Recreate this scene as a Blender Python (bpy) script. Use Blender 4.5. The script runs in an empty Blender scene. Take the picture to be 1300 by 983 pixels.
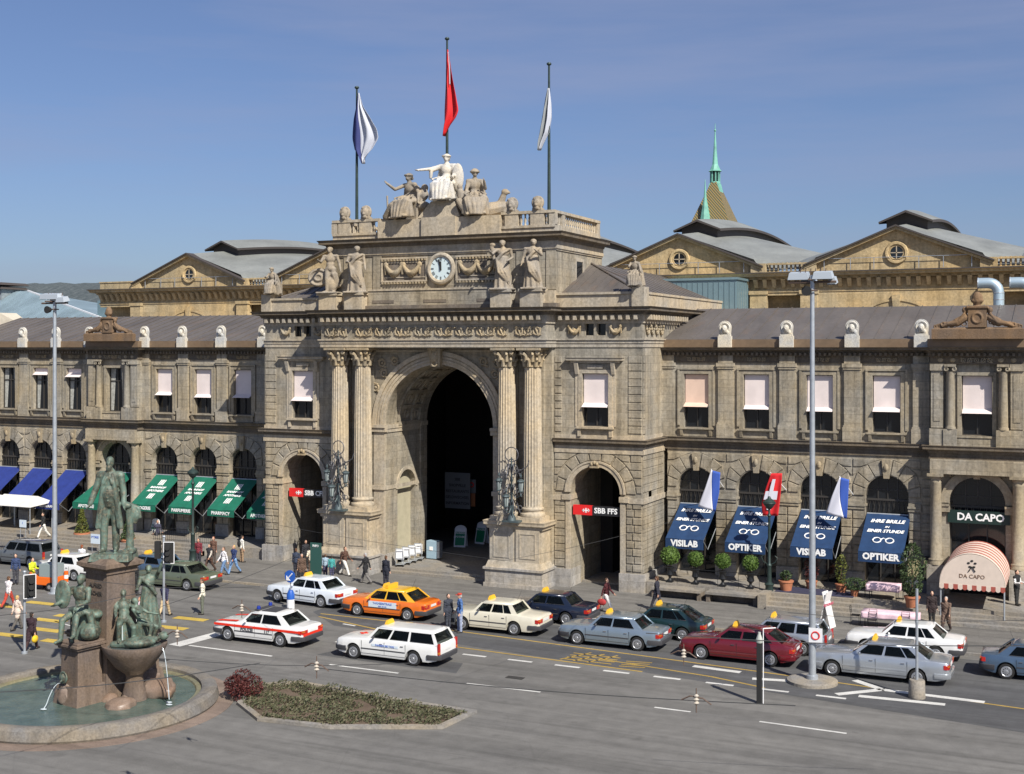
import bpy, bmesh, math, random
from mathutils import Vector, Matrix, noise
random.seed(7)
R=math.radians; PI=math.pi; sin=math.sin; cos=math.cos
SC=bpy.context.scene; COL=SC.collection
# ---------------------------------------------------------------- camera numbers
TH=R(25); FPX=1590.; HC=13.5
def G(px,py,z=0.):                                   # point of the plane z seen at a photo pixel
    u=(px-650)/FPX; v=(441-py)/FPX
    d=(-sin(TH)+u*cos(TH), cos(TH)+u*sin(TH), v); t=(z-HC)/v
    return (d[0]*t, d[1]*t)
# ---------------------------------------------------------------- objects
def tag(o,label=None,cat=None,group=None,kind=None):
    if label: o['label']=label
    if cat: o['category']=cat
    if group: o['group']=group
    if kind: o['kind']=kind
    return o
def empty(name,loc=(0,0,0),rz=0,label=None,cat=None,group=None):
    o=bpy.data.objects.new(name,None); COL.objects.link(o); o.location=loc; o.rotation_euler=(0,0,rz)
    return tag(o,label,cat,group)
def copy_tree(o,parent=None):
    c=o.copy(); COL.objects.link(c)
    if parent: c.parent=parent
    for ch in list(o.children): copy_tree(ch,c)
    return c
class MB:
    def __init__(s): s.v=[]; s.f=[]
    def add(s,vs,fs,M=None):
        n=len(s.v)
        s.v+=[tuple(M@Vector(p)) for p in vs] if M else [tuple(p) for p in vs]
        s.f+=[tuple(i+n for i in f) for f in fs]; return s
    def box(s,x0,x1,y0,y1,z0,z1,M=None):
        vs=[(x,y,z) for z in (z0,z1) for y in (y0,y1) for x in (x0,x1)]
        return s.add(vs,[(0,2,3,1),(4,5,7,6),(0,1,5,4),(2,6,7,3),(0,4,6,2),(1,3,7,5)],M)
    def cbox(s,x,y,z,a,b,c,M=None): return s.box(x-a/2,x+a/2,y-b/2,y+b/2,z-c/2,z+c/2,M)
    def frus(s,x0,x1,y0,y1,z0,x2,x3,y2,y3,z1,M=None):
        vs=[(x0,y0,z0),(x1,y0,z0),(x0,y1,z0),(x1,y1,z0),(x2,y2,z1),(x3,y2,z1),(x2,y3,z1),(x3,y3,z1)]
        return s.add(vs,[(0,2,3,1),(4,5,7,6),(0,1,5,4),(2,6,7,3),(0,4,6,2),(1,3,7,5)],M)
    def prism(s,poly,y0,y1,M=None):                  # polygon in XZ pushed through y
        n=len(poly); vs=[(x,y0,z) for x,z in poly]+[(x,y1,z) for x,z in poly]
        return s.add(vs,[tuple(range(n)),tuple(range(2*n-1,n-1,-1))]+[(i,i+n,(i+1)%n+n,(i+1)%n) for i in range(n)],M)
    def prismx(s,poly,x0,x1,M=None):                 # polygon in YZ pushed through x
        n=len(poly); vs=[(x0,y,z) for y,z in poly]+[(x1,y,z) for y,z in poly]
        return s.add(vs,[tuple(range(n)),tuple(range(2*n-1,n-1,-1))]+[(i,i+n,(i+1)%n+n,(i+1)%n) for i in range(n)],M)
    def prismz(s,poly,z0,z1,M=None):
        n=len(poly); vs=[(x,y,z0) for x,y in poly]+[(x,y,z1) for x,y in poly]
        return s.add(vs,[tuple(range(n-1,-1,-1)),tuple(range(n,2*n))]+[(i,(i+1)%n,(i+1)%n+n,i+n) for i in range(n)],M)
    def lathe(s,prof,c=(0,0,0),n=16,sx=1,sy=1,a0=0,M=None,cap=True):  # prof of (r,z)
        vs=[(c[0]+r*sx*cos(a0+2*PI*k/n),c[1]+r*sy*sin(a0+2*PI*k/n),c[2]+z) for r,z in prof for k in range(n)]
        fs=[(j*n+k,j*n+(k+1)%n,(j+1)*n+(k+1)%n,(j+1)*n+k) for j in range(len(prof)-1) for k in range(n)]
        if cap: fs+=[tuple(range(n-1,-1,-1)),tuple(range((len(prof)-1)*n,len(prof)*n))]
        return s.add(vs,fs,M)
    def tube(s,pts,r,n=8,M=None,cap=True):
        pts=[Vector(p) for p in pts]; rs=r if isinstance(r,(list,tuple)) else [r]*len(pts)
        vs=[]; up=None
        for i,p in enumerate(pts):
            t=(pts[min(i+1,len(pts)-1)]-pts[max(i-1,0)]).normalized()
            if up is None: up=t.orthogonal().normalized()
            a=(up-t*up.dot(t)); a=a.normalized() if a.length>1e-6 else t.orthogonal().normalized(); up=a; b=t.cross(a)
            vs+=[p+(a*cos(2*PI*k/n)+b*sin(2*PI*k/n))*rs[i] for k in range(n)]
        m=len(pts)
        fs=[(j*n+k,j*n+(k+1)%n,(j+1)*n+(k+1)%n,(j+1)*n+k) for j in range(m-1) for k in range(n)]
        if cap: fs+=[tuple(range(n-1,-1,-1)),tuple(range((m-1)*n,m*n))]
        return s.add(vs,fs,M)
    def caps(s,p,q,r1,r2,n=8,M=None):                # rounded tapered limb
        p=Vector(p); q=Vector(q); t=q-p; L=t.length
        if L<1e-5: t=Vector((0,0,1)); L=1e-5
        t=t/L
        pts=[p-t*r1*.95,p-t*r1*.6,p,q,q+t*r2*.6,q+t*r2*.95]
        return s.tube(pts,[r1*.3,r1*.8,r1,r2,r2*.8,r2*.3],n,M)
    def ball(s,c,r,n=12,m=8,M=None):
        r=r if isinstance(r,(tuple,list)) else (r,r,r)
        prof=[(max(sin(PI*j/m),.02),-cos(PI*j/m)) for j in range(m+1)]
        vs=[(c[0]+a*r[0]*cos(2*PI*k/n),c[1]+a*r[1]*sin(2*PI*k/n),c[2]+z*r[2]) for a,z in prof for k in range(n)]
        fs=[(j*n+k,j*n+(k+1)%n,(j+1)*n+(k+1)%n,(j+1)*n+k) for j in range(m) for k in range(n)]
        fs+=[tuple(range(n-1,-1,-1)),tuple(range(m*n,(m+1)*n))]
        return s.add(vs,fs,M)
    def torus(s,c,Ra,r,ax=(0,1,0),n=20,m=6,sc=1.,M=None):
        ax=Vector(ax).normalized(); a=ax.orthogonal().normalized(); b=ax.cross(a); vs=[]
        for i in range(n):
            d=a*cos(2*PI*i/n)+b*sin(2*PI*i/n)
            for j in range(m): vs.append(Vector(c)+d*(Ra+r*cos(2*PI*j/m))+ax*r*sin(2*PI*j/m))
        return s.add(vs,[(i*m+j,((i+1)%n)*m+j,((i+1)%n)*m+(j+1)%m,i*m+(j+1)%m) for i in range(n) for j in range(m)],M)
    def sweep(s,prof,path,closed=False,M=None):      # prof of (out,z) closed loop; path xy, outside on its right
        P=[Vector((a,b)) for a,b in path]; n=len(P); ms=[]
        for i in range(n):
            d0=(P[i]-P[i-1]).normalized() if (i>0 or closed) else None
            d1=(P[(i+1)%n]-P[i]).normalized() if (i<n-1 or closed) else None
            d0=d0 or d1; d1=d1 or d0
            n0=Vector((d0.y,-d0.x)); n1=Vector((d1.y,-d1.x)); m=(n0+n1); m=m/max(m.length_squared/2,.2)
            ms.append(m)
        k=len(prof); vs=[(P[i].x+ms[i].x*o,P[i].y+ms[i].y*o,z) for i in range(n) for o,z in prof]
        fs=[(i*k+j,((i+1)%n)*k+j,((i+1)%n)*k+(j+1)%k,i*k+(j+1)%k) for i in range(n if closed else n-1) for j in range(k)]
        if not closed: fs+=[tuple(range(k-1,-1,-1)),tuple(range((n-1)*k,n*k))]
        return s.add(vs,fs,M)
    def quad(s,a,b,c,d,t=0.01):                      # a thin slab
        a,b,c,d=[Vector(p) for p in (a,b,c,d)]; nn=(b-a).cross(d-a).normalized()*t
        return s.add([a,b,c,d,a-nn,b-nn,c-nn,d-nn],[(0,1,2,3),(7,6,5,4),(0,4,5,1),(1,5,6,2),(2,6,7,3),(3,7,4,0)])
    def grid(s,fn,nu,nv,M=None):
        vs=[fn(i/nu,j/nv) for i in range(nu+1) for j in range(nv+1)]
        return s.add(vs,[(i*(nv+1)+j,(i+1)*(nv+1)+j,(i+1)*(nv+1)+j+1,i*(nv+1)+j+1) for i in range(nu) for j in range(nv)],M)
    def mesh(s,name,fix=True):
        me=bpy.data.meshes.new(name); me.from_pydata(s.v,[],s.f)
        if fix:
            bm=bmesh.new(); bm.from_mesh(me); bmesh.ops.recalc_face_normals(bm,faces=bm.faces); bm.to_mesh(me); bm.free()
        return me
    def build(s,name,mat,parent=None,smooth=0,bev=0,fix=True,loc=None):
        me=s.mesh(name,fix); me.materials.append(mat)
        o=bpy.data.objects.new(name,me); COL.objects.link(o)
        if parent: o.parent=parent
        if loc: o.location=loc
        if bev:
            b=o.modifiers.new('b','BEVEL'); b.width=bev; b.segments=2; b.limit_method='ANGLE'; b.angle_limit=R(35)
        if smooth: me.shade_smooth() ; me.set_sharp_from_angle(angle=R(smooth))
        return o
def build_split(mb,name,mat_,parent,gap=.03,smooth=0,cap=95):
    n=len(mb.v); par=list(range(n))
    def fd(i):
        while par[i]!=i: par[i]=par[par[i]]; i=par[i]
        return i
    for f in mb.f:
        a=fd(f[0])
        for j in f[1:]: par[fd(j)]=a
    bb={}
    for i,v in enumerate(mb.v):
        r=fd(i); q=bb.get(r)
        if q is None: bb[r]=[v[0],v[0],v[1],v[1],v[2],v[2]]
        else: q[0]=min(q[0],v[0]);q[1]=max(q[1],v[0]);q[2]=min(q[2],v[1]);q[3]=max(q[3],v[1]);q[4]=min(q[4],v[2]);q[5]=max(q[5],v[2])
    ks=sorted(bb,key=lambda k:bb[k][0]); cl={k:k for k in ks}
    def fc(i):
        while cl[i]!=i: cl[i]=cl[cl[i]]; i=cl[i]
        return i
    for i,a in enumerate(ks):
        A=bb[a]
        for b_ in ks[i+1:]:
            B=bb[b_]
            if B[0]>A[1]+gap: break
            if A[2]<=B[3]+gap and B[2]<=A[3]+gap and A[4]<=B[5]+gap and B[4]<=A[5]+gap: cl[fc(b_)]=fc(a)
    out={}; 
    for f in mb.f:
        k=fc(fd(f[0])); m,mp=out.setdefault(k,(MB(),{}))
        g=[]
        for j in f:
            if j not in mp: mp[j]=len(m.v); m.v.append(mb.v[j])
            g.append(mp[j])
        m.f.append(tuple(g))
    L=list(out.values())
    if len(L)>cap: return [mb.build(name,mat_,parent,smooth=smooth)]
    return [m.build(name,mat_,parent,smooth=smooth) for m,_ in L]
def remesh(mb,vox,disp=None,smooth=0):
    me=mb.mesh('t',False); o=bpy.data.objects.new('t',me); COL.objects.link(o)
    m=o.modifiers.new('r','REMESH'); m.mode='VOXEL'; m.voxel_size=vox
    if smooth:
        k=o.modifiers.new('s','SMOOTH'); k.iterations=smooth; k.factor=.5
    dg=bpy.context.evaluated_depsgraph_get(); e=o.evaluated_get(dg); m2=bpy.data.meshes.new_from_object(e)
    r=MB(); r.v=[tuple(v.co) for v in m2.vertices]; r.f=[tuple(p.vertices) for p in m2.polygons]
    bpy.data.objects.remove(o); bpy.data.meshes.remove(me); bpy.data.meshes.remove(m2)
    if disp: r.v=[disp(p) for p in r.v]
    return r
def text(s,size,org,mat,parent,name='lettering',xd=(1,0,0),ud=(0,0,1),bold=.0,shear=0.,align='CENTER',ext=.006,sp=1.,wid=1.):
    cu=bpy.data.curves.new('t','FONT'); cu.body=s; cu.size=size; cu.align_x=align; cu.align_y='CENTER'
    cu.offset=bold*size; cu.shear=shear; cu.extrude=ext; cu.space_character=sp; cu.resolution_u=2; cu.space_line=.8
    ob=bpy.data.objects.new('t',cu); me=bpy.data.meshes.new_from_object(ob); bpy.data.objects.remove(ob)
    X=Vector(xd).normalized(); U=Vector(ud).normalized(); N=X.cross(U)
    for v in me.vertices: v.co=Vector(org)+X*v.co.x*wid+U*v.co.y+N*v.co.z
    me.name=name; me.materials.append(mat) if not me.materials else None
    o=bpy.data.objects.new(name,me); COL.objects.link(o)
    if parent: o.parent=parent
    return o
# ---------------------------------------------------------------- materials
MC={}
def nt(m): m.use_nodes=True; return m.node_tree,m.node_tree.nodes['Principled BSDF']
def N(t,k,**a):
    n=t.nodes.new(k)
    for x,y in a.items():
        if x in n.inputs.keys() if isinstance(x,str) else False: n.inputs[x].default_value=y
        else: setattr(n,x,y)
    return n
def coords(t,scale=(1,1,1),kind='w'):
    if kind=='w': g=N(t,'ShaderNodeNewGeometry'); out=g.outputs['Position']
    else: g=N(t,'ShaderNodeTexCoord'); out=g.outputs['Object']
    mp=N(t,'ShaderNodeMapping'); mp.inputs['Scale'].default_value=scale; t.links.new(out,mp.inputs[0]); return mp.outputs[0]
def noisy(t,sc,scale=(1,1,1),detail=6,rough=.6,kind='w'):
    n=N(t,'ShaderNodeTexNoise'); n.inputs['Scale'].default_value=sc; n.inputs['Detail'].default_value=detail; n.inputs['Roughness'].default_value=rough
    t.links.new(coords(t,scale,kind),n.inputs['Vector']); return n.outputs['Fac']
def ramp(t,src,stops):
    r=N(t,'ShaderNodeValToRGB'); e=r.color_ramp.elements
    while len(e)<len(stops): e.new(.5)
    for k,(p,c) in enumerate(stops): e[k].position=p; e[k].color=(c if isinstance(c,tuple) else (c,c,c))+(1,)
    t.links.new(src,r.inputs[0]); return r.outputs[0]
def mixc(t,a,b,f,mode='MIX'):
    m=N(t,'ShaderNodeMix',data_type='RGBA',blend_type=mode)
    for s,v in ((m.inputs[6],a),(m.inputs[7],b),(m.inputs[0],f)):
        if hasattr(v,'links') or hasattr(v,'is_linked'): t.links.new(v,s)
        elif isinstance(v,tuple): s.default_value=v+(1,)
        else: s.default_value=v
    return m.outputs[2]
def bump(t,b,h,st=.3,d=.02):
    n=N(t,'ShaderNodeBump'); n.inputs['Strength'].default_value=st; n.inputs['Distance'].default_value=d
    t.links.new(h,n.inputs['Height']); t.links.new(n.outputs[0],b.inputs['Normal'])
def mat(name,col,rough=.6,metal=0,var=.0,vs=3.,spec=.5,coat=0,kind='o',bmp=0):
    if name in MC: return MC[name]
    m=bpy.data.materials.new(name); t,b=nt(m); b.inputs['Base Color'].default_value=col+(1,)
    b.inputs['Roughness'].default_value=rough; b.inputs['Metallic'].default_value=metal; b.inputs['Specular IOR Level'].default_value=spec
    b.inputs['Coat Weight'].default_value=coat; b.inputs['Coat Roughness'].default_value=.05
    if var:
        f=noisy(t,vs,kind=kind)
        t.links.new(mixc(t,tuple(c*(1-var) for c in col),tuple(min(1,c*(1+var)) for c in col),ramp(t,f,[(.3,0.),(.7,1.)])),b.inputs['Base Color'])
        if bmp: bump(t,b,f,.4,bmp)
    MC[name]=m; return m
def stone(name,c,dark=.5,bw=1.1,bh=.45,joint=.12,streak=.55,sc=1.,blockv=.15):
    if name in MC: return MC[name]
    m=bpy.data.materials.new(name); t,b=nt(m); b.inputs['Roughness'].default_value=.85; b.inputs['Specular IOR Level'].default_value=.2
    big=noisy(t,.35*sc,detail=5); fine=noisy(t,6*sc,detail=8,rough=.7); st=noisy(t,1.,scale=(2.2,2.2,.16),detail=6,rough=.65)
    warm=(c[0]*1.1,c[1]*1.0,c[2]*.84); cool=(c[0]*.86,c[1]*.88,c[2]*.92)
    base=mixc(t,warm,cool,ramp(t,big,[(.35,0.),(.65,1.)]))
    base=mixc(t,base,ramp(t,fine,[(.3,.62),(.7,1.25)]),.85,'MULTIPLY')
    base=mixc(t,base,ramp(t,st,[(.32,1-dark),(.55,1.)]),streak,'MULTIPLY')
    if bw:                                            # ashlar joints on the facade plane
        g=N(t,'ShaderNodeNewGeometry'); sp=N(t,'ShaderNodeSeparateXYZ'); t.links.new(g.outputs['Position'],sp.inputs[0])
        ad=N(t,'ShaderNodeMath',operation='ADD'); t.links.new(sp.outputs[0],ad.inputs[0]); t.links.new(sp.outputs[1],ad.inputs[1])
        cb=N(t,'ShaderNodeCombineXYZ'); t.links.new(ad.outputs[0],cb.inputs[0]); t.links.new(sp.outputs[2],cb.inputs[1])
        br=N(t,'ShaderNodeTexBrick'); br.inputs['Scale'].default_value=1; br.inputs['Brick Width'].default_value=bw; br.inputs['Row Height'].default_value=bh
        br.inputs['Mortar Size'].default_value=.012; br.inputs['Color1'].default_value=(1-blockv,)*3+(1,); br.inputs['Color2'].default_value=(1+blockv*.4,)*3+(1,)
        br.inputs['Mortar'].default_value=(1-joint*3,)*3+(1,); br.inputs['Mortar Smooth'].default_value=.3
        t.links.new(cb.outputs[0],br.inputs['Vector']); base=mixc(t,base,br.outputs['Color'],1.,'MULTIPLY')
    t.links.new(base,b.inputs['Base Color']); bump(t,b,fine,.5,.03)
    MC[name]=m; return m
STONE=stone('sandstone_ashlar',(.38,.345,.28),dark=.6,streak=.65)
CORNM=stone('weathered_shaded_cornice',(.17,.145,.115),dark=.6,bw=0,sc=1.5)  # dark colour mixes weathering dirt with painted underside shade
CARVE=stone('sandstone_carved',(.39,.33,.235),dark=.55,bw=0,sc=2.)
MOULD=stone('sandstone_moulding',(.345,.31,.245),dark=.6,bw=0)
TRIM=stone('sandstone_light',(.46,.41,.33),dark=.5,bw=0)
DARKST=stone('weathered_stone',(.20,.175,.15),dark=.6,bw=0)
YELST=stone('yellow_sandstone',(.53,.42,.25),bw=1.4,bh=.5,joint=.06,streak=.55)
PLINTH=stone('granite_plinth',(.42,.40,.37),bw=1.3,bh=.7)
STATST=stone('statue_stone',(.35,.31,.255),dark=.7,bw=0,sc=3.)
WHITEST=stone('statue_white',(.62,.605,.57),dark=.5,bw=0,sc=3.,streak=.35)
BUSTST=stone('bust_white',(.62,.61,.57),dark=.4,bw=0,sc=3.,streak=.4)
CRESTST=stone('red_brown_sandstone',(.21,.145,.095),dark=.5,bw=0,sc=3.)
PAVSTONE=stone('step_granite',(.30,.28,.25),bw=2.1,bh=9,sc=1.2,streak=.1)
def roofmat(name,c,sp=.6,rust=.0,axis=0,bmpd=.05):
    m=bpy.data.materials.new(name); t,b=nt(m); b.inputs['Roughness'].default_value=.55; b.inputs['Metallic'].default_value=.25
    big=noisy(t,.5,scale=(1,.35,1)); fine=noisy(t,5)
    base=mixc(t,tuple(x*.78 for x in c),tuple(x*1.2 for x in c),ramp(t,big,[(.3,0.),(.7,1.)]))
    base=mixc(t,base,ramp(t,fine,[(.3,.8),(.7,1.1)]),.7,'MULTIPLY')
    if rust: base=mixc(t,base,(.22,.13,.07),ramp(t,noisy(t,1.2,scale=(1,.3,1)),[(.55,0.),(.75,rust)]))
    t.links.new(base,b.inputs['Base Color']); MC[name]=m; return m
ROOF=roofmat('brown_sheet_roof',(.15,.132,.118),rust=.35)
ZINC=roofmat('grey_zinc_roof',(.27,.28,.26))
BLUEROOF=roofmat('blue_grey_roof',(.24,.32,.36))
GLASS=mat('window_glass',(.012,.014,.017),.08,0,spec=.6)
def carglass():
    m=bpy.data.materials.new('car_glass'); t,b=nt(m); b.inputs['Base Color'].default_value=(.01,.013,.014,1); b.inputs['Roughness'].default_value=.03
    tr=N(t,'ShaderNodeBsdfTransparent'); tr.inputs[0].default_value=(.62,.68,.66,1); fr=N(t,'ShaderNodeFresnel'); fr.inputs[0].default_value=1.5
    ad=N(t,'ShaderNodeMath',operation='ADD'); ad.inputs[1].default_value=.22; t.links.new(fr.outputs[0],ad.inputs[0]); mx=N(t,'ShaderNodeMixShader'); t.links.new(ad.outputs[0],mx.inputs[0]); t.links.new(tr.outputs[0],mx.inputs[1]); t.links.new(b.outputs[0],mx.inputs[2])
    t.links.new(mx.outputs[0],t.nodes['Material Output'].inputs[0]); return m
CARGLASS=carglass()
GFRAME=mat('dark_window_frame',(.045,.04,.035),.5)
BLIND=mat('pale_pink_blind',(.72,.63,.60),.8,var=.05,vs=2)
CREAMB=mat('cream_blind',(.78,.72,.62),.8,var=.04)
CURT=mat('curtain',(.34,.34,.31),.9,var=.3,vs=6)
INNER=mat('shade_black_interior',(.03,.027,.024),.9)  # near-black colour paints in the darkness of enclosed rooms
COPPERSTRIP=roofmat('copper_gutter',(.23,.16,.10),rust=.3)
IRON=mat('black_iron',(.015,.016,.018),.5,.4)
GREENIRON=mat('green_iron',(.03,.05,.045),.5,.3,var=.3)
LEADBLUE=mat('lamp_lead',(.075,.10,.105),.5,.3,var=.3)
STEEL=mat('galvanised_steel',(.42,.45,.48),.45,.5,var=.12,vs=4)
WHITE=mat('white_paint',(.80,.80,.80),.5); LETW=mat('white_lettering',(.85,.85,.83),.6)
BLACK=mat('black_rubber',(.018,.018,.018),.8); RED=mat('red_sign',(.70,.02,.02),.45)
def bronze():
    m=bpy.data.materials.new('verdigris_bronze'); t,b=nt(m); b.inputs['Roughness'].default_value=.6; b.inputs['Metallic'].default_value=.15
    f=noisy(t,3.2,scale=(1,1,.5),detail=8,rough=.7); g=noisy(t,11,detail=6)
    base=mixc(t,(.05,.052,.038),(.135,.20,.16),ramp(t,f,[(.38,0.),(.60,1.)]))
    base=mixc(t,base,(.20,.17,.11),ramp(t,g,[(.5,0.),(.68,.8)]))
    t.links.new(base,b.inputs['Base Color']); bump(t,b,g,.5,.02); return m
BRONZE=bronze()
# ================================================================ ground
def road_mat(name,a,bcol,crack=True,rough=.85):
    m=bpy.data.materials.new(name); t,b=nt(m); b.inputs['Roughness'].default_value=rough; b.inputs['Specular IOR Level'].default_value=.25
    big=noisy(t,.18,scale=(.6,1.6,1),detail=5); mid=noisy(t,1.6,detail=6); fine=noisy(t,26,detail=4)
    base=mixc(t,a,bcol,ramp(t,big,[(.35,0.),(.65,1.)]))
    base=mixc(t,base,ramp(t,mid,[(.3,.82),(.7,1.12)]),.8,'MULTIPLY')
    base=mixc(t,base,ramp(t,fine,[(.3,.7),(.7,1.25)]),.7,'MULTIPLY')
    if crack:
        st=noisy(t,.9,scale=(.12,2.6,1),detail=6); base=mixc(t,base,ramp(t,st,[(.33,.72),(.47,1.)]),.6,'MULTIPLY')
        v=N(t,'ShaderNodeTexVoronoi',feature='DISTANCE_TO_EDGE'); v.inputs['Scale'].default_value=.22
        t.links.new(coords(t),v.inputs['Vector']); base=mixc(t,base,ramp(t,v.outputs['Distance'],[(.0,.62),(.008,1.)]),.22,'MULTIPLY')
        tm=noisy(t,.5,scale=(.05,1.9,1),detail=3); base=mixc(t,base,ramp(t,tm,[(.42,.78),(.56,1.05)]),.7,'MULTIPLY'); sp=noisy(t,.75,detail=2); base=mixc(t,base,ramp(t,sp,[(.66,1.),(.74,.7)]),.7,'MULTIPLY')
    t.links.new(base,b.inputs['Base Color']); bump(t,b,fine,.3,.01); return m
ASPH=road_mat('asphalt_road',(.145,.14,.132),(.185,.178,.165))
ASPH2=road_mat('dark_asphalt',(.085,.085,.088),(.115,.115,.115))
PAVE=road_mat('pavement_asphalt',(.16,.152,.14),(.20,.19,.172))
YEL=road_mat('yellow_road_paint',(.48,.34,.07),(.58,.42,.10),False); YELD=road_mat('worn_orange_paint',(.34,.23,.06),(.46,.31,.08),False)
WPT=road_mat('white_road_paint',(.52,.51,.48),(.66,.65,.61),False)
FAR=road_mat('far_ground',(.12,.12,.11),(.16,.15,.14),False)
def sheet(name,poly,z,m,kind='structure',parent=None,label=None):
    b=MB(); b.add([(x,y,z) for x,y in poly],[tuple(range(len(poly)))]); o=b.build(name,m,parent)
    if kind: tag(o,kind=kind)
    return o
rect=lambda x0,x1,y0,y1:[(x0,y0),(x1,y0),(x1,y1),(x0,y1)]
sheet('ground',rect(-3500,3500,-300,5000),-.03,FAR)
sheet('road',rect(-140,60,6,58.3),0,ASPH)
pv=MB(); pv.prismz([(-140,58.3),(-62,58.3),(-55,58.9),(-52,58.3),(60,58.3),(60,86),(-140,86)],-.02,.10); tag(pv.build('pavement',PAVE),kind='structure')
kb=MB(); kb.box(-140,60,58.14,58.3,-.02,.115); tag(kb.build('kerb',PAVSTONE),kind='structure')
sheet('taxi_lane_surface',[(-33.5,51.4),(-17,49.45),(-8.2,48.2),(4,46.4),(60,44),(60,55.9),(-36.2,56),(-36.2,53.6)],.004,ASPH2)
def strip(pts,w,name,m,z=.008):
    b=MB()
    for (a,c) in pts:
        a=Vector(a); c=Vector(c); d=(c-a).normalized(); n=Vector((-d.y,d.x))*w/2
        k=len(b.v); b.v+=[(p.x,p.y,z) for p in (a-n,c-n,c+n,a+n)]; b.f.append((k,k+1,k+2,k+3))
    return tag(b.build(name,m),kind='structure')
strip([((-35.6,53.4),(-31.3,53.35)),((-31.3,53.35),(-27.3,52.85)),((-27.3,52.85),(-17.9,52.05)),((-17.9,52.05),(-12.5,51.55)),((-12.5,51.55),(-4,50.6)),((-4,50.6),(12,48.9))],.13,'yellow_lane_line',YELD)
strip([((-35.3,52.8),(-31.3,51.6)),((-31.3,51.6),(-26.2,50.05)),((-26.2,50.05),(-17.1,49.5)),((-19.5,50.75),(-14.3,49.95)),((-14.3,49.95),(-11.9,49.2))],.13,'yellow_lane_line',YELD)
strip([((-25.24+i*2.2,49.0),(-24.1+i*2.2,49.0)) for i in range(8)],.2,'white_dashed_line',WPT)
strip([((-22.9,44.8),(-19.7,44.88)),((-29.55,45),(-26.17,45.0)),((-37.2,45.2),(-32.62,45.15)),((-11,44.7),(-7.9,44.6)),((-15,44.8),(-13.6,44.8)),((-33.3,51.9),(-32.5,51.75)),((-31.6,48.6),(-29.9,48.5))],.14,'white_lane_line',WPT)
strip([((-37.8,44.9),(-37.35,48.6))],.75,'white_stop_line',WPT)
strip([(G(880,846),G(940,854)),(G(955,862),G(1006,865)),(G(1030,858),G(1060,868)),(G(1085,864),G(1120,876)),(G(1120,876),G(1062,882)),(G(1120,876),G(1250,892)),(G(1090,884),G(1200,895))],.34,'white_chevron_marking',WPT,.012)
strip([((-21.0+i*.62,49.95),(-20.2+i*.62,51.6)) for i in range(3)]+[((-20.9,50.1+k*.38),(-18.7,50.1+k*.38)) for k in range(4)]+[((-18.3,49.95+k*.3),(-17.2,50.15+k*.3)) for k in range(4)],.11,'yellow_bus_hatching',YELD,.012)
zb=[]
for px,py,w in ((15,807,40),(75,815,44),(58,800,40),(63,788,34),(90,783,30),(52,766,36),(242,786,42),(216,797,36),(10,770,30)):
    x,y=G(px,py); zb.append(((x-.95,y-.03),(x+.95,y+.03)))
strip(zb,.55,'yellow_zebra_stripes',YEL,.010)
strip([((-40,y),(-34,y)) for y in (57.1,)]+[((-46.5,46.4),(-44.9,45.9))],.1,'white_thin_line',WPT,.01)
sheet('asphalt_patch',[(-31,46.2),(-24,46.0),(-24.5,47.6),(-30.5,47.9)],.004,ASPH2); sheet('asphalt_patch',rect(-8,2,55.95,57.4),.0045,ASPH2)
b=MB(); 
for x,y in ((-46.4,60.6),(-9.6,60.6),(-4.2,59.7),(-13.2,61.9),(-36.6,42.6),(-21.5,46.4)): b.cbox(x,y,.106 if y>58 else .006,.75,.35,.012)
tag(b.build('drain_covers',mat('cast_iron_drain',(.05,.048,.045),.7,.3,var=.3,vs=20)),kind='structure')
# hills behind
hm=road_mat('haze_tinted_woods',(.055,.07,.075),(.10,.115,.12),False)  # distance haze is painted into the bluish wood colour
b=MB()
def hf(u,v):
    x=-2600+3400*u; y=1500+900*v; h=(132+14*sin(u*9)+12*noise.noise((u*14,v*3,0)))*max(0,min(1,(-x-500)/900))+6*noise.noise((u*90,v*9,3))+5*noise.noise((u*320,v*9,5))
    return (x,y,h*min(1,v*2.2)*(1 if v<.7 else 1-(v-.7)*.6))
b.grid(hf,520,14); tag(b.build('wooded_hills',hm),kind='structure')

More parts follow.
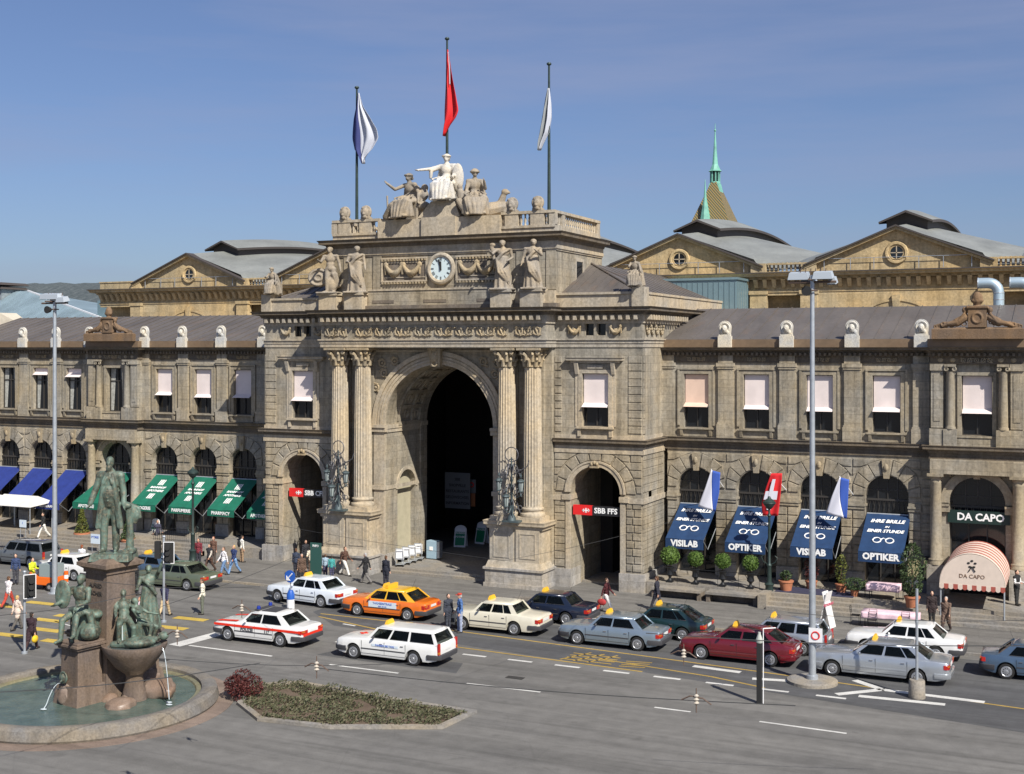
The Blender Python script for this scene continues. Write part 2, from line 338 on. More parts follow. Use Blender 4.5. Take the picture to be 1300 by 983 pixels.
# ================================================================ station building pieces
def archpoly(x0,x1,z0,z1,cx,r,zs,zb=None,n=20):       # rectangle with an arched opening cut from its bottom
    zb=z0 if zb is None else zb
    return [(x0,z0),(cx-r,z0)]+[(cx-r*cos(PI*k/n),zs+r*sin(PI*k/n)) for k in range(n+1)]+[(cx+r,z0),(x1,z0),(x1,z1),(x0,z1)]
def ring(b,cx,zs,r0,r1,y0,y1,n=24,a0=0,a1=PI,M=None):  # arched band
    po=[(cx-r1*cos(a0+(a1-a0)*k/n),zs+r1*sin(a0+(a1-a0)*k/n)) for k in range(n+1)]; pi=[(cx-r0*cos(a0+(a1-a0)*k/n),zs+r0*sin(a0+(a1-a0)*k/n)) for k in range(n+1)]
    for k in range(n): b.prism([po[k],po[k+1],pi[k+1],pi[k]],y0,y1,M)
def block(b,poly,y,d,gap=.04):                       # raised ashlar block with its edges drawn in
    cx=sum(p[0] for p in poly)/len(poly); cz=sum(p[1] for p in poly)/len(poly); q=[]
    for x,z in poly:
        L=math.hypot(x-cx,z-cz); f=(L-gap*1.3)/L if L>gap*2 else .6; q.append((cx+(x-cx)*f,cz+(z-cz)*f))
    n=len(q); q2=[(cx+(x-cx)*.965,cz+(z-cz)*.93) for x,z in q]
    vs=[(x,y,z) for x,z in q]+[(x,y-d*.6,z) for x,z in q]+[(x,y-d,z) for x,z in q2]
    fs=[tuple(range(n-1,-1,-1)),tuple(range(2*n,3*n))]+[(i+k*n,(i+1)%n+k*n,(i+1)%n+(k+1)*n,i+(k+1)*n) for k in (0,1) for i in range(n)]
    b.add(vs,fs)
def rustic(b,x0,x1,z0,z1,y,cx,r,zs,vr,nv=9,bh=.46,d=.06,half=None,skip=None): # courses beside the arch, wedges above it
    nz=max(1,round((z1-z0)/bh)); h=(z1-z0)/nz
    for i in range(nz):
        za=z0+i*h; zt=za+h
        if skip and za+h*.5>skip[0] and za+h*.5<skip[1]: continue
        def ex(z): return r if z<=zs else (math.sqrt(max(vr*vr-(z-zs)**2,0)))
        if zt<=zs+.05: ea=eb=r
        else: ea=max(ex(za),r if za<zs else 0); eb=ex(zt); ea=max(ea,eb) if za<zs else ea; 
        if zt>zs+.05 and za<zs: ea=vr
        for side in (-1,1):
            xe=cx+side*ea; xf=cx+side*eb; xo=x0 if side<0 else x1
            if abs(xo-cx)<=ea+.03: 
                if abs(xo-cx)<=eb+.03: continue
                continue
            L=abs(xo-xe)
            if L<.9: block(b,[(xo,za),(xe,za),(xf,zt),(xo,zt)],y,d)
            else:
                mid=xo+side*-1*(L*(.5 if i%2 else .62)); block(b,[(xo,za),(mid,za),(mid,zt),(xo,zt)],y,d); block(b,[(mid,za),(xe,za),(xf,zt),(mid,zt)],y,d)
    hl=min(cx-x0,x1-cx)-.012
    def op(a,ro):
        dx,dz=cos(a),sin(a); L=ro
        if abs(dx)*L>hl: L=hl/abs(dx)
        return (cx-L*dx,zs+L*dz)
    for k in range(nv):
        a,c=PI*k/nv,PI*(k+1)/nv
        ro=vr if k!=nv//2 else vr+.0
        block(b,[(cx-r*cos(a),zs+r*sin(a)),op(a,ro),op(c,ro),(cx-r*cos(c),zs+r*sin(c))],y,d+.01)
CORN=lambda o,z0,z1:[(0,z0),(o*.25,z0),(o*.35,z0+(z1-z0)*.35),(o*.85,z0+(z1-z0)*.5),(o*.85,z0+(z1-z0)*.75),(o,z1),(0,z1)]
def dentils(b,x0,x1,y,d,z0,z1,sp,w):
    n=int((x1-x0)/sp); s=(x1-x0)/max(n,1)
    for i in range(n): xc=x0+s*(i+.5); b.box(xc-w/2,xc+w/2,y-d,y+.02,z0,z1)
def dentils_y(b,y0,y1,x,d,z0,z1,sp,w):
    n=int((y1-y0)/sp); s=(y1-y0)/max(n,1)
    for i in range(n): yc=y0+s*(i+.5); b.box(x-.02,x+d,yc-w/2,yc+w/2,z0,z1)
def garland(b,x,z,w,h,y,r=.07):
    n=10
    b.tube([(x-w/2+w*k/n,y-.05,z-h*4*(k/n)*(1-k/n)) for k in range(n+1)],[r*(.6+1.2*(k/n)*(1-k/n)*4*.6) for k in range(n+1)],6)
    for q in (-1,1): b.ball((x+q*w/2,y-.05,z+.03),(r*1.2,.07,r*1.2),8,5); b.tube([(x+q*w/2,y-.04,z),(x+q*(w/2+.02),y-.04,z-h*1.1)],[r*.7,r*.3],5)
def scroll(b,x0,x1,z,h,y,n=None):                     # running leaf scrolls of a frieze
    n=n or max(1,int((x1-x0)/(h*1.1))); s=(x1-x0)/n
    for i in range(n):
        c=x0+s*(i+.5); sg=1 if i%2 else -1
        b.torus((c,y-.01,z),h*.33,h*.1,(0,1,0),12,5); b.ball((c,y-.02,z),(h*.14,.06,h*.14),8,5)
        b.tube([(c-s*.5,y-.02,z-sg*h*.3),(c-s*.2,y-.04,z-sg*h*.42),(c+s*.2,y-.04,z+sg*h*.42),(c+s*.5,y-.02,z+sg*h*.3)],h*.08,5)
        for a in range(4): b.ball((c+h*.4*cos(a*1.6+.6),y-.02,z+h*.4*sin(a*1.6+.6)),(h*.13,.05,h*.09),6,4)
def window_rect(par,cx,w,z0,z1,y,blind=0,lip=.38,pat=0,flush=False,bm=None):
    g=MB(); g.box(cx-w/2,cx+w/2,y+.30,y+.33,z0,z1); o=g.build('window',GLASS,par)
    f=MB(); t=.055
    f.box(cx-w/2,cx-w/2+t,y+.22,y+.30,z0,z1); f.box(cx+w/2-t,cx+w/2,y+.22,y+.30,z0,z1); f.box(cx-w/2+t,cx+w/2-t,y+.22,y+.30,z1-t,z1); f.box(cx-w/2+t,cx+w/2-t,y+.22,y+.30,z0,z0+t)
    f.box(cx-.03,cx+.03,y+.225,y+.297,z0+t,z1-t); zt=z0+(z1-z0)*.7; f.box(cx-w/2+t,cx-.03,y+.227,y+.296,zt-.03,zt+.03); f.box(cx+.03,cx+w/2-t,y+.227,y+.296,zt-.03,zt+.03)
    f.build('window_frame',GFRAME,o)
    c=MB()                                            # drawn curtains just behind the pane line
    for sg in (-1,1):
        def cf(u,v,sg=sg): 
            xx=sg*(w/2-.07-(w*.30)*u*(.55+.45*v)); return (cx+xx,y+.285+.006*sin(u*26),z0+.07+(z1-z0-.12)*v)
        c.grid(cf,10,4)
    if not blind or pat: c.build('curtain',CURT,o,fix=False)
    if blind:
        zb=z1-(z1-z0)*blind; bl=MB(); 
        bl.grid(lambda u,v:(cx-w/2+.04+(w-.08)*u,y+.13+.012*sin(u*7+cx)*(1-v),zb+(z1-.04-zb)*v),12,4)
        bl.grid(lambda u,v:(cx-w/2+.03+(w-.06)*u-.0*v,y+.13-(lip)*v,zb-.22*v-.0),6,2)
        ob=bl.build('blind',bm or BLIND,o,fix=False)
        s=ob.modifiers.new('s','SOLIDIFY'); s.thickness=.008
        a=MB(); 
        for q in (-1,1): a.tube([(cx+q*(w/2-.03),y+.15,zb-.1),(cx+q*(w/2-.03),y+.13-lip,zb-.23)],.012,5)
        a.build('blind_arm',STEEL,o)
    return o
BAND=[(-.01,0),(1,0),(1,1),(-.01,1)]
def band(b,path,o,z0,z1): b.sweep([(-.02,z0),(o,z0),(o,z1),(-.02,z1)],path)
def arch_window(par,cx,r,z0,zs,y,bar_z=None,lattice=True):
    po=[(cx-r,z0)]+[(cx-r*cos(PI*k/16),zs+r*sin(PI*k/16)) for k in range(17)]+[(cx+r,z0)]
    g=MB(); g.prism(po,y,y+.03); o=g.build('window',GLASS,par)
    f=MB(); ring(f,cx,zs,r-.07,r,y-.08,y-.004,16); f.box(cx-r,cx+r,y-.1,y-.004,zs-.26,zs-.16)
    for q in (-.45,0,.45): f.box(cx+q*r-.025,cx+q*r+.025,y-.07,y-.005,zs-.16,zs+math.sqrt(max(0,1-q*q))*r-.05)
    f.box(cx-r,cx+r,y-.05,y-.006,zs+.3,zs+.34)
    for q in (-1,1): f.box(cx+q*(r-.035)-.035,cx+q*(r-.035)+.035,y-.08,y-.004,z0,zs-.26)
    if lattice:                                       # ornamental grille band under the transom
        for i in range(9):
            xx=cx-r+.1+(2*r-.2)*i/8
            f.tube([(xx,y-.05,zs-.95),(xx+.12,y-.05,zs-.27)],.018,4); f.tube([(xx+.12,y-.06,zs-.95),(xx,y-.06,zs-.27)],.014,4)
        f.box(cx-r+.07,cx+r-.07,y-.09,y-.004,zs-1.03,zs-.95)
    for q in (-.33,.33): f.box(cx+q*r-.03,cx+q*r+.03,y-.07,y-.005,z0,zs-1.03)
    f.build('window_frame',GFRAME,o); return o

TZ=.75                                               # terrace height
def bay(par,cx,w,yw,kind,idx,M):
    """one bay of a wing: rusticated arch below, window between pilasters above"""
    x0,x1=cx-w/2,cx+w/2; r=1.12; zs=5.58
    M['wall'].prism(archpoly(x0,x1,TZ,7.76,cx,r,zs),yw,yw+.62)
    rustic(M['rust'],x0,x1,1.55,7.56,yw,cx,r,zs,2.0,9,skip=(4.8,5.3))
    for s in (-1,1):                                  # pier plinth and impost moulding
        a,c=sorted((cx+s*r,cx+s*w/2)); M['plinth'].box(a,c,yw-.14,yw-.001,TZ,1.5)
        M['mould'].box(a-.02*(s>0),c+.02*(s<0),yw-.10,yw-.002,4.86,5.02); M['mould'].box(a-.04*(s>0),c+.04*(s<0),yw-.15,yw-.003,5.02,5.12); M['mould'].box(a,c,yw-.10,yw-.002,5.12,5.28)
        M['mould'].box(*((cx-r-.002,cx-r+.07) if s<0 else (cx+r-.07,cx+r+.002)),yw-.05,yw+.55,5.02,5.14)
    k=MB(); k.frus(cx-.14,cx+.14,yw-.16,yw+.3,6.55,cx-.22,cx+.22,yw-.22,yw+.3,7.55); k.ball((cx,yw-.2,7.15),(.12,.1,.2),8,6); k.build('keystone',CARVE,par)
    # upper storey
    ww=.72
    up=M['wall']
    up.box(x0,cx-ww,yw,yw+.62,8.44,12.64); up.box(cx+ww,x1,yw,yw+.62,8.44,12.64); up.box(cx-ww,cx+ww,yw,yw+.62,8.44,8.97); up.box(cx-ww,cx+ww,yw,yw+.62,12.0,12.64)
    fr=M['mould']
    for s in (-1,1):
        a,c=sorted((cx+s*ww,cx+s*(ww+.24))); fr.box(a,c,yw-.07,yw-.001,8.97,12.0)
        a,c=sorted((cx+s*(ww+.24),cx+s*(ww+.36))); fr.box(a,c,yw-.11,yw-.001,9.1,12.24)
    fr.box(cx-ww-.24,cx+ww+.24,yw-.07,yw-.0015,12.0,12.2); fr.box(cx-ww-.36,cx+ww+.36,yw-.13,yw-.002,12.24,12.34)
    fr.box(cx-ww-.3,cx+ww+.3,yw-.22,yw-.003,8.88,8.97)
    for s in (-1,1): fr.frus(cx+s*(ww+.12)-.08,cx+s*(ww+.12)+.08,yw-.10,yw-.002,8.5,cx+s*(ww+.12)-.08,cx+s*(ww+.12)+.08,yw-.2,yw-.002,8.88)
    fr.box(cx-ww-.05,cx+ww+.05,yw-.04,yw-.002,8.47,8.86)
    scroll(M['carve'],cx-.55,cx+.55,12.83,.26,yw-.03,4)
    if kind: window_rect(par,cx,2*ww,8.97,12.0,yw,kind[0]+(.02*sin(cx*5) if kind[0]>.3 else 0),pat=kind[1],lip=.34+.07*sin(cx*3),bm=mat('salmon_blind',(.68,.50,.40),.8,var=.06) if abs(cx+20.45)<.1 else None)
    arch_window(par,cx,r,TZ,zs,yw+.5)
def pilaster(M,px,yw,w=.84):
    M['pil'].box(px-w/2,px+w/2,yw-.16,yw-.001,9.3,12.3); M['pil'].box(px-w/2-.07,px+w/2+.07,yw-.24,yw-.002,8.45,9.22); M['pil'].box(px-w/2-.04,px+w/2+.04,yw-.2,yw-.002,9.22,9.32)
    M['pil'].box(px-w/2-.05,px+w/2+.05,yw-.22,yw-.003,12.3,12.42); M['pil'].box(px-w/2-.09,px+w/2+.09,yw-.26,yw-.004,12.42,12.63)
    M['pil'].box(px-w/2,px+w/2,yw-.14,yw-.001,12.63,13.05)
def bust(x,y,lab,dark=False,m=None):                  # head in a scallop niche standing on the gutter
    r=empty('antefix',(x,y,13.98)); r.scale=(1.2,1.1,1.17); tag(r,lab,'roof ornament','carved antefixes along the gutters of the wings')
    b=MB(); b.box(-.31,.31,-.14,.14,-.42,.12); b.box(-.27,.27,-.12,.12,.12,.2)
    po=[(-.26,.2)]+[(-.29*cos(PI*k/12),.52+.33*sin(PI*k/12)) for k in range(13)]+[(.26,.2)]; b.prism(po,-.06,.1)
    b.torus((0,-.07,.52),.22,.045,(0,1,0),16,5); b.build('base',m or BUSTST,r)
    h=MB(); h.ball((0,-.14,.47),(.13,.12,.18),10,8); h.ball((0,-.24,.44),(.035,.05,.05),6,5); h.ball((0,-.12,.36),(.11,.08,.1),8,6)
    for a in (-1,1): h.ball((a*.13,-.08,.3),(.09,.07,.12),8,6); h.ball((a*.055,-.235,.5),(.028,.02,.02),6,4)
    h.build('head',m or BUSTST,r,smooth=60); return r
def crest(x,y,lab):
    r=empty('roof_crest',(x,y,13.95)); r.scale=(1.05,1.1,1.12); tag(r,lab,'roof ornament','carved crests above the wing porticoes')
    b=MB(); b.box(-2.1,2.1,-.16,.16,-.02,.42); b.frus(-2.1,2.1,-.16,.16,.42,-1.9,1.9,-.1,.1,.5)
    b.build('base',CRESTST,r)
    c=MB(); c.box(-.42,.42,-.2,.2,.5,1.35); c.box(-.5,.5,-.26,.26,1.35,1.47); c.ball((0,-.04,1.78),(.26,.2,.34),10,8); c.ball((0,-.1,1.7),(.32,.14,.14),8,6); c.torus((0,-.2,.92),.22,.06)
    for s in (-1,1):                                  # reclining child leaning on the block
        c.caps((s*.55,-.05,.95),(s*.95,-.05,.72),.17,.2); c.ball((s*.58,-.08,1.28),(.13,.13,.15),8,6); c.caps((s*.95,-.1,.72),(s*1.35,-.12,.66),.14,.1); c.caps((s*1.35,-.12,.66),(s*1.6,-.14,.55),.09,.05)
        c.caps((s*.6,-.15,1.1),(s*.85,-.2,.8),.07,.05); c.caps((s*.55,.0,1.1),(s*.42,-.05,1.42),.07,.05)
        for k in range(5): c.torus((s*(1.45+.12*k),-.06,.62-.02*k),.12-.012*k,.04,(0,1,0),10,4)
    
    for k in range(22):
        t_=random.uniform(-1.7,1.7); c.torus((t_,-.08,.6+.5*(1-abs(t_)/1.8)*random.random()),.1,.035,(random.random()-.5,1,random.random()-.5),10,4)
    rm=remesh(c,.028); rm.build('figures',CRESTST,r,smooth=70,fix=False); return r
YW=68.5
def wing(x_in,x_out,bays,portico,lab,blinds,side):
    root=empty('station_wing',((x_in+x_out)/2,YW,0)); tag(root,lab,'building')
    # children are built in world numbers, so undo the root offset with a helper
    inv=Vector((-root.location.x,-root.location.y,0))
    M={k:MB() for k in ('wall','rust','plinth','mould','carve','pil','corn','string','gut','roof','dark')}
    xa,xb=min(x_in,x_out),max(x_in,x_out)
    before=set(bpy.data.objects)
    for i,(cx,w) in enumerate(bays): bay(root,cx,w,YW,blinds[i],i,M)
    edges=sorted({round(cx+s*w/2,2) for cx,w in bays for s in (-1,1)})
    pw=2.24; pc=portico; px0,px1=pc-pw,pc+pw; yp=YW-.62
    for e in edges:
        if px0-.1<e<px1+.1: continue
        pilaster(M,e,YW)
    for g0,g1 in [(a_+w_/2,px0) for a_,w_ in bays if 0<px0-(a_+w_/2)<1.]+[(px1,a_-w_/2) for a_,w_ in bays if 0<(a_-w_/2)-px1<1.]:
        M['wall'].box(g0+.001,g1-.001,YW,YW+.62,TZ,12.64)
        if g1-g0>.3: 
            for i in range(13): z=1.55+i*.46; block(M['rust'],[(g0,z),(g1,z),(g1,z+.46),(g0,z+.46)],YW,.06)
            M['plinth'].box(g0,g1,YW-.14,YW-.001,TZ,1.5)
    # portico bay, standing forward of the wing
    r=1.36; zs=5.47
    M['wall'].prism(archpoly(px0,px1,TZ,7.3,pc,r,zs),yp+.35,yp+1.2)
    ring(M['mould'],pc,zs,r,r+.42,yp+.24,yp+.345,24); ring(M['mould'],pc,zs,r+.3,r+.42,yp+.18,yp+.236,24)
    for s in (-1,1):
        a,c=sorted((pc+s*(r-.03),pc+s*(r+.46))); M['mould'].box(a,c,yp+.18,yp+.347,5.0,5.42); M['mould'].box(a,c,yp+.12,yp+.349,5.3,5.42)
        xc=pc+s*1.98
        M['plinth'].box(xc-.42,xc+.42,yp-.3,yp+.348,TZ,2.3)
        cm=MB(); fl=[]
        prof=[(.40,2.3),(.40,2.42),(.36,2.48),(.38,2.56),(.30,2.64),(.29,4.5),(.265,6.5),(.29,6.55),(.26,6.62),(.27,6.75),(.38,6.85)]
        cm.lathe(prof,(xc,yp+.05,0),20); cm.box(xc-.4,xc+.4,yp-.35,yp+.34,6.85,7.0); cm.build('portico_column',MOULD,root,smooth=50)
        ca=MB(); ca.torus((pc+s*1.15,yp+.3,6.95),.18,.05); 
        for q in range(5): ca.ball((pc+s*(1.0+.13*q),yp+.3,6.75+.11*q),(.1,.06,.08),6,5)
        M['carve'].add(ca.v,ca.f)
    k=MB(); k.frus(pc-.15,pc+.15,yp+.1,yp+.5,6.75,pc-.22,pc+.22,yp-.02,yp+.5,7.28); k.ball((pc,yp+.05,7.05),(.13,.1,.18),8,6); k.build('keystone',CARVE,root)
    M['wall'].box(px0+.001,px1-.001,yp-.3,yp+1.2,7.0,7.74)
    M['wall'].box(px0,px1,yp,yp+1.1,8.44,8.97)
    ww=.74
    for s in (-1,1):
        a,c=sorted((pc+s*ww,pc+s*pw)); M['wall'].box(a,c,yp+.22,yp+1.1,8.97,12.64)
        M['pil'].box(pc+s*1.92-.3,pc+s*1.92+.3,yp-.02,yp+.219,9.35,12.3); M['pil'].box(pc+s*1.92-.37,pc+s*1.92+.37,yp-.14,yp+.218,8.445,9.3); M['pil'].box(pc+s*1.92-.34,pc+s*1.92+.34,yp-.1,yp+.217,12.3,12.64)
        M['pil'].box(pc+s*1.92-.17,pc+s*1.92+.17,yp-.05,yp-.021,9.7,12.1)
        M['pil'].box(pc+s*1.27-.33,pc+s*1.27+.33,yp-.2,yp+.216,8.446,9.3)
        cm=MB(); cm.lathe([(.27,9.3),(.27,9.38),(.23,9.46),(.235,9.5),(.22,10.4),(.19,12.2),(.22,12.25)],(pc+s*1.27,yp+.02,0),16)
        cm.box(pc+s*1.27-.28,pc+s*1.27+.28,yp-.2,yp+.215,12.5,12.63)
        for q in (-1,1): cm.torus((pc+s*1.27+q*.2,yp-.13,12.38),.08,.05,(0,1,0),10,5)
        cm.build('ionic_column',MOULD,root,smooth=50)
        a,c=sorted((pc+s*ww,pc+s*(ww+.2))); M['mould'].box(a,c,yp+.14,yp+.2195,8.97,12.12)
    M['wall'].box(pc-ww,pc+ww,yp+.22,yp+1.1,12.05,12.64); M['mould'].box(pc-ww-.2,pc+ww+.2,yp+.12,yp+.2193,12.05,12.22); M['mould'].box(pc-ww-.25,pc+ww+.25,yp-.05,yp+.2,8.87,8.97)
    window_rect(root,pc,2*ww,8.97,12.05,yp+.3,*( (.56,) if side>0 else (0,)))
    arch_window(root,pc,r,TZ,zs,yp+.95)
    scroll(M['carve'],pc-.8,pc+.8,12.83,.3,yp-.03,5)
    for q in (-1.75,-1.15,1.15,1.75): M['carve'].ball((pc+q,yp-.02,12.84),(.14,.06,.13),8,5)
    pth=[(xa,YW),(px0,YW),(px0,yp),(px1,yp),(px1,YW),(xb,YW)]
    band(M['string'],pth,.08,7.74,7.86); band(M['string'],pth,.05,7.86,8.05); M['string'].sweep(CORN(.42,8.05,8.44),pth); 
    band(M['corn'],pth,.06,12.64,12.70); band(M['corn'],pth,.02,12.70,13.0); band(M['corn'],pth,.1,13.0,13.06); M['corn'].sweep(CORN(.62,13.22,13.5),pth); band(M['corn'],pth,.12,13.06,13.22)
    for a,c,y in ((xa,px0,YW-.12),(px0,px1,yp-.12),(px1,xb,YW-.12)): dentils(M['corn'],a+.05,c-.05,y,.2,13.05,13.2,.26,.13)
    band(M['gut'],pth,.14,13.5,13.93); 
    # depth of the building, roof
    M['wall'].box(xa,xb,YW+.62,YW+.64,8.44,13.5) if False else None
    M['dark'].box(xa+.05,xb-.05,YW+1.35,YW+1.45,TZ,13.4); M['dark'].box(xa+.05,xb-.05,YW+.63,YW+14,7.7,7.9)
    M['wall'].box(xa,xb,YW+.62,YW+15,12.7,13.45)
    M['roof'].prismx([(YW-.05,13.94),(75.2,15.86),(75.6,15.8),(84.2,15.8),(84.2,13.46),(YW-.05,13.46)],xa,xb)
    n=int((xb-xa)/.82)
    for i in range(n+1):
        x=xa+.05+(xb-xa-.1)*i/n; M['roof'].prismx([(YW+.0,13.95),(YW,13.99),(75.2,15.91),(75.2,15.87)],x-.02,x+.02)
    names=dict(wall=('wall',STONE),rust=('rusticated_blocks',STONE),plinth=('pier_plinth',PLINTH),mould=('stone_surround',MOULD),carve=('carved_ornament',CARVE),pil=('pilaster',STONE),corn=('cornice',CORNM),string=('string_course',CORNM),gut=('gutter',COPPERSTRIP),roof=('roof',ROOF),dark=('interior',INNER))
    M['wall'].add(M['rust'].v,M['rust'].f); M['wall'].add(M['dark'].v[:0],[])
    for k,(nm,mt) in names.items():
        if k=='rust': continue
        if k in ('pil','plinth','carve','mould'): build_split(M[k],nm,mt,root,smooth=60 if k=='carve' else 0)
        else: M[k].build(nm,mt,root)
    for o in set(bpy.data.objects)-before:            # give every direct part the root's own frame
        if o.parent==root: o.location=inv
    return root
rb=[(-20.45,3.42),(-17.02,3.44),(-13.56,3.48),(-10.05,3.54)]
wing(-22.39,8.5,rb+[(-1.45,3.6),(2.15,3.6),(5.75,3.6)],-5.52,'two storey sandstone wing with pink blinds right of the entrance arch','x'and[(.56,0)]*7,1)
lb=[(-48.9,2.6),(-51.85,3.3),(-55.15,3.3),(-58.5,3.4),(-66.75,3.2),(-69.95,3.2),(-73.2,3.3),(-76.5,3.3)]
wing(-47.36,-79,lb,-62.6,'two storey sandstone wing with blue and green awnings left of the entrance arch',[(.5,0),(.57,0),(.55,0),(.52,0),(.14,1),(.1,1),(0,1),(0,1)],-1)
BL=['white antefix between portal and first window of the right wing','white antefix over the second pier of the right wing','white antefix just left of the tall right floodlight mast','white antefix left of the crest on the right wing']
for i,x in enumerate((-18.74,-15.3,-11.8,-8.25)):
    bust(x,YW-.22,['white antefix nearest the entrance pavilion on the right wing','white antefix just left of the tall right floodlight mast','white antefix second to the left of the right wing crest','white antefix beside the left end of the right wing crest'][i])
for i,x in enumerate((-50.05,-53.5,-56.8,-60.1,-65.15,-68.3,-71.55,-74.9)):
    if x<-74: continue
    bust(x,YW-.22,['white antefix touching the left corner of the entrance pavilion','white antefix second from the pavilion on the left wing','white antefix third from the pavilion on the left wing','white antefix just right of the left wing crest','white antefix just left of the left wing crest','white antefix behind the left floodlight mast','white antefix left of the left floodlight mast'][i])
crest(-5.45,YW-.95,'brown carved crest with two children above the restaurant portico on the right wing')
crest(-62.6,YW-.95,'brown carved crest above the portico of the left wing')

# ---------------------------------------------------------------- entrance pavilion
PV=empty('entrance_pavilion',(-34.9,66,0)); tag(PV,'sandstone entrance pavilion with giant arch, paired columns and a clock in its attic','building')
PB=set(bpy.data.objects)
YP=64.9; XL,XR=-47.38,-22.4; PC=-34.9; YC=64.25
W=MB(); MO=MB(); CA=MB(); RU=MB(); PL=MB(); CO=MB()
# side bays
for sx,cx in ((-1,-44.55),(1,-25.15)):
    xi=PC+sx*7.25; xo=XL if sx<0 else XR; x0,x1=sorted((xi,xo)); r=1.47; zs=5.42
    W.prism(archpoly(x0,x1,0,7.9,cx,r,zs),YP,YP+1.5)
    rustic(RU,x0+.02,x1-.02,1.2,7.62,YP,cx,r+.34,zs,2.4,9,bh=.44,skip=(4.84,5.3))
    ring(MO,cx,zs,r,r+.32,YP-.12,YP-.002,24); ring(MO,cx,zs,r+.22,r+.33,YP-.17,YP-.121,24)
    for s in (-1,1):
        a,c=sorted((cx+s*(r-.04),cx+s*(r+.5))); MO.box(a,c,YP-.16,YP+1.3,4.98,5.28) if True else 0
        ee=x0 if s<0 else x1; a,c=sorted((cx+s*(r+.5),ee)); 
        if c-a>.05: MO.box(a,c,YP-.1,YP-.003,4.94,5.22)
        a,c=sorted((cx+s*(r-.04),ee)); PL.box(a,c-.0,YP-.16,YP+1.4,-.02,1.1)
        a,c=sorted((cx+s*(r+.001),cx+s*(r+.3))); MO.box(a,c,YP-.08,YP-.001,1.1,4.94)
    # passage behind the arch
    for s in (-1,1): W.box(*sorted((cx+s*r,cx+s*(r+.3))),YP+1.5,YP+6.5,0,7.5)
    W.box(cx-r-.3,cx+r+.3,YP+1.5,YP+6.5,7.2,7.5); 
    k=MB(); k.box(cx-r-.3,cx+r+.3,YP+6.5,YP+6.8,0,7.5); k.build('shade_black_back_wall',INNER,PV)  # wall coloured near-black, painting in the shade of the passage
    for q in (-.16,0,.16): CA.ball((cx+q,YP-.2,7.03+(.08 if q==0 else 0)),(.09,.1,.12),8,6)
    CA.box(cx-.26,cx+.26,YP-.26,YP-.1,6.82,6.92)
    # upper wall and window
    ww=.78
    W.box(x0,cx-ww,YP,YP+1,8.42,13.5); W.box(cx+ww,x1,YP,YP+1,8.42,13.5); W.box(cx-ww,cx+ww,YP,YP+1,8.42,9.1); W.box(cx-ww,cx+ww,YP,YP+1,12.05,13.5)
    window_rect(PV,cx,2*ww,9.1,12.05,YP,.56)
    for s in (-1,1):
        a,c=sorted((cx+s*ww,cx+s*(ww+.22))); MO.box(a,c,YP-.09,YP-.001,9.1,12.05); a,c=sorted((cx+s*(ww+.22),cx+s*(ww+.42))); MO.box(a,c,YP-.05,YP-.0012,9.1,12.3)
        MO.frus(cx+s*(ww+.3)-.09,cx+s*(ww+.3)+.09,YP-.14,YP-.002,12.0,cx+s*(ww+.3)-.11,cx+s*(ww+.3)+.11,YP-.32,YP-.002,12.62)
    MO.box(cx-ww-.22,cx+ww+.22,YP-.09,YP-.0015,12.05,12.25); MO.box(cx-.45,cx+.45,YP-.1,YP-.0018,12.32,12.5)
    MO.sweep(CORN(.38,12.62,12.92),[(cx-ww-.55,YP+.02),(cx-ww-.55,YP-.02),(cx+ww+.55,YP-.02),(cx+ww+.55,YP+.02)])
    MO.box(cx-ww-.32,cx+ww+.32,YP-.24,YP-.003,8.98,9.1)
    for s in (-1,1): MO.box(cx+s*(ww+.15)-.09,cx+s*(ww+.15)+.09,YP-.16,YP-.002,8.55,8.98)
    # quoins up the corner
    for i in range(11):
        z=8.75+i*.43; lx=.86 if i%2 else .86
        if z+.43>13.35: break
        xe=xo; block(RU,[(xe,z),(xe-sx*lx,z),(xe-sx*lx,z+.43),(xe,z+.43)] ,YP,.05)
        xe=xi+sx*.05; block(RU,[(xe,z),(xe+sx*.45,z),(xe+sx*.45,z+.43),(xe,z+.43)],YP,.05)
    # attic frieze windows
    W.box(x0,cx-.62,YP-.05,YP+1,13.98,14.95); W.box(cx+.62,x1,YP-.05,YP+1,13.98,14.95); W.box(cx-.62,cx+.62,YP-.05,YP+1,13.98,14.16); W.box(cx-.62,cx+.62,YP-.05,YP+1,14.8,14.95); W.box(cx-.09,cx+.09,YP-.05,YP+.3,14.16,14.8)
    for q in (-.36,.36): g=MB(); g.box(cx+q-.27,cx+q+.27,YP+.25,YP+.28,14.16,14.8); g.build('window',GLASS,PV)
    for s in (-1,1): 
        garland(CA,cx+s*1.22,14.62,.62,.32,YP-.1,.09); CA.ball((cx+s*1.22,YP-.1,14.42),(.16,.08,.14),8,5)
    band(W,[(x0,YP-.05),(x1,YP-.05)],.02,15.0,15.05)
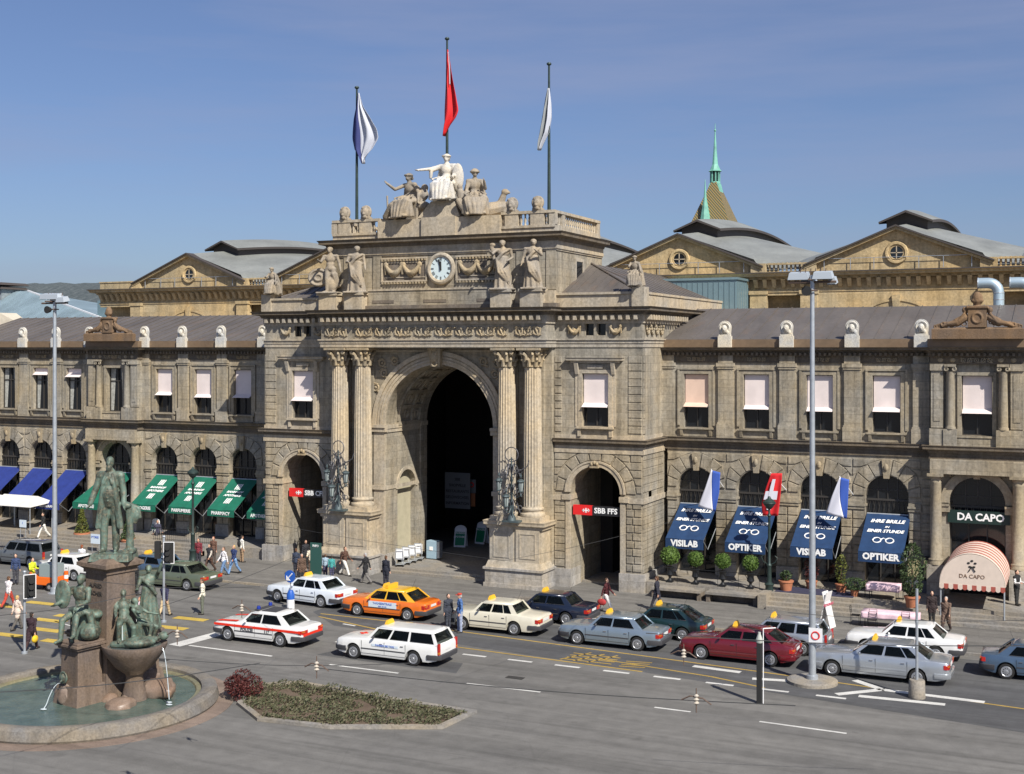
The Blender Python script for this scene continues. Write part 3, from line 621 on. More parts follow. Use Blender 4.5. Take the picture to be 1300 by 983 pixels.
# right flank and left flank of the pavilion
for sx,x in ((1,XR),(-1,XL)):
    xa,xb=sorted((x,x-sx*.8)); W.box(xa,xb,YP+1,83.9,0,15.2)
    for i in range(15):
        z=1.15+i*.44
        if z>7.4 or 4.7<z<5.2: continue
        for j,(ya,yb) in enumerate(((0,.9),(.9,2.2),(2.2,3.58)) if i%2 else ((0,1.5),(1.5,2.9),(2.9,3.58))):
            RU.box(*sorted((x+sx*.001,x+sx*.045)),YP+ya+.012,YP+yb-.012,z+.015,z+.425)
    PL.box(*sorted((x+sx*.001,x+sx*.16)),YP-.16,YW,-.02,1.1)
    MO.box(*sorted((x+sx*.001,x+sx*.12)),YP-.1,YW,4.94,5.22)
    for i in range(10):
        z=8.75+i*.43; RU.box(*sorted((x+sx*.001,x+sx*.05)),YP,YP+.42,z+.012,z+.418)
    
    for q in range(4):                                # hanging garlands carved on the flank frieze
        yy=YP+.7+q*.8
        for a in range(9): CA.ball((x+sx*.08,yy-.3+.6*a/8,14.68-.42*(1-((a-4)/4)**2)),(.08,.07,.09),6,5)
# string course and main entablature round the pavilion
pv=[(XL,YW+.0),(XL,YP),(PC-7.3,YP)]; pr_=[(PC+7.3,YP),(XR,YP),(XR,YW)]
for P in (pv,pr_): 
    band(MO,P,.1,7.62,7.85); band(MO,P,.06,7.85,8.02); CO.sweep(CORN(.40,8.02,8.42),P); band(MO,P,.06,8.42,8.62)
DS=MB()
for P in ([(PC-7.3,YP-.12),(PC-5.4,YP-.12)],[(PC+5.4,YP-.12),(PC+7.3,YP-.12)]): pass
XP=7.35; YE=63.45
path=[(XL,83.9),(XL,YP),(PC-XP,YP),(PC-XP,YE),(PC+XP,YE),(PC+XP,YP),(XR,YP),(XR,83.9)]
W.box(PC-XP,PC+XP,YE,YP+1.5,13.46,15.2)
band(MO,path,.05,13.5,13.72); band(MO,path,.09,13.72,13.9); band(MO,path,.16,13.9,13.98)
band(MO,path,.08,14.82,14.95); CO.sweep(CORN(.72,15.3,15.72),path); band(MO,path,.1,14.95,15.3)
for a,c,y in ((XL,PC-XP-.1,YP),(PC-XP,PC+XP,YE),(PC+XP+.1,XR,YP)): dentils(DS,a+.1,c-.05,y-.1,.34,15.02,15.28,.42,.2)
dentils_y(DS,YP,72,XR+.1,.34,15.02,15.28,.42,.2); MO.add(DS.v,DS.f)
scroll(CA,PC-5.0,PC+5.0,14.4,.62,YE-.02,15); scroll(CA,PC-7.1,PC-5.5,14.4,.62,YE-.02,3); scroll(CA,PC+5.5,PC+7.1,14.4,.62,YE-.02,3)
# central arch wall
AR=3.6; AZ=8.88; AOX=.12
cx=PC+.05
W.prism(archpoly(PC-7.25,PC+7.25,0,13.46,cx,AR,AZ,n=40),YC+.35,YC+1.6)
ring(MO,cx,AZ,AR,AR+.78,YC+.2,YC+.348,40); ring(MO,cx,AZ,AR+.18,AR+.30,YC+.14,YC+.199,40); ring(MO,cx,AZ,AR+.55,AR+.80,YC+.08,YC+.198,40); ring(MO,cx,AZ,AR+.36,AR+.48,YC+.15,YC+.1985,40)
for s in (-1,1):
    a,c=sorted((cx+s*(AR-.12),cx+s*(AR+.95))); MO.box(a,c,YC-.0,YC+.35,8.7,8.88); MO.box(a,c,YC+.08,YC+.36,8.45,8.7); a2,c2=sorted((cx+s*(AR-.001),cx+s*(AR+.8))); MO.box(a2,c2,YC+.2,YC+.349,1.15,8.45)
    a,c=sorted((cx+s*(AR-.06),cx+s*(AR+.86))); MO.box(a,c,YC+.1,YC+.3495,5.0,5.25); PL.box(a,c,YC+.05,YC+1.5,0,1.15)
    MO.box(*sorted((cx+s*AR,cx+s*(AR-.1))),YC+.36,YC+4.5,8.62,8.86); MO.box(*sorted((cx+s*AR,cx+s*(AR-.06))),YC+.36,YC+4.5,8.4,8.62); MO.box(*sorted((cx+s*AR,cx+s*(AR-.05))),YC+.36,YC+4.5,4.98,5.2)
    # spandrel carving
    for q in range(16):
        a=.22+q*.06; rr=AR+1.2+.5*(q%3); X=cx+s*rr*cos(a*1.2); Z=AZ+rr*sin(a*1.2)
        if Z<13.1 and abs(X-cx)<4.5: CA.torus((X,YC+.3,Z),.2,.07,(0,1,0),12,5); CA.ball((X,YC+.3,Z),(.1,.07,.1),6,5); CA.ball((X+.2,YC+.3,Z-.24),(.13,.07,.09),6,5); CA.tube([(X-.3,YC+.3,Z+.1),(X-.1,YC+.26,Z+.27),(X+.2,YC+.3,Z+.2)],.05,5)
    MO.box(*sorted((cx+s*(AR+.88),cx+s*(AR+.96))),YC+.28,YC+.346,8.95,13.3)
MO.box(cx-AR-.96,cx+AR+.96,YC+.28,YC+.3455,13.22,13.34)
k=MB(); k.frus(cx-.3,cx+.3,YC-.1,YC+.5,12.35,cx-.42,cx+.42,YC-.3,YC+.5,13.44); k.ball((cx,YC-.22,12.95),(.22,.16,.32),10,8); k.torus((cx,YC-.26,13.25),.2,.06)
k.torus((cx,YC-.2,12.55),.16,.05); k.build('keystone',CARVE,PV)
# passage walls, blind side arch and coffered vault behind the great arch
D0,D1=YC+1.6,YC+4.5
for s in (-1,1):
    a,c=sorted((cx+s*AR,cx+s*(AR+.6)))
    nz=MB(); yy=YC+2.85
    poly=[(D0+.002,0),(yy-1.1,0)]+[(yy-1.1*cos(PI*q/14),4.9+1.1*sin(PI*q/14)) for q in range(15)]+[(yy+1.1,0),(D1,0),(D1,AZ),(D0+.002,AZ)]
    W.prismx(poly,a,c); nz.box(*sorted((cx+s*(AR+.35),cx+s*(AR+.4))),yy-1.15,yy+1.15,.5,6.2); nz.build('niche_panel',mat('niche_cream',(.42,.38,.27),.85,var=.1),PV)
    for q in range(14):
        a0,a1=PI*q/14,PI*(q+1)/14
        P=[(yy-1.1*cos(a0),4.9+1.1*sin(a0)),(yy-1.3*cos(a0),4.9+1.3*sin(a0)),(yy-1.3*cos(a1),4.9+1.3*sin(a1)),(yy-1.1*cos(a1),4.9+1.1*sin(a1))]
        MO.prismx(P,*sorted((cx+s*AR,cx+s*(AR-.06))))
    W.box(*sorted((cx+s*(AR-.08),cx+s*(AR+.6))),D1,D1+.8,0,AZ); MO.box(*sorted((cx+s*(AR-.16),cx+s*(AR-.07))),D1-.06,D1+.8,8.6,8.87)
V=MB()
ring(V,cx,AZ,AR,AR+.5,D0,D1,40)
for q in range(11):                                   # coffer ribs and rosettes
    a=PI*(q+.5)/11
    for yb in (D0+.1,D0+1.65,D1-.25):
        P=[(cx-(AR-.13)*cos(a+t),AZ+(AR-.13)*sin(a+t)) for t in (-.12,.12)]+[(cx-AR*cos(a+t),AZ+AR*sin(a+t)) for t in (.12,-.12)]
        V.prism(P,yb,yb+.2)
    for ym in (D0+1.1,D0+2.35): V.torus((cx-(AR-.02)*cos(a),ym,AZ+(AR-.02)*sin(a)),.22,.07,(cos(a),0,-sin(a)),14,5)
for q in range(12):
    a=PI*q/11-.0; P=[(cx-(AR-.13)*cos(a+t),AZ+(AR-.13)*sin(a+t)) for t in (-.035,.035)]+[(cx-AR*cos(a+t),AZ+AR*sin(a+t)) for t in (.035,-.035)]
    V.prism(P,D0+.1,D1-.05)
V.build('coffered_vault',STONE,PV)
ib=MB(); ib.prism([(cx-AR-.6,AZ)]+[(cx-(AR-.08)*cos(PI*q/30),AZ+(AR-.08)*sin(PI*q/30)) for q in range(31)]+[(cx+AR+.6,AZ),(cx+AR+.6,AZ+AR+.6),(cx-AR-.6,AZ+AR+.6)],D1,D1+.8); ib.build('inner_arch',STONE,PV)
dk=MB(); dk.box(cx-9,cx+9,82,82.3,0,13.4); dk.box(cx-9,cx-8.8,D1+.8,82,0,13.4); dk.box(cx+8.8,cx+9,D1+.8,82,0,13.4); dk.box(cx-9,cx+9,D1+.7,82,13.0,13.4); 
dk.box(cx-9,cx-AR-.3,D1+.75,D1+.85,0,13); dk.box(cx+AR+.3,cx+9,D1+.75,D1+.85,0,13); dk.build('shade_black_back_wall',INNER,PV)  # hall walls coloured near-black, their shade is in the paint
# column pedestals and columns
def corinth(b,x,y,z0,z1,r):
    h=z1-z0; b.lathe([(r*.86,z0),(r*.95,z0+.06),(r*.84,z0+.1),(r*.9,z0+h*.5),(r*1.15,z0+h*.85),(r*1.2,z1-.14)],(x,y,0),16)
    for row,(zz,rr,n,hh) in enumerate(((z0+.08,r*.92,8,h*.38),(z0+h*.32,r*1.0,8,h*.4))):
        for k in range(n):
            a=2*PI*(k+.5*row)/n; c,s_=cos(a),sin(a)
            b.tube([(x+rr*c,y+rr*s_,zz),(x+(rr+.06)*c,y+(rr+.06)*s_,zz+hh*.7),(x+(rr+.2)*c,y+(rr+.2)*s_,zz+hh),(x+(rr+.24)*c,y+(rr+.24)*s_,zz+hh*.8)],[.13,.12,.08,.05],6)
    for a in (45,135,225,315):
        c,s_=cos(R(a)),sin(R(a)); b.ball((x+r*1.35*c,y+r*1.35*s_,z1-.28),(.15,.15,.16),8,6)
    q=r*1.42; b.box(x-q,x+q,y-q,y+q,z1-.13,z1)
def flut(x,y,z0,z1,r,n=20,ts=14):
    b=MB(); m=n*4; prof=[]
    for j in range(ts+1):
        t=j/ts; prof.append((z0+(z1-z0)*t, r*(1-.15*t**1.6)))
    for z,rr in prof:
        for k in range(m):
            q=rr*(1-(.075 if k%4 in (1,2,3) else 0)-(.03 if k%4==2 else 0)); a=2*PI*k/m; b.v.append((x+q*cos(a),y+q*sin(a),z))
    for j in range(ts):
        for k in range(m): b.f.append((j*m+k,j*m+(k+1)%m,(j+1)*m+(k+1)%m,(j+1)*m+k))
    return b
for s in (-1,1):
    xs=[PC+s*6.35,PC+s*4.75]; xa=min(xs)-.9; xb=max(xs)+.9; xm=(xa+xb)/2
    p=MB(); y0=YE-.12
    PL.box(xa-.12,xb+.12,y0-.32,YP+.4,-.02,.32); PL.box(xa-.05,xb+.05,y0-.24,YP+.4,.32,1.08); PL.box(xa-.14,xb+.14,y0-.34,YP+.4,1.08,1.2)
    p.frus(xa-.04,xb+.04,y0-.22,YP+.3,1.2,xa+.08,xb-.08,y0-.08,YP+.3,1.55)
    for x in xs:
        p.box(x-.72,x+.72,y0-.08,y0+.5,1.55,3.36); p.box(x-.5,x+.5,y0-.11,y0-.079,1.75,1.82); p.box(x-.5,x+.5,y0-.11,y0-.079,3.1,3.17); p.box(x-.5,x-.43,y0-.11,y0-.079,1.82,3.1); p.box(x+.43,x+.5,y0-.11,y0-.079,1.82,3.1)
    p.box(xa+.1,xb-.1,y0,YP+.3,1.551,3.361)
    p.sweep(CORN(.24,3.36,3.8),[(xa+.05,YP+.3),(xa+.05,y0-.02),(xb-.05,y0-.02),(xb-.05,YP+.3)]); p.box(xa+.05,xb-.05,y0-.02,YP+.3,3.37,3.8)
    p.build('column_pedestal',TRIM,PV)
    for x in xs:
        y=YE+.52; c=flut(x,y,4.62,12.35,.55); o=c.build('column',TRIM,PV,smooth=25)
        bb=MB(); bb.box(x-.72,x+.72,y-.72,y+.72,3.8,4.06); bb.lathe([(.7,4.06),(.73,4.14),(.70,4.24),(.58,4.3),(.58,4.38),(.64,4.44),(.64,4.52),(.56,4.58),(.55,4.64)],(x,y,0),24); bb.build('column_base',TRIM,o,smooth=40)
        cc=MB(); corinth(cc,x,y,12.35,13.46,.5); cc.build('capital',CARVE,o,smooth=40)
        W.box(x-.45,x+.45,YC+.2,YC+.349,3.85,13.46)
# attic
AX0,AX1,AY0,AY1=-42.45,-27.45,64.75,71.9
W.box(AX0,AX1,AY0,AY1,15.7,19.3)
DA=MB(); DA.box(AX0-.2,AX1+.2,AY0-.55,AY1+.1,15.72,15.98); 
W.box(AX0+2.9,AX1-2.9,AY0-.35,AY0,15.98,16.85); MO.box(AX0+2.9,AX1-2.9,AY0-.4,AY0,16.85,16.95)
for q in (-3.6,-.1,3.4): DA.box(PC+q-.75,PC+q+.75,AY0-.375,AY0-.351,16.12,16.3)
DA.build('weathered_blocking_course',DARKST,PV)
for x in (-42.05,-40.25,-30.5,-28.65):
    MO.box(x-.62,x+.62,AY0-.95,AY0,15.72,16.62); MO.box(x-.7,x+.7,AY0-1.03,AY0,16.62,16.78)
MO.box(-31.65,-27.45,AY0-.3,AY0,15.98,16.7); MO.box(-42.45,-39.1,AY0-.3,AY0,15.98,16.7)
ap=[(AX0,AY1),(AX0,AY0),(AX1,AY0),(AX1,AY1)]
band(MO,ap,.06,18.95,19.05); band(MO,ap,.12,19.05,19.2); CO.sweep(CORN(.62,19.5,19.98),ap); band(MO,ap,.1,19.2,19.5); W.box(AX0,AX1,AY0,AY1,19.3,20.05)
for x0,x1 in ((-42.4,-41.35),(-38.9,-38.75),(-31.0,-30.85)): pass
for x in (-41.15,-39.1,-31.45,-29.6,-27.75): RU.box(x-.3,x+.3,AY0-.06,AY0-.001,16.75,18.94)
# relief panels left and right of the clock
CX,CZ=-34.72,18.1
for a,c in ((-38.8,CX-.95),(CX+.95,-30.85)):
    DP=MB(); DP.box(a,c,AY0-.02,AY0-.0005,17.38,18.82); DP.build('relief_ground',DARKST,PV)
    for z in (17.38,18.74): MO.box(a,c,AY0-.12,AY0-.0004,z,z+.09); dentils(CA,a,c,AY0-.08,.08,z-.12,z-.01,.2,.1)
    for x in (a,c-.09): MO.box(x,x+.09,AY0-.11,AY0-.0003,17.47,18.74)
    MO.box(a+.3,c-.05,AY0-.06,AY0-.02,18.5,18.56); MO.box(a+.3,c-.05,AY0-.06,AY0-.02,17.62,17.68)
    for q in (.28,.66): 
        xx=a+(c-a)*q; garland(CA,xx,18.38,1.1,.5,AY0-.04,.15)
        for t in range(7): CA.ball((xx-.4+.13*t,AY0-.1,18.3-.55*(1-((t-3)/3.6)**2)),(.11,.1,.11),6,5)
# corner statue plinths
# clock
ck=MB(); ck.torus((CX,AY0-.1,CZ),.80,.15,(0,1,0),36,8); ck.prism([(CX+.78*cos(t*PI/18),CZ+.78*sin(t*PI/18)) for t in range(36)],AY0-.12,AY0-.02)
clk=ck.build('clock',TRIM,PV,smooth=40)
cf=MB(); cf.prism([(CX+.68*cos(t*PI/20),CZ+.68*sin(t*PI/20)) for t in range(40)],AY0-.15,AY0-.121); cf.build('clock_face',mat('clock_white',(.62,.72,.72),.4),clk)
ch=MB()
for t,w,l in ((-4,.045,.56),(-2.5,.07,.42)):
    a=R(90-t*6*0-t*-1.2); a=R(90+ (30 if l>.5 else 3)*.5)
    ch.tube([(CX-.1*cos(a),AY0-.17,CZ-.1*sin(a)),(CX+l*cos(a),AY0-.17,CZ+l*sin(a))],w,4)
ch.build('clock_hands',BLACK,clk)
cn=MB()
ROM=[1,2,3,2,1,2,3,4,2,1,2,3]
for h in range(12):
    a=R(90-30*(h+1)); n=ROM[h]
    for q in range(n):
        o=(q-(n-1)/2)*.055; c=Vector((CX+.56*cos(a)-o*sin(a),AY0-.155,CZ+.56*sin(a)+o*cos(a))); d=Vector((cos(a),0,sin(a)))*.09; cn.tube([c-d,c+d],.016,4)
cn.build('clock_numerals',BLACK,clk)
# blocking course, balustrades
bl=MB(); bp=[(AX0+.1,AY1),(AX0+.1,AY0+.1),(AX1-.1,AY0+.1),(AX1-.1,AY1)]
bl.box(AX0+.1,AX1-.1,AY0+.1,AY1,20.0,20.28)
bl.box(-39.0,-30.9,AY0-.15,AY0+1.6,20.02,21.08); bl.box(-35.95,-33.7,AY0-.3,AY0+1.9,20.02,21.12); bl.frus(-36.3,-33.5,AY0-.1,AY0+1.8,21.12,-35.5,-34.0,AY0+.1,AY0+1.6,22.1)
def baluster_run(b,x0,y0,x1,y1,z,h=.66,sp=.24,r=.085):
    L=math.hypot(x1-x0,y1-y0); n=max(1,int(L/sp))
    for i in range(n):
        t=(i+.5)/n; b.lathe([(r*.8,0),(r*.8,.08),(r*.5,.12),(r*1.05,.28),(r*.5,.52),(r*.8,.6),(r*.8,h)],(x0+(x1-x0)*t,y0+(y1-y0)*t,z),6)
bal=MB()
for (x0,x1) in ((-42.35,-39.0),(-30.9,-27.55)):
    bl.box(x0,x1,AY0+.02,AY0+.38,20.28,20.42); bl.box(x0,x1,AY0+.0,AY0+.4,21.08,21.24)
for x in (-42.2,-41.5,-40.0,-30.25,-28.65,-27.72): bl.box(x-.2 if x in(-42.2,-27.72) else x-.42,x+.2 if x in(-42.2,-27.72) else x+.42,AY0+.04,AY0+.36,20.42,21.08)
for x0,x1 in ((-41.95,-41.9),(-41.08,-40.42),(-39.58,-39.0),(-30.9,-30.67),(-29.83,-29.07),(-28.23,-27.95)): 
    if x1-x0>.1: baluster_run(bal,x0,AY0+.2,x1,AY0+.2,20.42)
for x in (AX1-.3,AX0+.3):
    bl.box(x-.2,x+.2,AY0+.38,AY1,20.281,20.42); bl.box(x-.21,x+.21,AY0+.4,AY1,21.081,21.24); bl.box(x-.18,x+.18,AY1-.4,AY1,20.42,21.08); bl.box(x-.18,x+.18,AY0+1.2,AY0+1.6,20.42,21.08)
    baluster_run(bal,x,AY0+.4,x,AY0+1.2,20.42); baluster_run(bal,x,AY0+1.6,x,AY1-.4,20.42,sp=.3)
bl.build('balustrade',TRIM,PV); build_split(bal,'balusters',TRIM,PV,gap=.14,smooth=60)
# attic side window
ws=MB(); ws.box(AX1+.001,AX1+.08,AY0+2.6,AY0+4.3,17.3,17.42); ws.box(AX1+.001,AX1+.06,AY0+2.72,AY0+2.9,17.42,18.7); ws.box(AX1+.001,AX1+.06,AY0+3.9,AY0+4.1,17.42,18.7); ws.box(AX1+.001,AX1+.06,AY0+2.9,AY0+3.9,18.5,18.7); ws.build('window_surround',TRIM,PV)
g=MB(); g.box(AX1+.0,AX1+.02,AY0+2.9,AY0+3.9,17.42,18.5); g.build('window',GLASS,PV)
# parapets and low roofs of the side bays
pp=MB()
for sx,xi,xo in ((-1,AX0-.0,XL),(1,AX1+.0,XR)):
    x0,x1=sorted((xi,xo)); pp.box(x0,x1,YP-.1,YP+.35,15.72,16.42); pp.box(x0-.05,x1+.05,YP-.2,YP+.4,16.42,16.55)
    xa,xb=sorted((xo,xo-sx*.4)); pp.box(xa,xb,YP+.35,83.5,15.72,16.42); pp.box(xa-.06,xb+.06,YP+.4,83.5,16.42,16.55)
    pp.box(xo-.55 if sx>0 else xo-.15,xo+.15 if sx>0 else xo+.55,YP-.25,YP+.6,15.73,16.8)
    rf=MB(); y0=YP+.4; xo2=xo-sx*.3
    A=(xi,y0,16.5);B=(xo2,y0,16.5);C=(xi,AY1-1.8,18.5);D=(xo2,83.5,16.5);E=(xi,83.5,18.5)
    rf.add([A,B,C,D,E,(xi,83.5,15.7),(xo2,83.5,15.7),(xi,y0,15.7),(xo2,y0,15.7)],[(0,1,2),(1,3,4,2),(3,6,5,4),(0,7,8,1),(1,8,6,3)])
    for q in range(9):                                # standing seams on the front slope
        t=(q+.5)/9; px=xi+(xo2-xi)*t; a=Vector((px,y0,16.52)); l=1-t; c=Vector((px,y0+(AY1-1.8-y0)*l,16.52+2*l)); rf.tube([a,c],.022,4)
    for q in range(12):
        t=q/12; yy=AY1-1.8+(83.5-AY1+1.8)*t; rf.tube([(xo2,y0+(83.5-y0)*((q+3)/15),16.52),(xi,max(AY1-1.8,y0+(83.5-y0)*((q+3)/15)),18.53)],.022,4)
    rf.tube([(xo2,y0,16.53),(xi,AY1-1.8,18.55)],.06,6)
    rf.build('low_roof',ROOF,PV)
rf=MB(); rf.box(AX0,AX1,AY1-.1,83.8,15.7,18.4); rf.build('rear_roof',ROOF,PV)
build_split(pp,'parapet',TRIM,PV)
W.add(RU.v,RU.f); W.build('wall',STONE,PV); build_split(CO,'cornice',CORNM,PV); build_split(MO,'moulding',TRIM,PV); CA.v=[v for v in CA.v]; build_split(CA,'carved_ornament',CARVE,PV,gap=.12,smooth=60); build_split(PL,'plinth',PLINTH,PV)
for o in set(bpy.data.objects)-PB:
    if o.parent==PV: o.location=(34.9,-66,0)

# ---------------------------------------------------------------- train hall with its gables
HL=empty('train_hall',(-40,100,0)); tag(HL,'yellow sandstone train hall with pediments and curved grey roofs behind the wings','building'); HB=set(bpy.data.objects)
YH=84.; AP=[-69.1,-55.,-40.7,-26.3,-11.7,2.9]
hw=MB(); hm_=MB(); hc=MB(); hr=MB(); hv=MB(); hd=MB(); hb=MB()
hx0,hx1=-78.9,12
hw.box(hx0,hx1,YH+1.2,YH+1.6,12,18.2)
for ax in AP:
    hw.prism(archpoly(ax-5.6,ax+5.6,12,18.0,ax,2.75,13.35),YH,YH+1.2)
    g=MB(); g.prism([(ax-2.75,12)]+[(ax-2.75*cos(PI*k/20),13.35+2.75*sin(PI*k/20)) for k in range(21)]+[(ax+2.75,12)],YH+.9,YH+.95); g.build('arched_window',INNER,HL)
    ring(hm_,ax,13.35,2.75,3.2,YH-.1,YH-.002,24); ring(hm_,ax,13.35,3.15,3.28,YH-.16,YH-.101,24); hm_.frus(ax-.18,ax+.18,YH-.25,YH,15.9,ax-.28,ax+.28,YH-.3,YH,16.9)
    hw.prism([(ax-5.4,18.5),(ax+5.4,18.5),(ax+5.4,18.92),(ax,21.12),(ax-5.4,18.92)],YH+.02,YH+.7)
    # rosette window
    hm_.torus((ax,YH-.03,19.62),.62,.13,(0,1,0),28,6); hm_.torus((ax,YH-.02,19.62),.45,.06,(0,1,0),28,6)
    g=MB(); g.prism([(ax+.44*cos(t*PI/12),19.62+.44*sin(t*PI/12)) for t in range(24)],YH-.04,YH-.0); gw=g.build('round_window',GLASS,HL)
    f=MB(); f.box(ax-.03,ax+.03,YH-.07,YH-.045,19.2,20.04); f.box(ax-.42,ax+.42,YH-.07,YH-.046,19.59,19.65); f.build('window_frame',TRIM,gw)
    # raking cornice
    for s in (-1,1):
        P=[(ax,21.12),(ax+s*5.9,18.72),(ax+s*5.9,18.9),(ax,21.3)]; hm_.prism(P,YH-.35,YH+.8); P=[(ax,21.3),(ax+s*5.95,18.9),(ax+s*5.95,19.0),(ax,21.42)]; hd.prism(P,YH-.5,YH+.9)
        for k in range(2): pass
    for q in (-4.6,-2.9,-1.4,1.4,2.9,4.6): hb.box(ax+q-.02,ax+q+.02,YH-.2,YH-.16,18.6,19.35)
    hb.box(ax-5,ax+5,YH-.2,YH-.17,19.33,19.36)
    for s in (-1,1): hw.box(ax+s*5.6-.55,ax+s*5.6+.55,YH-.28,YH+.3,12,17.3); hm_.box(ax+s*5.6-.62,ax+s*5.6+.62,YH-.36,YH+.3,17.05,17.3); hm_.box(ax+s*5.6-.5,ax+s*5.6+.5,YH-.3,YH+.7,18.5,19.15)
hp=[(hx0,YH+30),(hx0,YH),(hx1,YH),(hx1,YH+30)]
band(hm_,hp,.05,17.2,17.35); hm_.sweep(CORN(.75,18.05,18.45),hp); hd.sweep([(-.1,18.45),(.8,18.45),(.8,18.52),(-.1,18.52)],hp); hw.box(hx0+.01,hx1-.01,YH+.02,YH+1.21,16.99,18.04)
n=int((hx1-hx0)/.62)
for i in range(n): xx=hx0+.4+i*.62; hm_.frus(xx-.12,xx+.12,YH-.2,YH,17.5,xx-.13,xx+.13,YH-.55,YH,18.05)
bal=MB()
edges=[hx0]+[(AP[i]+AP[i+1])/2 for i in range(len(AP)-1)]
for i in range(len(AP)-1):
    a,c=AP[i]+6.15,AP[i+1]-6.15
    if c>a: hm_.box(a,c,YH+.0,YH+.35,18.5,18.6); hm_.box(a,c,YH-.02,YH+.37,19.05,19.17); baluster_run(bal,a,YH+.18,c,YH+.18,18.6,.45,.26,.08)
hw.box(hx0,AP[0]-6.1,YH,YH+.5,18.5,19.1); hm_.box(hx0-.05,AP[0]-6.1,YH-.06,YH+.55,19.1,19.2)
SP=7.3
def ridge(y): return 21.36+1.35*sin(PI*min(max((y-84)/36,0),1))
def val(y): return 18.7+2.1*sin(PI*min(max((y-84)/36,0),1))
for i,ax in enumerate(AP):
    def rfn(u,v,ax=ax):
        y=84.1+36*v; s=abs(u-.5)*2; sag=.0; z=ridge(y)*(1-s)+val(y)*s; lim=5.4/SP
        if v<.03 and s>lim: z=val(y)
        return (ax-SP+2*SP*u,y,z)
    hr.grid(rfn,28,30)
    for k in range(30):                               # standing seams
        pass
    # raised ridge ventilator
    for s in (-1,1):
        def vfn(u,v,ax=ax,s=s): y=88.2+26*v; return (ax+s*1.75*u,y,ridge(y)+.95-.72*u)
        hv.grid(vfn,2,24); 
        def vf2(u,v,ax=ax,s=s): y=88.2+26*v; return (ax+s*1.75*u,y,ridge(y)+.87-.72*u)
        hd.grid(vf2,2,24)
        def vf3(u,v,ax=ax,s=s): y=88.9+25*v; return (ax+s*1.35,y,ridge(y)-.6+.95*u)
        hd.grid(vf3,2,24)
        def vf4(u,v,ax=ax,s=s): y=88.2+26*v; return (ax+s*1.75,y,ridge(y)+.05+.17*(1-u)) 
        hd.grid(vf4,1,24)
        hd.add([(ax,88.18,ridge(88.2)+.96),(ax+s*1.78,88.18,ridge(88.2)+.22),(ax+s*1.78,88.18,ridge(88.2)+.1),(ax,88.18,ridge(88.2)+.8)],[(0,1,2,3)])
        hd.add([(ax,88.9,ridge(88.9)+.8),(ax+s*1.35,88.9,ridge(88.9)+.3),(ax+s*1.35,88.9,ridge(88.9)-.6),(ax,88.9,ridge(88.9)-.6)],[(0,1,2,3)])
for nm,b_,mt,sm in (('wall',hw,YELST,0),('mouldings',hm_,YELST,0),('curved_roof',hr,ZINC,30),('ridge_ventilators',hv,ZINC,30),('dark_eaves',hd,mat('dark_eaves',(.06,.05,.045),.7),0),('safety_rail',hb,STEEL,0)): b_.build(nm,mt,HL,smooth=sm)
build_split(bal,'balusters',YELST,HL,gap=.14)
for o in set(bpy.data.objects)-HB:
    if o.parent==HL: o.location=(40,-100,0)
# ---------------------------------------------------------------- neighbours behind
gb=empty('roof_penthouse',(-26.4,83,15.8)); tag(gb,'pale blue metal penthouse box on the roof behind the pavilion','rooftop box')
b=MB(); b.box(-3.5,5.0,-2.2,2.4,0,2.15); b.box(-3.6,5.1,-2.3,2.5,2.15,2.3); b.build('casing',mat('pale_blue_metal',(.22,.32,.35),.35,.4,var=.08),gb)
b=MB(); 
for i in range(24): b.box(-3.4+i*.36,-3.36+i*.36,-2.23,-2.2,0,2.1)
for i in range(10): b.box(5.0,5.03,-2.1+i*.46,-2.05+i*.46,0,2.1)
b.build('seams',mat('seam_blue',(.12,.18,.2),.5),gb)
for i,(x,lab) in enumerate(((-5.6,'left of two pale bent ventilation pipes on the right roof'),(-3.9,'right of two pale bent ventilation pipes on the right roof'))):
    e=empty('ventilation_pipe',(x,76,15.7)); tag(e,lab,'pipe','bent ventilation pipes')
    b=MB(); pts=[(0.6,0,0),(0.6,0,.9)]+[(0.6-.55+.55*cos(PI/2*k/6),0,.9+.55*sin(PI/2*k/6)) for k in range(7)]+[(-.5,0,1.45)]; b.tube(pts,.3,14); b.build('duct',mat('pale_duct',(.50,.62,.68),.35,.5),e,smooth=40)
    c=MB(); c.lathe([(.36,0),(.36,.12),(.31,.14)],(.6,0,-.0),14); 
    for z in (.5,.88): c.torus((.6,0,z),.3,.025,(0,0,1),14,5)
    c.torus((-.5,0,1.45),.3,.03,(1,0,0),14,5); c.build('collar',STEEL,e)
for x,lab in ((-47.3,'left of two pale blue flue pipes beside the seated statue'),(-46.3,'right of two pale blue flue pipes beside the seated statue')):
    b=MB(); b.lathe([(.3,0),(.3,1.5),(.34,1.5),(.34,1.62),(.22,1.7)],(0,0,0),14); o=b.build('flue_pipe',mat('pale_duct2',(.30,.42,.48),.4,.4),None,smooth=40,loc=(x-1.2,77,15.8)); tag(o,lab,'pipe','flue pipes')
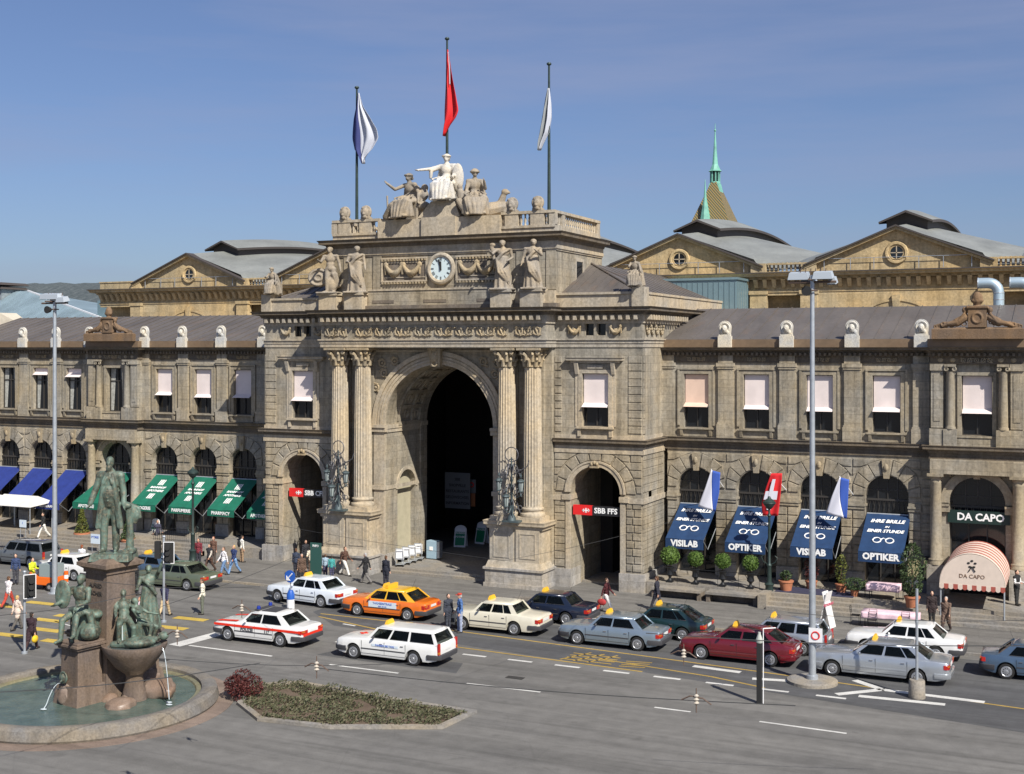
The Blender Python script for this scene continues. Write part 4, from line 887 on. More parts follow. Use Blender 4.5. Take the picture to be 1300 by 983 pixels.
# blue roofed building far left
e=empty('blue_roofed_building',(-110,104,0)); tag(e,'large building with blue grey metal roof and rooftop turret at far left','building')
b=MB(); b.box(-40,14.5,0,20,0,16.0); b.build('wall',mat('cream_wall',(.55,.5,.4),.8,var=.1),e)
b=MB(); b.add([(-40,-.6,16.0),(15.2,-.6,16.0),(15.2,20,16.0),(-40,20,16.0),(-40,7,20.2),(-5.5,7,20.2)],[(0,1,5,4),(1,2,5),(2,3,4,5),(3,0,4)])
for i in range(60):
    x=-39+i*.9; t=max(0,min(1,(15.2-x)/20.7)); b.tube([(x,-.6,16.03),(x-.0,-.6+7.6*t,16.03+4.2*t)],.03,4)
b.build('roof',BLUEROOF,e); 
b=MB(); b.tube([(-5.5,7,20.25),(15.2,-.6,16.05)],.12,4); b.build('ridge_flashing',WHITE,e)
b=MB(); b.box(-10.5,-7.6,5,8.5,18.6,20.4); b.build('turret',mat('grey_turret',(.22,.25,.26),.6,var=.2),e); b=MB(); 
for z in (20.4,20.9): b.frus(-11.0,-7.2,4.5,9.0,z,-10.6,-7.5,4.9,8.6,z+.3)
b.build('turret_cap',mat('dark_eaves',(.06,.05,.045)),e); b=MB(); b.box(11,16.6,1,5,15.9,18.6); b.build('stair_box',MC['pale_blue_metal'],e)
# museum tower
e=empty('museum_tower',(-65.6,232,0)); tag(e,'steep striped tile tower roof with green copper spire behind the hall','tower')
b=MB(); b.box(-5.2,5.2,-5.2,5.2,0,33); b.build('shaft',YELST,e)
def tiles():
    m=bpy.data.materials.new('striped_tiles'); t,p=nt(m); p.inputs['Roughness'].default_value=.5
    w=N(t,'ShaderNodeTexWave',bands_direction='DIAGONAL'); w.inputs['Scale'].default_value=.62; w.inputs['Distortion'].default_value=.3
    t.links.new(coords(t,(1,1,.55),'o'),w.inputs['Vector']); t.links.new(ramp(t,w.outputs['Fac'],[(.2,(.10,.11,.05)),(.45,(.42,.16,.04)),(.6,(.50,.36,.12)),(.85,(.07,.09,.06))]),p.inputs['Base Color']); return m
b=MB(); b.frus(-5.6,5.6,-5.6,5.6,32,-.5,.5,-.9,.9,44.8); b.build('tiled_roof',tiles(),e)
COPPER=mat('green_copper',(.17,.42,.33),.55,var=.25,vs=.6)
b=MB(); b.frus(-1.4,1.4,-1.4,1.4,42.2,-.9,.9,-.9,.9,44.6); 
for q in range(8): a=R(22.5+q*45); b.box(-.11,.11,-.11,.11,44.6,47.0,Matrix.Translation((.85*cos(a),.85*sin(a),0)))
b.lathe([(1.0,44.6),(1.0,44.8),(.95,44.9)],(0,0,0),8); b.lathe([(1.3,46.9),(1.0,47.2),(.55,48.2),(.34,50.6),(.1,54.6),(.05,56)],(0,0,0),8); b.ball((0,0,54.7),.24,8,6); b.build('copper_lantern',COPPER,e)
b=MB(); b.lathe([(.4,44.6),(.4,46.9)],(0,0,0),8); b.build('lantern_core',INNER,e)
b=MB(); b.lathe([(1.2,36),(.8,38.6),(.28,41.5),(.05,45)],(-.9,-3.6,0),8); b.build('small_spire',COPPER,e)
# left corner house fragment
e=empty('corner_pavilion',(-82,66,0)); tag(e,'sandstone corner pavilion with cream pediment at the left end of the wing','building')
b=MB(); b.box(-6,3,0,14,0,13.5); b.build('wall',STONE,e); b=MB(); b.sweep(CORN(.6,13.5,14),[(-6,14),(-6,0),(3,0),(3,14)]); b.box(-6,3,0,14,13.5,14); b.build('cornice',MOULD,e)
b=MB(); b.prismx([(1.,14),(13,14),(7,16.4)],-5.5,2.6); b.prism([(-5.5,14),(2.6,14),(-1.5,16.4)],.8,13); b.build('roof',mat('cream_roof',(.52,.47,.38),.8,var=.1),e)
def P(px,py,y):                                       # point of the plane at depth y seen at a photo pixel
    u=(px-650)/FPX; v=(441-py)/FPX; d=(-sin(TH)+u*cos(TH),cos(TH)+u*sin(TH),v); t=y/d[1]; return Vector((d[0]*t,y,HC+d[2]*t))
# ---------------------------------------------------------------- steps and terraces
b=MB(); b.box(-79,-51.9,64.55,69.3,.08,.75)
for k in range(3): b.box(-79,-51.9,63.35+.4*k,64.56,.08+.0*k,.10+.16*(k+1)-.001)
tag(b.build('left_terrace_steps',PAVSTONE),kind='structure')
b=MB(); b.box(-51.9,-47.56,65.1,69.3,.08,.75); b.box(-22.2,-15.7,64.9,69.3,.08,.75); b.box(-15.7,9,64.7,69.3,.08,.75)
for k in range(3): b.box(-15.3,9,63.5+.4*k,64.72,.08,.10+.16*(k+1)-.001)
b.box(-15.75,-15.3,63.6,64.9,.08,.82)
tag(b.build('right_terrace_steps',PAVSTONE),kind='structure')
b=MB(); b.box(-38.5,-31.2,64.7,82,.08,.36); b.box(-38.6,-31.1,64.3,64.72,.08,.23); tag(b.build('arch_floor',PAVSTONE),kind='structure')
b=MB(); b.box(-46.0,-43.1,66.5,71.3,.08,.2); b.box(-26.6,-23.7,66.5,71.3,.08,.2); tag(b.build('side_passage_floor',PAVSTONE),kind='structure')
for x0,x1,lab in ((-21.6,-18.9,'stone bench ledge with dark hollow at the left of the right terrace'),(-18.6,-15.9,'stone bench ledge with dark hollow in front of the dark lamp post')):
    e=empty('terrace_bench',((x0+x1)/2,64.3,.1)); tag(e,lab,'bench','stone bench ledges before the right terrace'); h=(x1-x0)/2
    b=MB(); b.box(-h,h,-.35,.58,.42,.55); b.build('seat',PAVSTONE,e); b=MB(); b.box(-h,-h+.2,-.25,.55,0,.42); b.box(h-.2,h,-.25,.55,0,.42); b.box(-h+.2,h-.2,.3,.55,0,.42); b.build('base',DARKST,e)
# ---------------------------------------------------------------- awnings
def awning(cx,w,zt,zb,yo,val,m,lab,grp,x_shift=0,cat='awning'):
    e=empty('awning',(cx,YW,0)); tag(e,lab,cat,grp)
    yb=.25; y1=yo-YW
    c=MB(); c.grid(lambda u,v:(-w/2+w*u,yb+(y1-yb)*v,zt+(zb-zt)*v-.05*sin(PI*v)*(1-.25*abs(cos(u*PI*3)))-.018*sin(u*9+v*5+cx)*sin(PI*u)-.012*abs(sin(v*11+cx*2))*sin(PI*v)),16,12)
    c.grid(lambda u,v:(-w/2+w*u,y1-.01-.01*sin(u*9),zb-val*v),12,2)
    o=c.build('fabric',m,e,fix=False); s=o.modifiers.new('s','SOLIDIFY'); s.thickness=.02
    f=MB()
    for q in (-1,1): 
        f.tube([(q*(w/2-.03),yb,zt-1.15),(q*(w/2-.03),y1+.9,zb-.62+.0),(q*(w/2-.03),y1+.04,zb-.04)],.022,6); f.tube([(q*(w/2-.02),y1+.03,zb-.03),(q*(w/2-.02),yb,zt-.04)],.012,5)
    f.tube([(-w/2,y1+.02,zb-.02),(w/2,y1+.02,zb-.02)],.025,6); f.tube([(-w/2,yb,zt),(w/2,yb,zt)],.05,8)
    f.build('frame',STEEL,e)
    sl=Vector((0,y1-yb,zb-zt)).normalized(); e['w']=w
    def at(x,v,off=.055): # point on the slope
        p=Vector((x,yb+(y1-yb)*v,zt+(zb-zt)*v-.05*sin(PI*v))); n=Vector((0,zb-zt,-(y1-yb))).normalized(); n=n if n.z>0 else -n; return p+n*off
    del e['w']
    return e,at,-sl,Vector((0,y1-.05,zb-val*.5))
NAVY=mat('navy_awning',(.008,.036,.105),.8,var=.15,vs=3); GREEN=mat('green_awning',(.004,.125,.075),.8,var=.14,vs=3); BLUE=mat('blue_awning',(.014,.032,.19),.8,var=.14,vs=3)
RG='navy optician awnings of the right wing'
for i,(cx,w,word) in enumerate(((-20.38,2.15,'VISILAB'),(-17.02,2.2,'OPTIKER'),(-13.5,2.2,'VISILAB'),(-9.98,2.25,'OPTIKER'))):
    lab=['navy awning lettered VISILAB beside the entrance pavilion','navy awning lettered OPTIKER partly behind the red flag','navy awning lettered VISILAB behind the right floodlight mast','navy awning lettered OPTIKER beside the big potted tree'][i]
    e,at,up,vp=awning(cx,w,4.62,3.0,66.0,.52,NAVY,lab,RG)
    text('IHRE BRILLE',.38,at(.02,.2),LETW,e,ud=up,bold=.03,shear=.25,wid=.86); text('IN',.2,at(.05,.34),LETW,e,ud=up,bold=.03,shear=.25); text('EINER STUNDE',.335,at(.0,.45),LETW,e,ud=up,bold=.03,shear=.25,wid=.82)
    g=MB(); nrm=Vector((1,0,0)).cross(up)
    for q in (-.32,.32): g.torus(at(q,.69),.2,.032,nrm,24,5)
    g.tube([at(-.14,.67),at(0,.63),at(.14,.67)],.03,5); g.tube([at(-.5,.67),at(-.54,.7)],.03,5); g.tube([at(.5,.67),at(.54,.7)],.03,5); g.build('spectacles_emblem',LETW,e)
    text(word,.46,vp+Vector((0,0,.03)),LETW,e,bold=.045,wid=.98,sp=1.02)
GG='green pharmacy awnings of the left wing'
for i,(cx,w,word) in enumerate(((-62.55,2.45,'APOTHEKE'),(-58.35,2.15,'DROGERIE'),(-55.1,2.15,'PARFUMERIE'),(-51.85,2.15,'PHARMACY'),(-48.75,2.0,'APOTHEKE'))):
    lab=['green pharmacy awning partly hidden behind the bronze statue','green awning lettered DROGERIE right of the bronze statue','green awning lettered PARFUMERIE crossed by the dark street lamp','green awning lettered PHARMACY partly in shade','green awning in shade at the pavilion corner, lettered APOTHEKE'][i]
    yo=66.15 if i else 65.3
    e,at,up,vp=awning(cx,w,4.62,2.85,yo,.42,GREEN,lab,GG)
    if i: 
        g=MB()
        for q in (-.19,-.06,.06,.19): 
            for v0,v1 in ((.17,.34),(.62,.79)): g.quad(at(q-.035,v1,.055),at(q+.035,v1,.055),at(q+.035,v0,.055),at(q-.035,v0,.055),.008)
        g.build('pharmacy_cross_emblem',LETW,e)
        text('BAHNHOF',.27,at(.0,.42),LETW,e,ud=up,bold=.03,shear=.2); text('APOTHEKE',.27,at(-.0,.53),LETW,e,ud=up,bold=.03,shear=.2)
    text(word,.3,vp,LETW,e,bold=.03,sp=1.03,wid=.92)
for i,cx in enumerate((-66.7,-69.9,-73.2,-76.5)):
    lab=['royal blue awning just right of the left floodlight mast','royal blue awning behind the white canopy near the left mast','royal blue awning at the left edge above the white canopy','royal blue awning beyond the left edge'][i]
    e,at,up,vp=awning(cx,2.2,4.6,2.55,65.9,.42,BLUE,lab,'royal blue awnings of the left wing')
    text('RESTAURANT',.24,vp,LETW,e,bold=.02,wid=.95)
# ---------------------------------------------------------------- signs
def wordsign(cx,z,y,w,h,words,lab,m=mat('sign_black',(.02,.02,.022),.4),ts=.42):
    e=empty('station_sign',(cx,y,z)); tag(e,lab,'sign','red and black station name signs in the side arches')
    b=MB(); b.box(-w/2,w/2,-.08,.08,-h/2,h/2); b.build('panel',m,e); b=MB(); b.box(-w/2-.02,-w/2+w*.36,-.1,.09,-h/2-.01,h/2+.01); r=b.build('red_field',RED,e)
    L=MB(); cx2=-w/2+w*.245; 
    L.box(cx2-.2,cx2+.2,-.115,-.101,-.03,.03); L.box(cx2-.03,cx2+.03,-.115,-.101,.03,.13); L.box(cx2-.03,cx2+.03,-.115,-.101,-.13,-.03)
    for s in (-1,1): L.prism([(cx2+s*.24,0),(cx2+s*.1,.12),(cx2+s*.16,.0),(cx2+s*.1,-.12)] if s>0 else [(cx2-.24,0),(cx2-.1,-.12),(cx2-.16,0),(cx2-.1,.12)],-.115,-.1012)
    L.build('double_arrow_emblem',LETW,r)
    text(words,ts,(-w/2+w*.4,-.09,-.0),LETW,e,align='LEFT',bold=.025)
    return e
wordsign(-44.4,4.42,65.35,2.85,.5,'SBB CFF','red and black SBB CFF sign across the left side arch'); wordsign(-24.95,4.42,65.05,3.1,.52,'SBB FFS','red and black SBB FFS sign across the right side arch')
e=empty('restaurant_sign',(-5.45,68.25,4.78)); tag(e,'dark green DA CAPO sign board across the restaurant arch','sign')
b=MB(); b.box(-1.5,1.5,-.08,.08,-.32,.32); b.build('panel',mat('sign_green',(.012,.03,.025),.4),e); text('DA CAPO',.52,(.1,-.09,0),LETW,e,bold=.03)
# barrel canopy
e=empty('barrel_canopy',(-5.43,64.2,0)); tag(e,'pink and white striped barrel canopy lettered DA CAPO over the restaurant steps','canopy')
PINK=mat('faded_red_stripe',(.36,.085,.06),.8,var=.1); PALE=mat('canopy_cream',(.66,.55,.46),.8,var=.06)
for k in range(12):
    y0=.02+3.7*((k//2)+(.6 if k%2 else 0))/6; y1=.02+3.7*((k//2)+(1. if k%2 else .6))/6; b=MB(); b.grid(lambda u,v:(1.5*cos(PI*u),y0+(y1-y0)*v,2.0+.42*v*0+1.52*sin(PI*u)+.1*(y0/3.7)),24,1); o=b.build('canopy_stripe',PINK if k%2 else PALE,e,fix=False); s=o.modifiers.new('s','SOLIDIFY'); s.thickness=.015
b=MB(); b.prism([(1.49*cos(PI*k/24),2.0+1.5*sin(PI*k/24)) for k in range(25)],0.0,.02); b.build('front_panel',PALE,e)
for k in range(14):
    x0=-1.5+3*k/14; b=MB(); w_=3/14; b.prism([(x0,2.0)]+[(x0+w_*q/6,1.80-.06*sin(PI*q/6)) for q in range(7)]+[(x0+w_,2.0)],-.01,.01); b.build('valance_scallop',PINK if k%2 else PALE,e)
text('DA CAPO',.27,(0,-.012,2.42),mat('brown_lettering',(.2,.12,.07),.7),e)
b=MB(); 
for a in range(5): b.ball((.16*cos(R(18+72*a)),-.02,3.02+.16*sin(R(18+72*a))),(.07,.01,.05),8,5)
b.tube([(-.15,-.02,2.66),(0,-.02,2.9),(.15,-.02,2.66)],.03,5); b.build('emblem',BLACK,e)
b=MB(); b.tube([(1.45,.1,-0+.1),(1.45,.1,2.0)],.04,8); b.build('pole',STEEL,e); b=MB(); b.tube([(-1.45,.1,.1),(-1.45,.1,2.0)],.04,8); b.build('pole',STEEL,e)
# ---------------------------------------------------------------- flags
def cloth(rows,y,u0,u1,fold=.14,nf=2.5,off=0,nv=24):
    b=MB()
    def row(v):
        py=rows[0][0]+(rows[-1][0]-rows[0][0])*v
        for a,c in zip(rows,rows[1:]):
            if a[0]<=py<=c[0]: t=(py-a[0])/(c[0]-a[0]); return py,a[1]+(c[1]-a[1])*t,a[2]+(c[2]-a[2])*t
        return rows[-1]
    def f(u,v):
        uu=u0+(u1-u0)*u; py,l,r=row(v); p=P(l+(r-l)*uu,py,y); p.y+=fold*sin(uu*2*PI*nf+v*2.2)*min(1,v*3)+off; return tuple(p)
    b.grid(f,14,nv); return b
FB=mat('flag_blue',(.03,.04,.15),.8); FW=mat('flag_white',(.50,.52,.58),.8); FR=mat('flag_red',(.62,.015,.02),.75); FG=mat('flag_grey',(.27,.29,.30),.8)
def flagpole(px,y,z0,ptop,lab):
    p=P(px,ptop,y); e=empty('flagpole',(p.x,y,z0)); tag(e,lab,'flagpole','flagpoles on the attic of the entrance pavilion')
    h=p.z-z0; b=MB(); b.tube([(0,0,0),(0,0,h)],[.11,.06],10); b.build('pole',GREENIRON,e,smooth=40); b=MB(); b.ball((0,0,h+.03),(.15,.15,.1),10,6); b.build('finial',GREENIRON,e)
    b=MB(); b.lathe([(.3,0),(.22,.1),(.13,.5),(.16,.7),(.1,.75)],(0,0,0),8); 
    for q in range(4): a=q*PI/2+.4; b.tube([(.42*cos(a),.42*sin(a),0),(0,0,.9)],.025,5)
    b.build('base',GREENIRON,e); return e,p
def flag(e,name,parts,lab,cat='flag'):
    f=empty(name,tuple(e)); tag(f,lab,cat)
    for nm,b,m in parts:
        o=b.build(nm,m,f,fix=False,smooth=60); o.location=-f.location; s=o.modifiers.new('s','SOLIDIFY'); s.thickness=.012
e1,p1=flagpole(453,67.6,20.3,112,'leftmost of the three flagpoles on the attic, holding the blue and white flag')
r1=[(118,454.5,456),(135,452,461),(150,448,471),(165,446.5,480),(176,446,482),(190,449,474),(200,456,464),(208,460,463)]
flag(P(455,118,67.5),'zurich_flag',[('blue_half',cloth(r1,67.45,0,.32),FB),('white_half',cloth(r1,67.45,.32,1),FW)],'limp blue and white flag hanging on the left attic flagpole')
e2,p2=flagpole(567.6,67.9,21.0,50,'tallest and middle flagpole behind the white seated statue')
r2=[(63,567.8,569),(90,565.5,574),(120,564,580),(140,563,583.5),(148,563,581),(160,563,572),(173,563,565)]
flag(P(568,63,67.8),'red_flag',[('cloth',cloth(r2,67.75,0,1,.16,1.6),FR),('white_cross_edge',cloth([(66,568.6,569.2),(85,570,571.4),(108,570.6,571.8)],67.55,0,1,0),FW)],'long red flag with a sliver of white cross on the middle attic pole')
e3,p3=flagpole(697,66.9,20.3,82,'right attic flagpole above the two lion masks, with the pale grey flag')
r3=[(112,695,697.5),(130,691,699),(150,687,699.5),(168,684,697),(182,682.5,690),(191,683,686)]
flag(P(696,112,66.8),'pale_flag',[('cloth',cloth(r3,66.75,0,.55,.14,2.2),FG),('white_edge',cloth(r3,66.75,.55,1,.14,2.2),FW)],'narrow pale grey flag drooping on the right attic flagpole')
ZB=mat('flag_blue_bright',(.04,.10,.42),.8); ZW=mat('flag_white_bright',(.68,.68,.75),.8)
def cloth2(rows,y,side,off=0):
    b=MB()
    def f(u,v):
        sp=.12+.74*v; uu=u*sp if side==0 else sp+(1-sp)*u
        py=rows[0][0]+(rows[-1][0]-rows[0][0])*v; l=r=0
        for a,c in zip(rows,rows[1:]):
            if a[0]<=py<=c[0]+1e-6: t=(py-a[0])/(c[0]-a[0]); l=a[1]+(c[1]-a[1])*t; r=a[2]+(c[2]-a[2])*t; break
        p=P(l+(r-l)*uu,py+(3+4*v)*uu,y); p.y+=.05*sin(uu*7+v*2)*v; return tuple(p)
    b.grid(f,8,16); return b
def wallflag(rows,y,parts,lab,pole):
    e=empty('wall_flag',tuple(P(*pole[0],YW-.1))); tag(e,lab,'flag','flags on slanting wall poles over the optician awnings')
    for nm,(u0,u1),m in parts:
        b=cloth(rows,y,u0,u1,.05,1.5,nv=16) if len(parts)==1 else cloth2(rows,y,0 if u0==0 else 1); o=b.build(nm,m,e,fix=False,smooth=60); o.location=-e.location; s=o.modifiers.new('s','SOLIDIFY'); s.thickness=.012
    b=MB(); b.tube([P(*pole[0],YW-.08),P(*pole[1],y)],.025,6); o=b.build('pole',WHITE,e); o.location=-e.location; return e
wallflag([(597,903,914.5),(620,895,913),(643,886,908)],67.0,[('white_part',(0,.58),ZW),('blue_part',(.58,1),ZB)],'white and blue wall flag above the first VISILAB awning',((918,618),(903,596)))
wallflag([(606,1066,1078),(630,1056,1076.5),(652,1048.5,1075)],67.0,[('white_part',(0,.66),ZW),('blue_part',(.66,1),ZB)],'white and blue wall flag right of the right floodlight mast',((1083,628),(1066,605)))
rs=[(601,979,993),(620,972,992),(640,966.5,990),(655,968,988)]
e=wallflag(rs,67.0,[('red_field',(0,1),FR)],'red wall flag with a white cross above the first OPTIKER awning',((998,622),(978,600)))
for (u0,u1,v0,v1) in ((.28,.52,.14,.86),(.06,.8,.42,.62)):
    def sub(rows,v0,v1,u0,u1):
        out=[]
        for k in range(5):
            v=v0+(v1-v0)*k/4; py=rows[0][0]+(rows[-1][0]-rows[0][0])*v
            for a,c in zip(rows,rows[1:]):
                if a[0]<=py<=c[0]: t=(py-a[0])/(c[0]-a[0]); l=a[1]+(c[1]-a[1])*t; r=a[2]+(c[2]-a[2])*t; out.append((py,l+(r-l)*u0,l+(r-l)*u1)); break
        return out
    b=cloth(sub(rs,v0,v1,u0,u1),66.9+.02*(u0<.1),0,1,0); o=b.build('white_cross',ZW,e,fix=False); o.location=-e.location; s=o.modifiers.new('s','SOLIDIFY'); s.thickness=.01
# ---------------------------------------------------------------- human figure engine
def JT(legs=((0,0),(0,0)),arms=((0,.12,.15),(0,.12,.15)),lean=0,head=(0,0),hipw=.09,shw=.185,drop=None):
    J={}; zp=.95
    J['pel']=Vector((0,0,zp))
    lv=Vector((0,-sin(lean),cos(lean)))
    J['waist']=J['pel']+lv*.17; J['chest']=J['pel']+lv*.36; J['neck']=J['pel']+lv*.53; J['head']=J['pel']+lv*.70+Vector((head[0],-.02+head[1],0))
    for i,s in enumerate((-1,1)):
        sw,kn=legs[i][:2]; o=legs[i][2] if len(legs[i])>2 else 0
        h=J['pel']+Vector((s*hipw,0,-.02)); k=h+Vector((s*sin(o)*.44,-sin(sw)*cos(o)*.44,-cos(sw)*cos(o)*.44)); a=k+Vector((0,-sin(sw-kn)*.42,-cos(sw-kn)*.42))
        J['hip%d'%i],J['knee%d'%i],J['ank%d'%i]=h,k,a; J['toe%d'%i]=a+Vector((s*.03,-.17,-.045))
        sw,o,el=arms[i][:3]; tw=arms[i][3] if len(arms[i])>3 else 0
        sh=J['neck']+Vector((s*shw,0,-.06)); e=sh+Vector((s*sin(o)*.29,-sin(sw)*cos(o)*.29,-cos(sw)*cos(o)*.29))
        w=e+Vector((s*(sin(o)-tw)*.26,-sin(sw+el)*.25,-cos(sw+el)*.25)); J['sh%d'%i],J['el%d'%i],J['wr%d'%i]=sh,e,w
    lo=min(J['ank0'].z,J['ank1'].z)-.085
    for k in J: J[k]=J[k]-Vector((0,0,lo if drop is None else drop))
    return J
def trunk(b,J,g=0.,sx=1.):
    b.ball(J['pel'],(.155*sx+g,.115+g,.13+g)); b.caps(J['pel'],J['waist'],.125*sx+g,.115*sx+g,12); b.ball(J['waist'],(.135*sx+g,.1+g,.12)); b.ball(J['chest'],(.165*sx+g,.115+g,.17+g),14,10)
    b.caps(J['sh0'],J['sh1'],.06+g,.06+g); b.caps(J['chest'],J['neck'],.11+g,.07+g)
def head(b,J,s=1.):
    h=J['head']; b.caps(J['neck']-Vector((0,0,.02)),h-Vector((0,0,.06)),.054,.05); b.ball(h+Vector((0,.01,.02)),(.075*s,.092*s,.105*s),14,10); b.ball(h+Vector((0,-.03,-.045)),(.056*s,.06*s,.06*s),10,8)
    b.ball(h+Vector((0,-.098,-.012)),(.013,.02,.026),6,5); b.ball(h+Vector((0,-.085,-.055)),(.026,.014,.008),8,5)
    for q in (-1,1): b.ball(h+Vector((q*.078,.01,-.005)),(.012,.022,.032),6,5); b.ball(h+Vector((q*.03,-.082,.012)),(.017,.014,.012),6,5)
def legs(b,J,g=0.,foot=True):
    for i in (0,1):
        b.caps(J['hip%d'%i],J['knee%d'%i],.088+g,.058+g,10); b.caps(J['knee%d'%i],J['ank%d'%i],.056+g,.038+g*1.3,10)
        if foot: b.caps(J['ank%d'%i]-Vector((0,-.03,.03)),J['toe%d'%i],.045,.032,8)
def arms(b,J,g=0.,t=1.):
    for i in (0,1): b.caps(J['sh%d'%i],J['el%d'%i],.05+g,.04+g,10); w=J['el%d'%i].lerp(J['wr%d'%i],t); b.caps(J['el%d'%i],w,.04+g,.03+g,10)
def hands(b,J,r=.0085):
    for i,s in enumerate((-1,1)):
        w=J['wr%d'%i]; d=(w-J['el%d'%i]).normalized(); side=Vector((0,-1,0)); side=(side-d*side.dot(d)); side=side.normalized() if side.length>.1 else Vector((1,0,0)); nn=d.cross(side)
        b.ball(w+d*.045,(.026,.03,.045),8,6)
        for k,(l,o) in enumerate(((.062,-.028),(.074,-.009),(.07,.01),(.055,.028))):
            p=w+d*.08+side*o; q=p+d*l*.5+nn*s*-.008; b.tube([p-d*.02,p,q,q+d*l*.38+nn*s*-.022],[r,r,r*.95,r*.75],6)
        p=w+d*.03-side*.028; b.tube([p,p+d*.03-side*.025,p+d*.06-side*.03],[r*1.2,r*1.1,r*.8],6)
def robe(b,J,top,h,r0=(.17,.13),r1=(.30,.24),n=9,amp=.12,sway=(0,0)):
    """floor-length pleated skirt, from below the bust to the ground"""
    m=72; rows=14
    vs=[]
    for j in range(rows+1):
        t=j/rows; z=top.z*(1-t)+h*t; rx=r0[0]+(r1[0]-r0[0])*t**1.1; ry=r0[1]+(r1[1]-r0[1])*t**1.1
        for k in range(m):
            a=2*PI*k/m; f=1+amp*t**.6*sin(a*n+1.4*sin(t*3)+.8*sin(a*2)); vs.append((top.x+sway[0]*t+rx*f*cos(a),top.y+sway[1]*t+ry*f*sin(a),z))
    fs=[(j*m+k,j*m+(k+1)%m,(j+1)*m+(k+1)%m,(j+1)*m+k) for j in range(rows) for k in range(m)]+[tuple(range(m)),tuple(range(rows*m,(rows+1)*m))]
    b.add(vs,fs)
def place_fig(e,parts):
    for nm,b,m in parts: b.build(nm,m,e,smooth=60,fix=False)
def wideMB(b,s,w): b.v=[(x*s*w,y*s*w,z*s) for x,y,z in b.v]; return b
def scaleMB(b,s): b.v=[(x*s,y*s,z*s) for x,y,z in b.v]; return b
def standing_statue(x,y,z,s,rz,lab,kind):
    e=empty('attic_statue',(x,y,z),rz); tag(e,lab,'statue','robed statues standing on the attic pedestals')
    A={0:((.5,.2,1.3,.3),(-.1,.25,.4)),1:((.1,.3,1.5,.6),(.0,.15,.5)),2:((.9,.3,1.0,.2),(.1,.25,1.0,.6)),3:((.0,.2,.3),(.6,.1,1.6,.7))}[kind]
    J=JT(shw=.2,legs=((.18,.2),(-.05,0)),arms=A,head=(.02*(1 if kind%2 else -1),0)); b=MB()
    trunk(b,J,.01,.92); head(b,J,1.05); arms(b,J,.006); hands(b,J,.012)
    if kind==0: legs(b,J,.008); b.caps((.1,.02,.75),(.2,.1,.3),.12,.1); b.ball((-.42,.12,.62),(.38,.06,.38),20,10); b.torus((-.42,.08,.62),.3,.05); b.torus((-.42,.07,.62),.12,.05)
    else:
        robe(b,J,J['waist']+Vector((0,0,.05)),.01,(.165,.125),(.27,.23),8+kind,.13)
        b.tube([J['sh1']+Vector((0,-.05,.04)),J['chest']+Vector((0,-.15,-.02)),J['waist']+Vector((-.15,-.12,-.05)),J['waist']+Vector((-.2,.02,-.35))],[.05,.05,.06,.07],8)
        for q in (-.1,0,.1): b.tube([J['waist']+Vector((-.18,-.1+q*.4,.0)),Vector((q,-.24,.6)),Vector((.18+q*.3,-.2,.25))],[.03,.035,.02],6)
    b.ball(J['head']+Vector((0,.03,.05)),(.095,.1,.09)); b.ball(J['head']+Vector((0,.1,.0)),(.05,.05,.05))
    if kind==2: b.caps((-.25,-.05,1.1),(-.32,-.02,1.55),.05,.06); b.ball((-.3,0,1.62),(.09,.09,.08))
    b.ball((0,.08,.35),(.2,.18,.35)); b.prismz([(-.36,-.3),(.36,-.3),(.36,.3),(-.36,.3)],-.03,.04)
    place_fig(e,[('body',wideMB(remesh(b,.022),s,1.3),STATST)]); return e
for i,(x,lab) in enumerate(((-42.08,'leftmost attic statue, a youth with a round wheel at his side'),(-40.25,'robed attic statue second from the left, left of the clock'),(-30.5,'robed attic statue just right of the clock'),(-28.65,'rightmost robed attic statue at the corner of the attic'))):
    standing_statue(x,AY0-.55,16.78,1.56,R((10,22,18,26)[i]),lab,i)
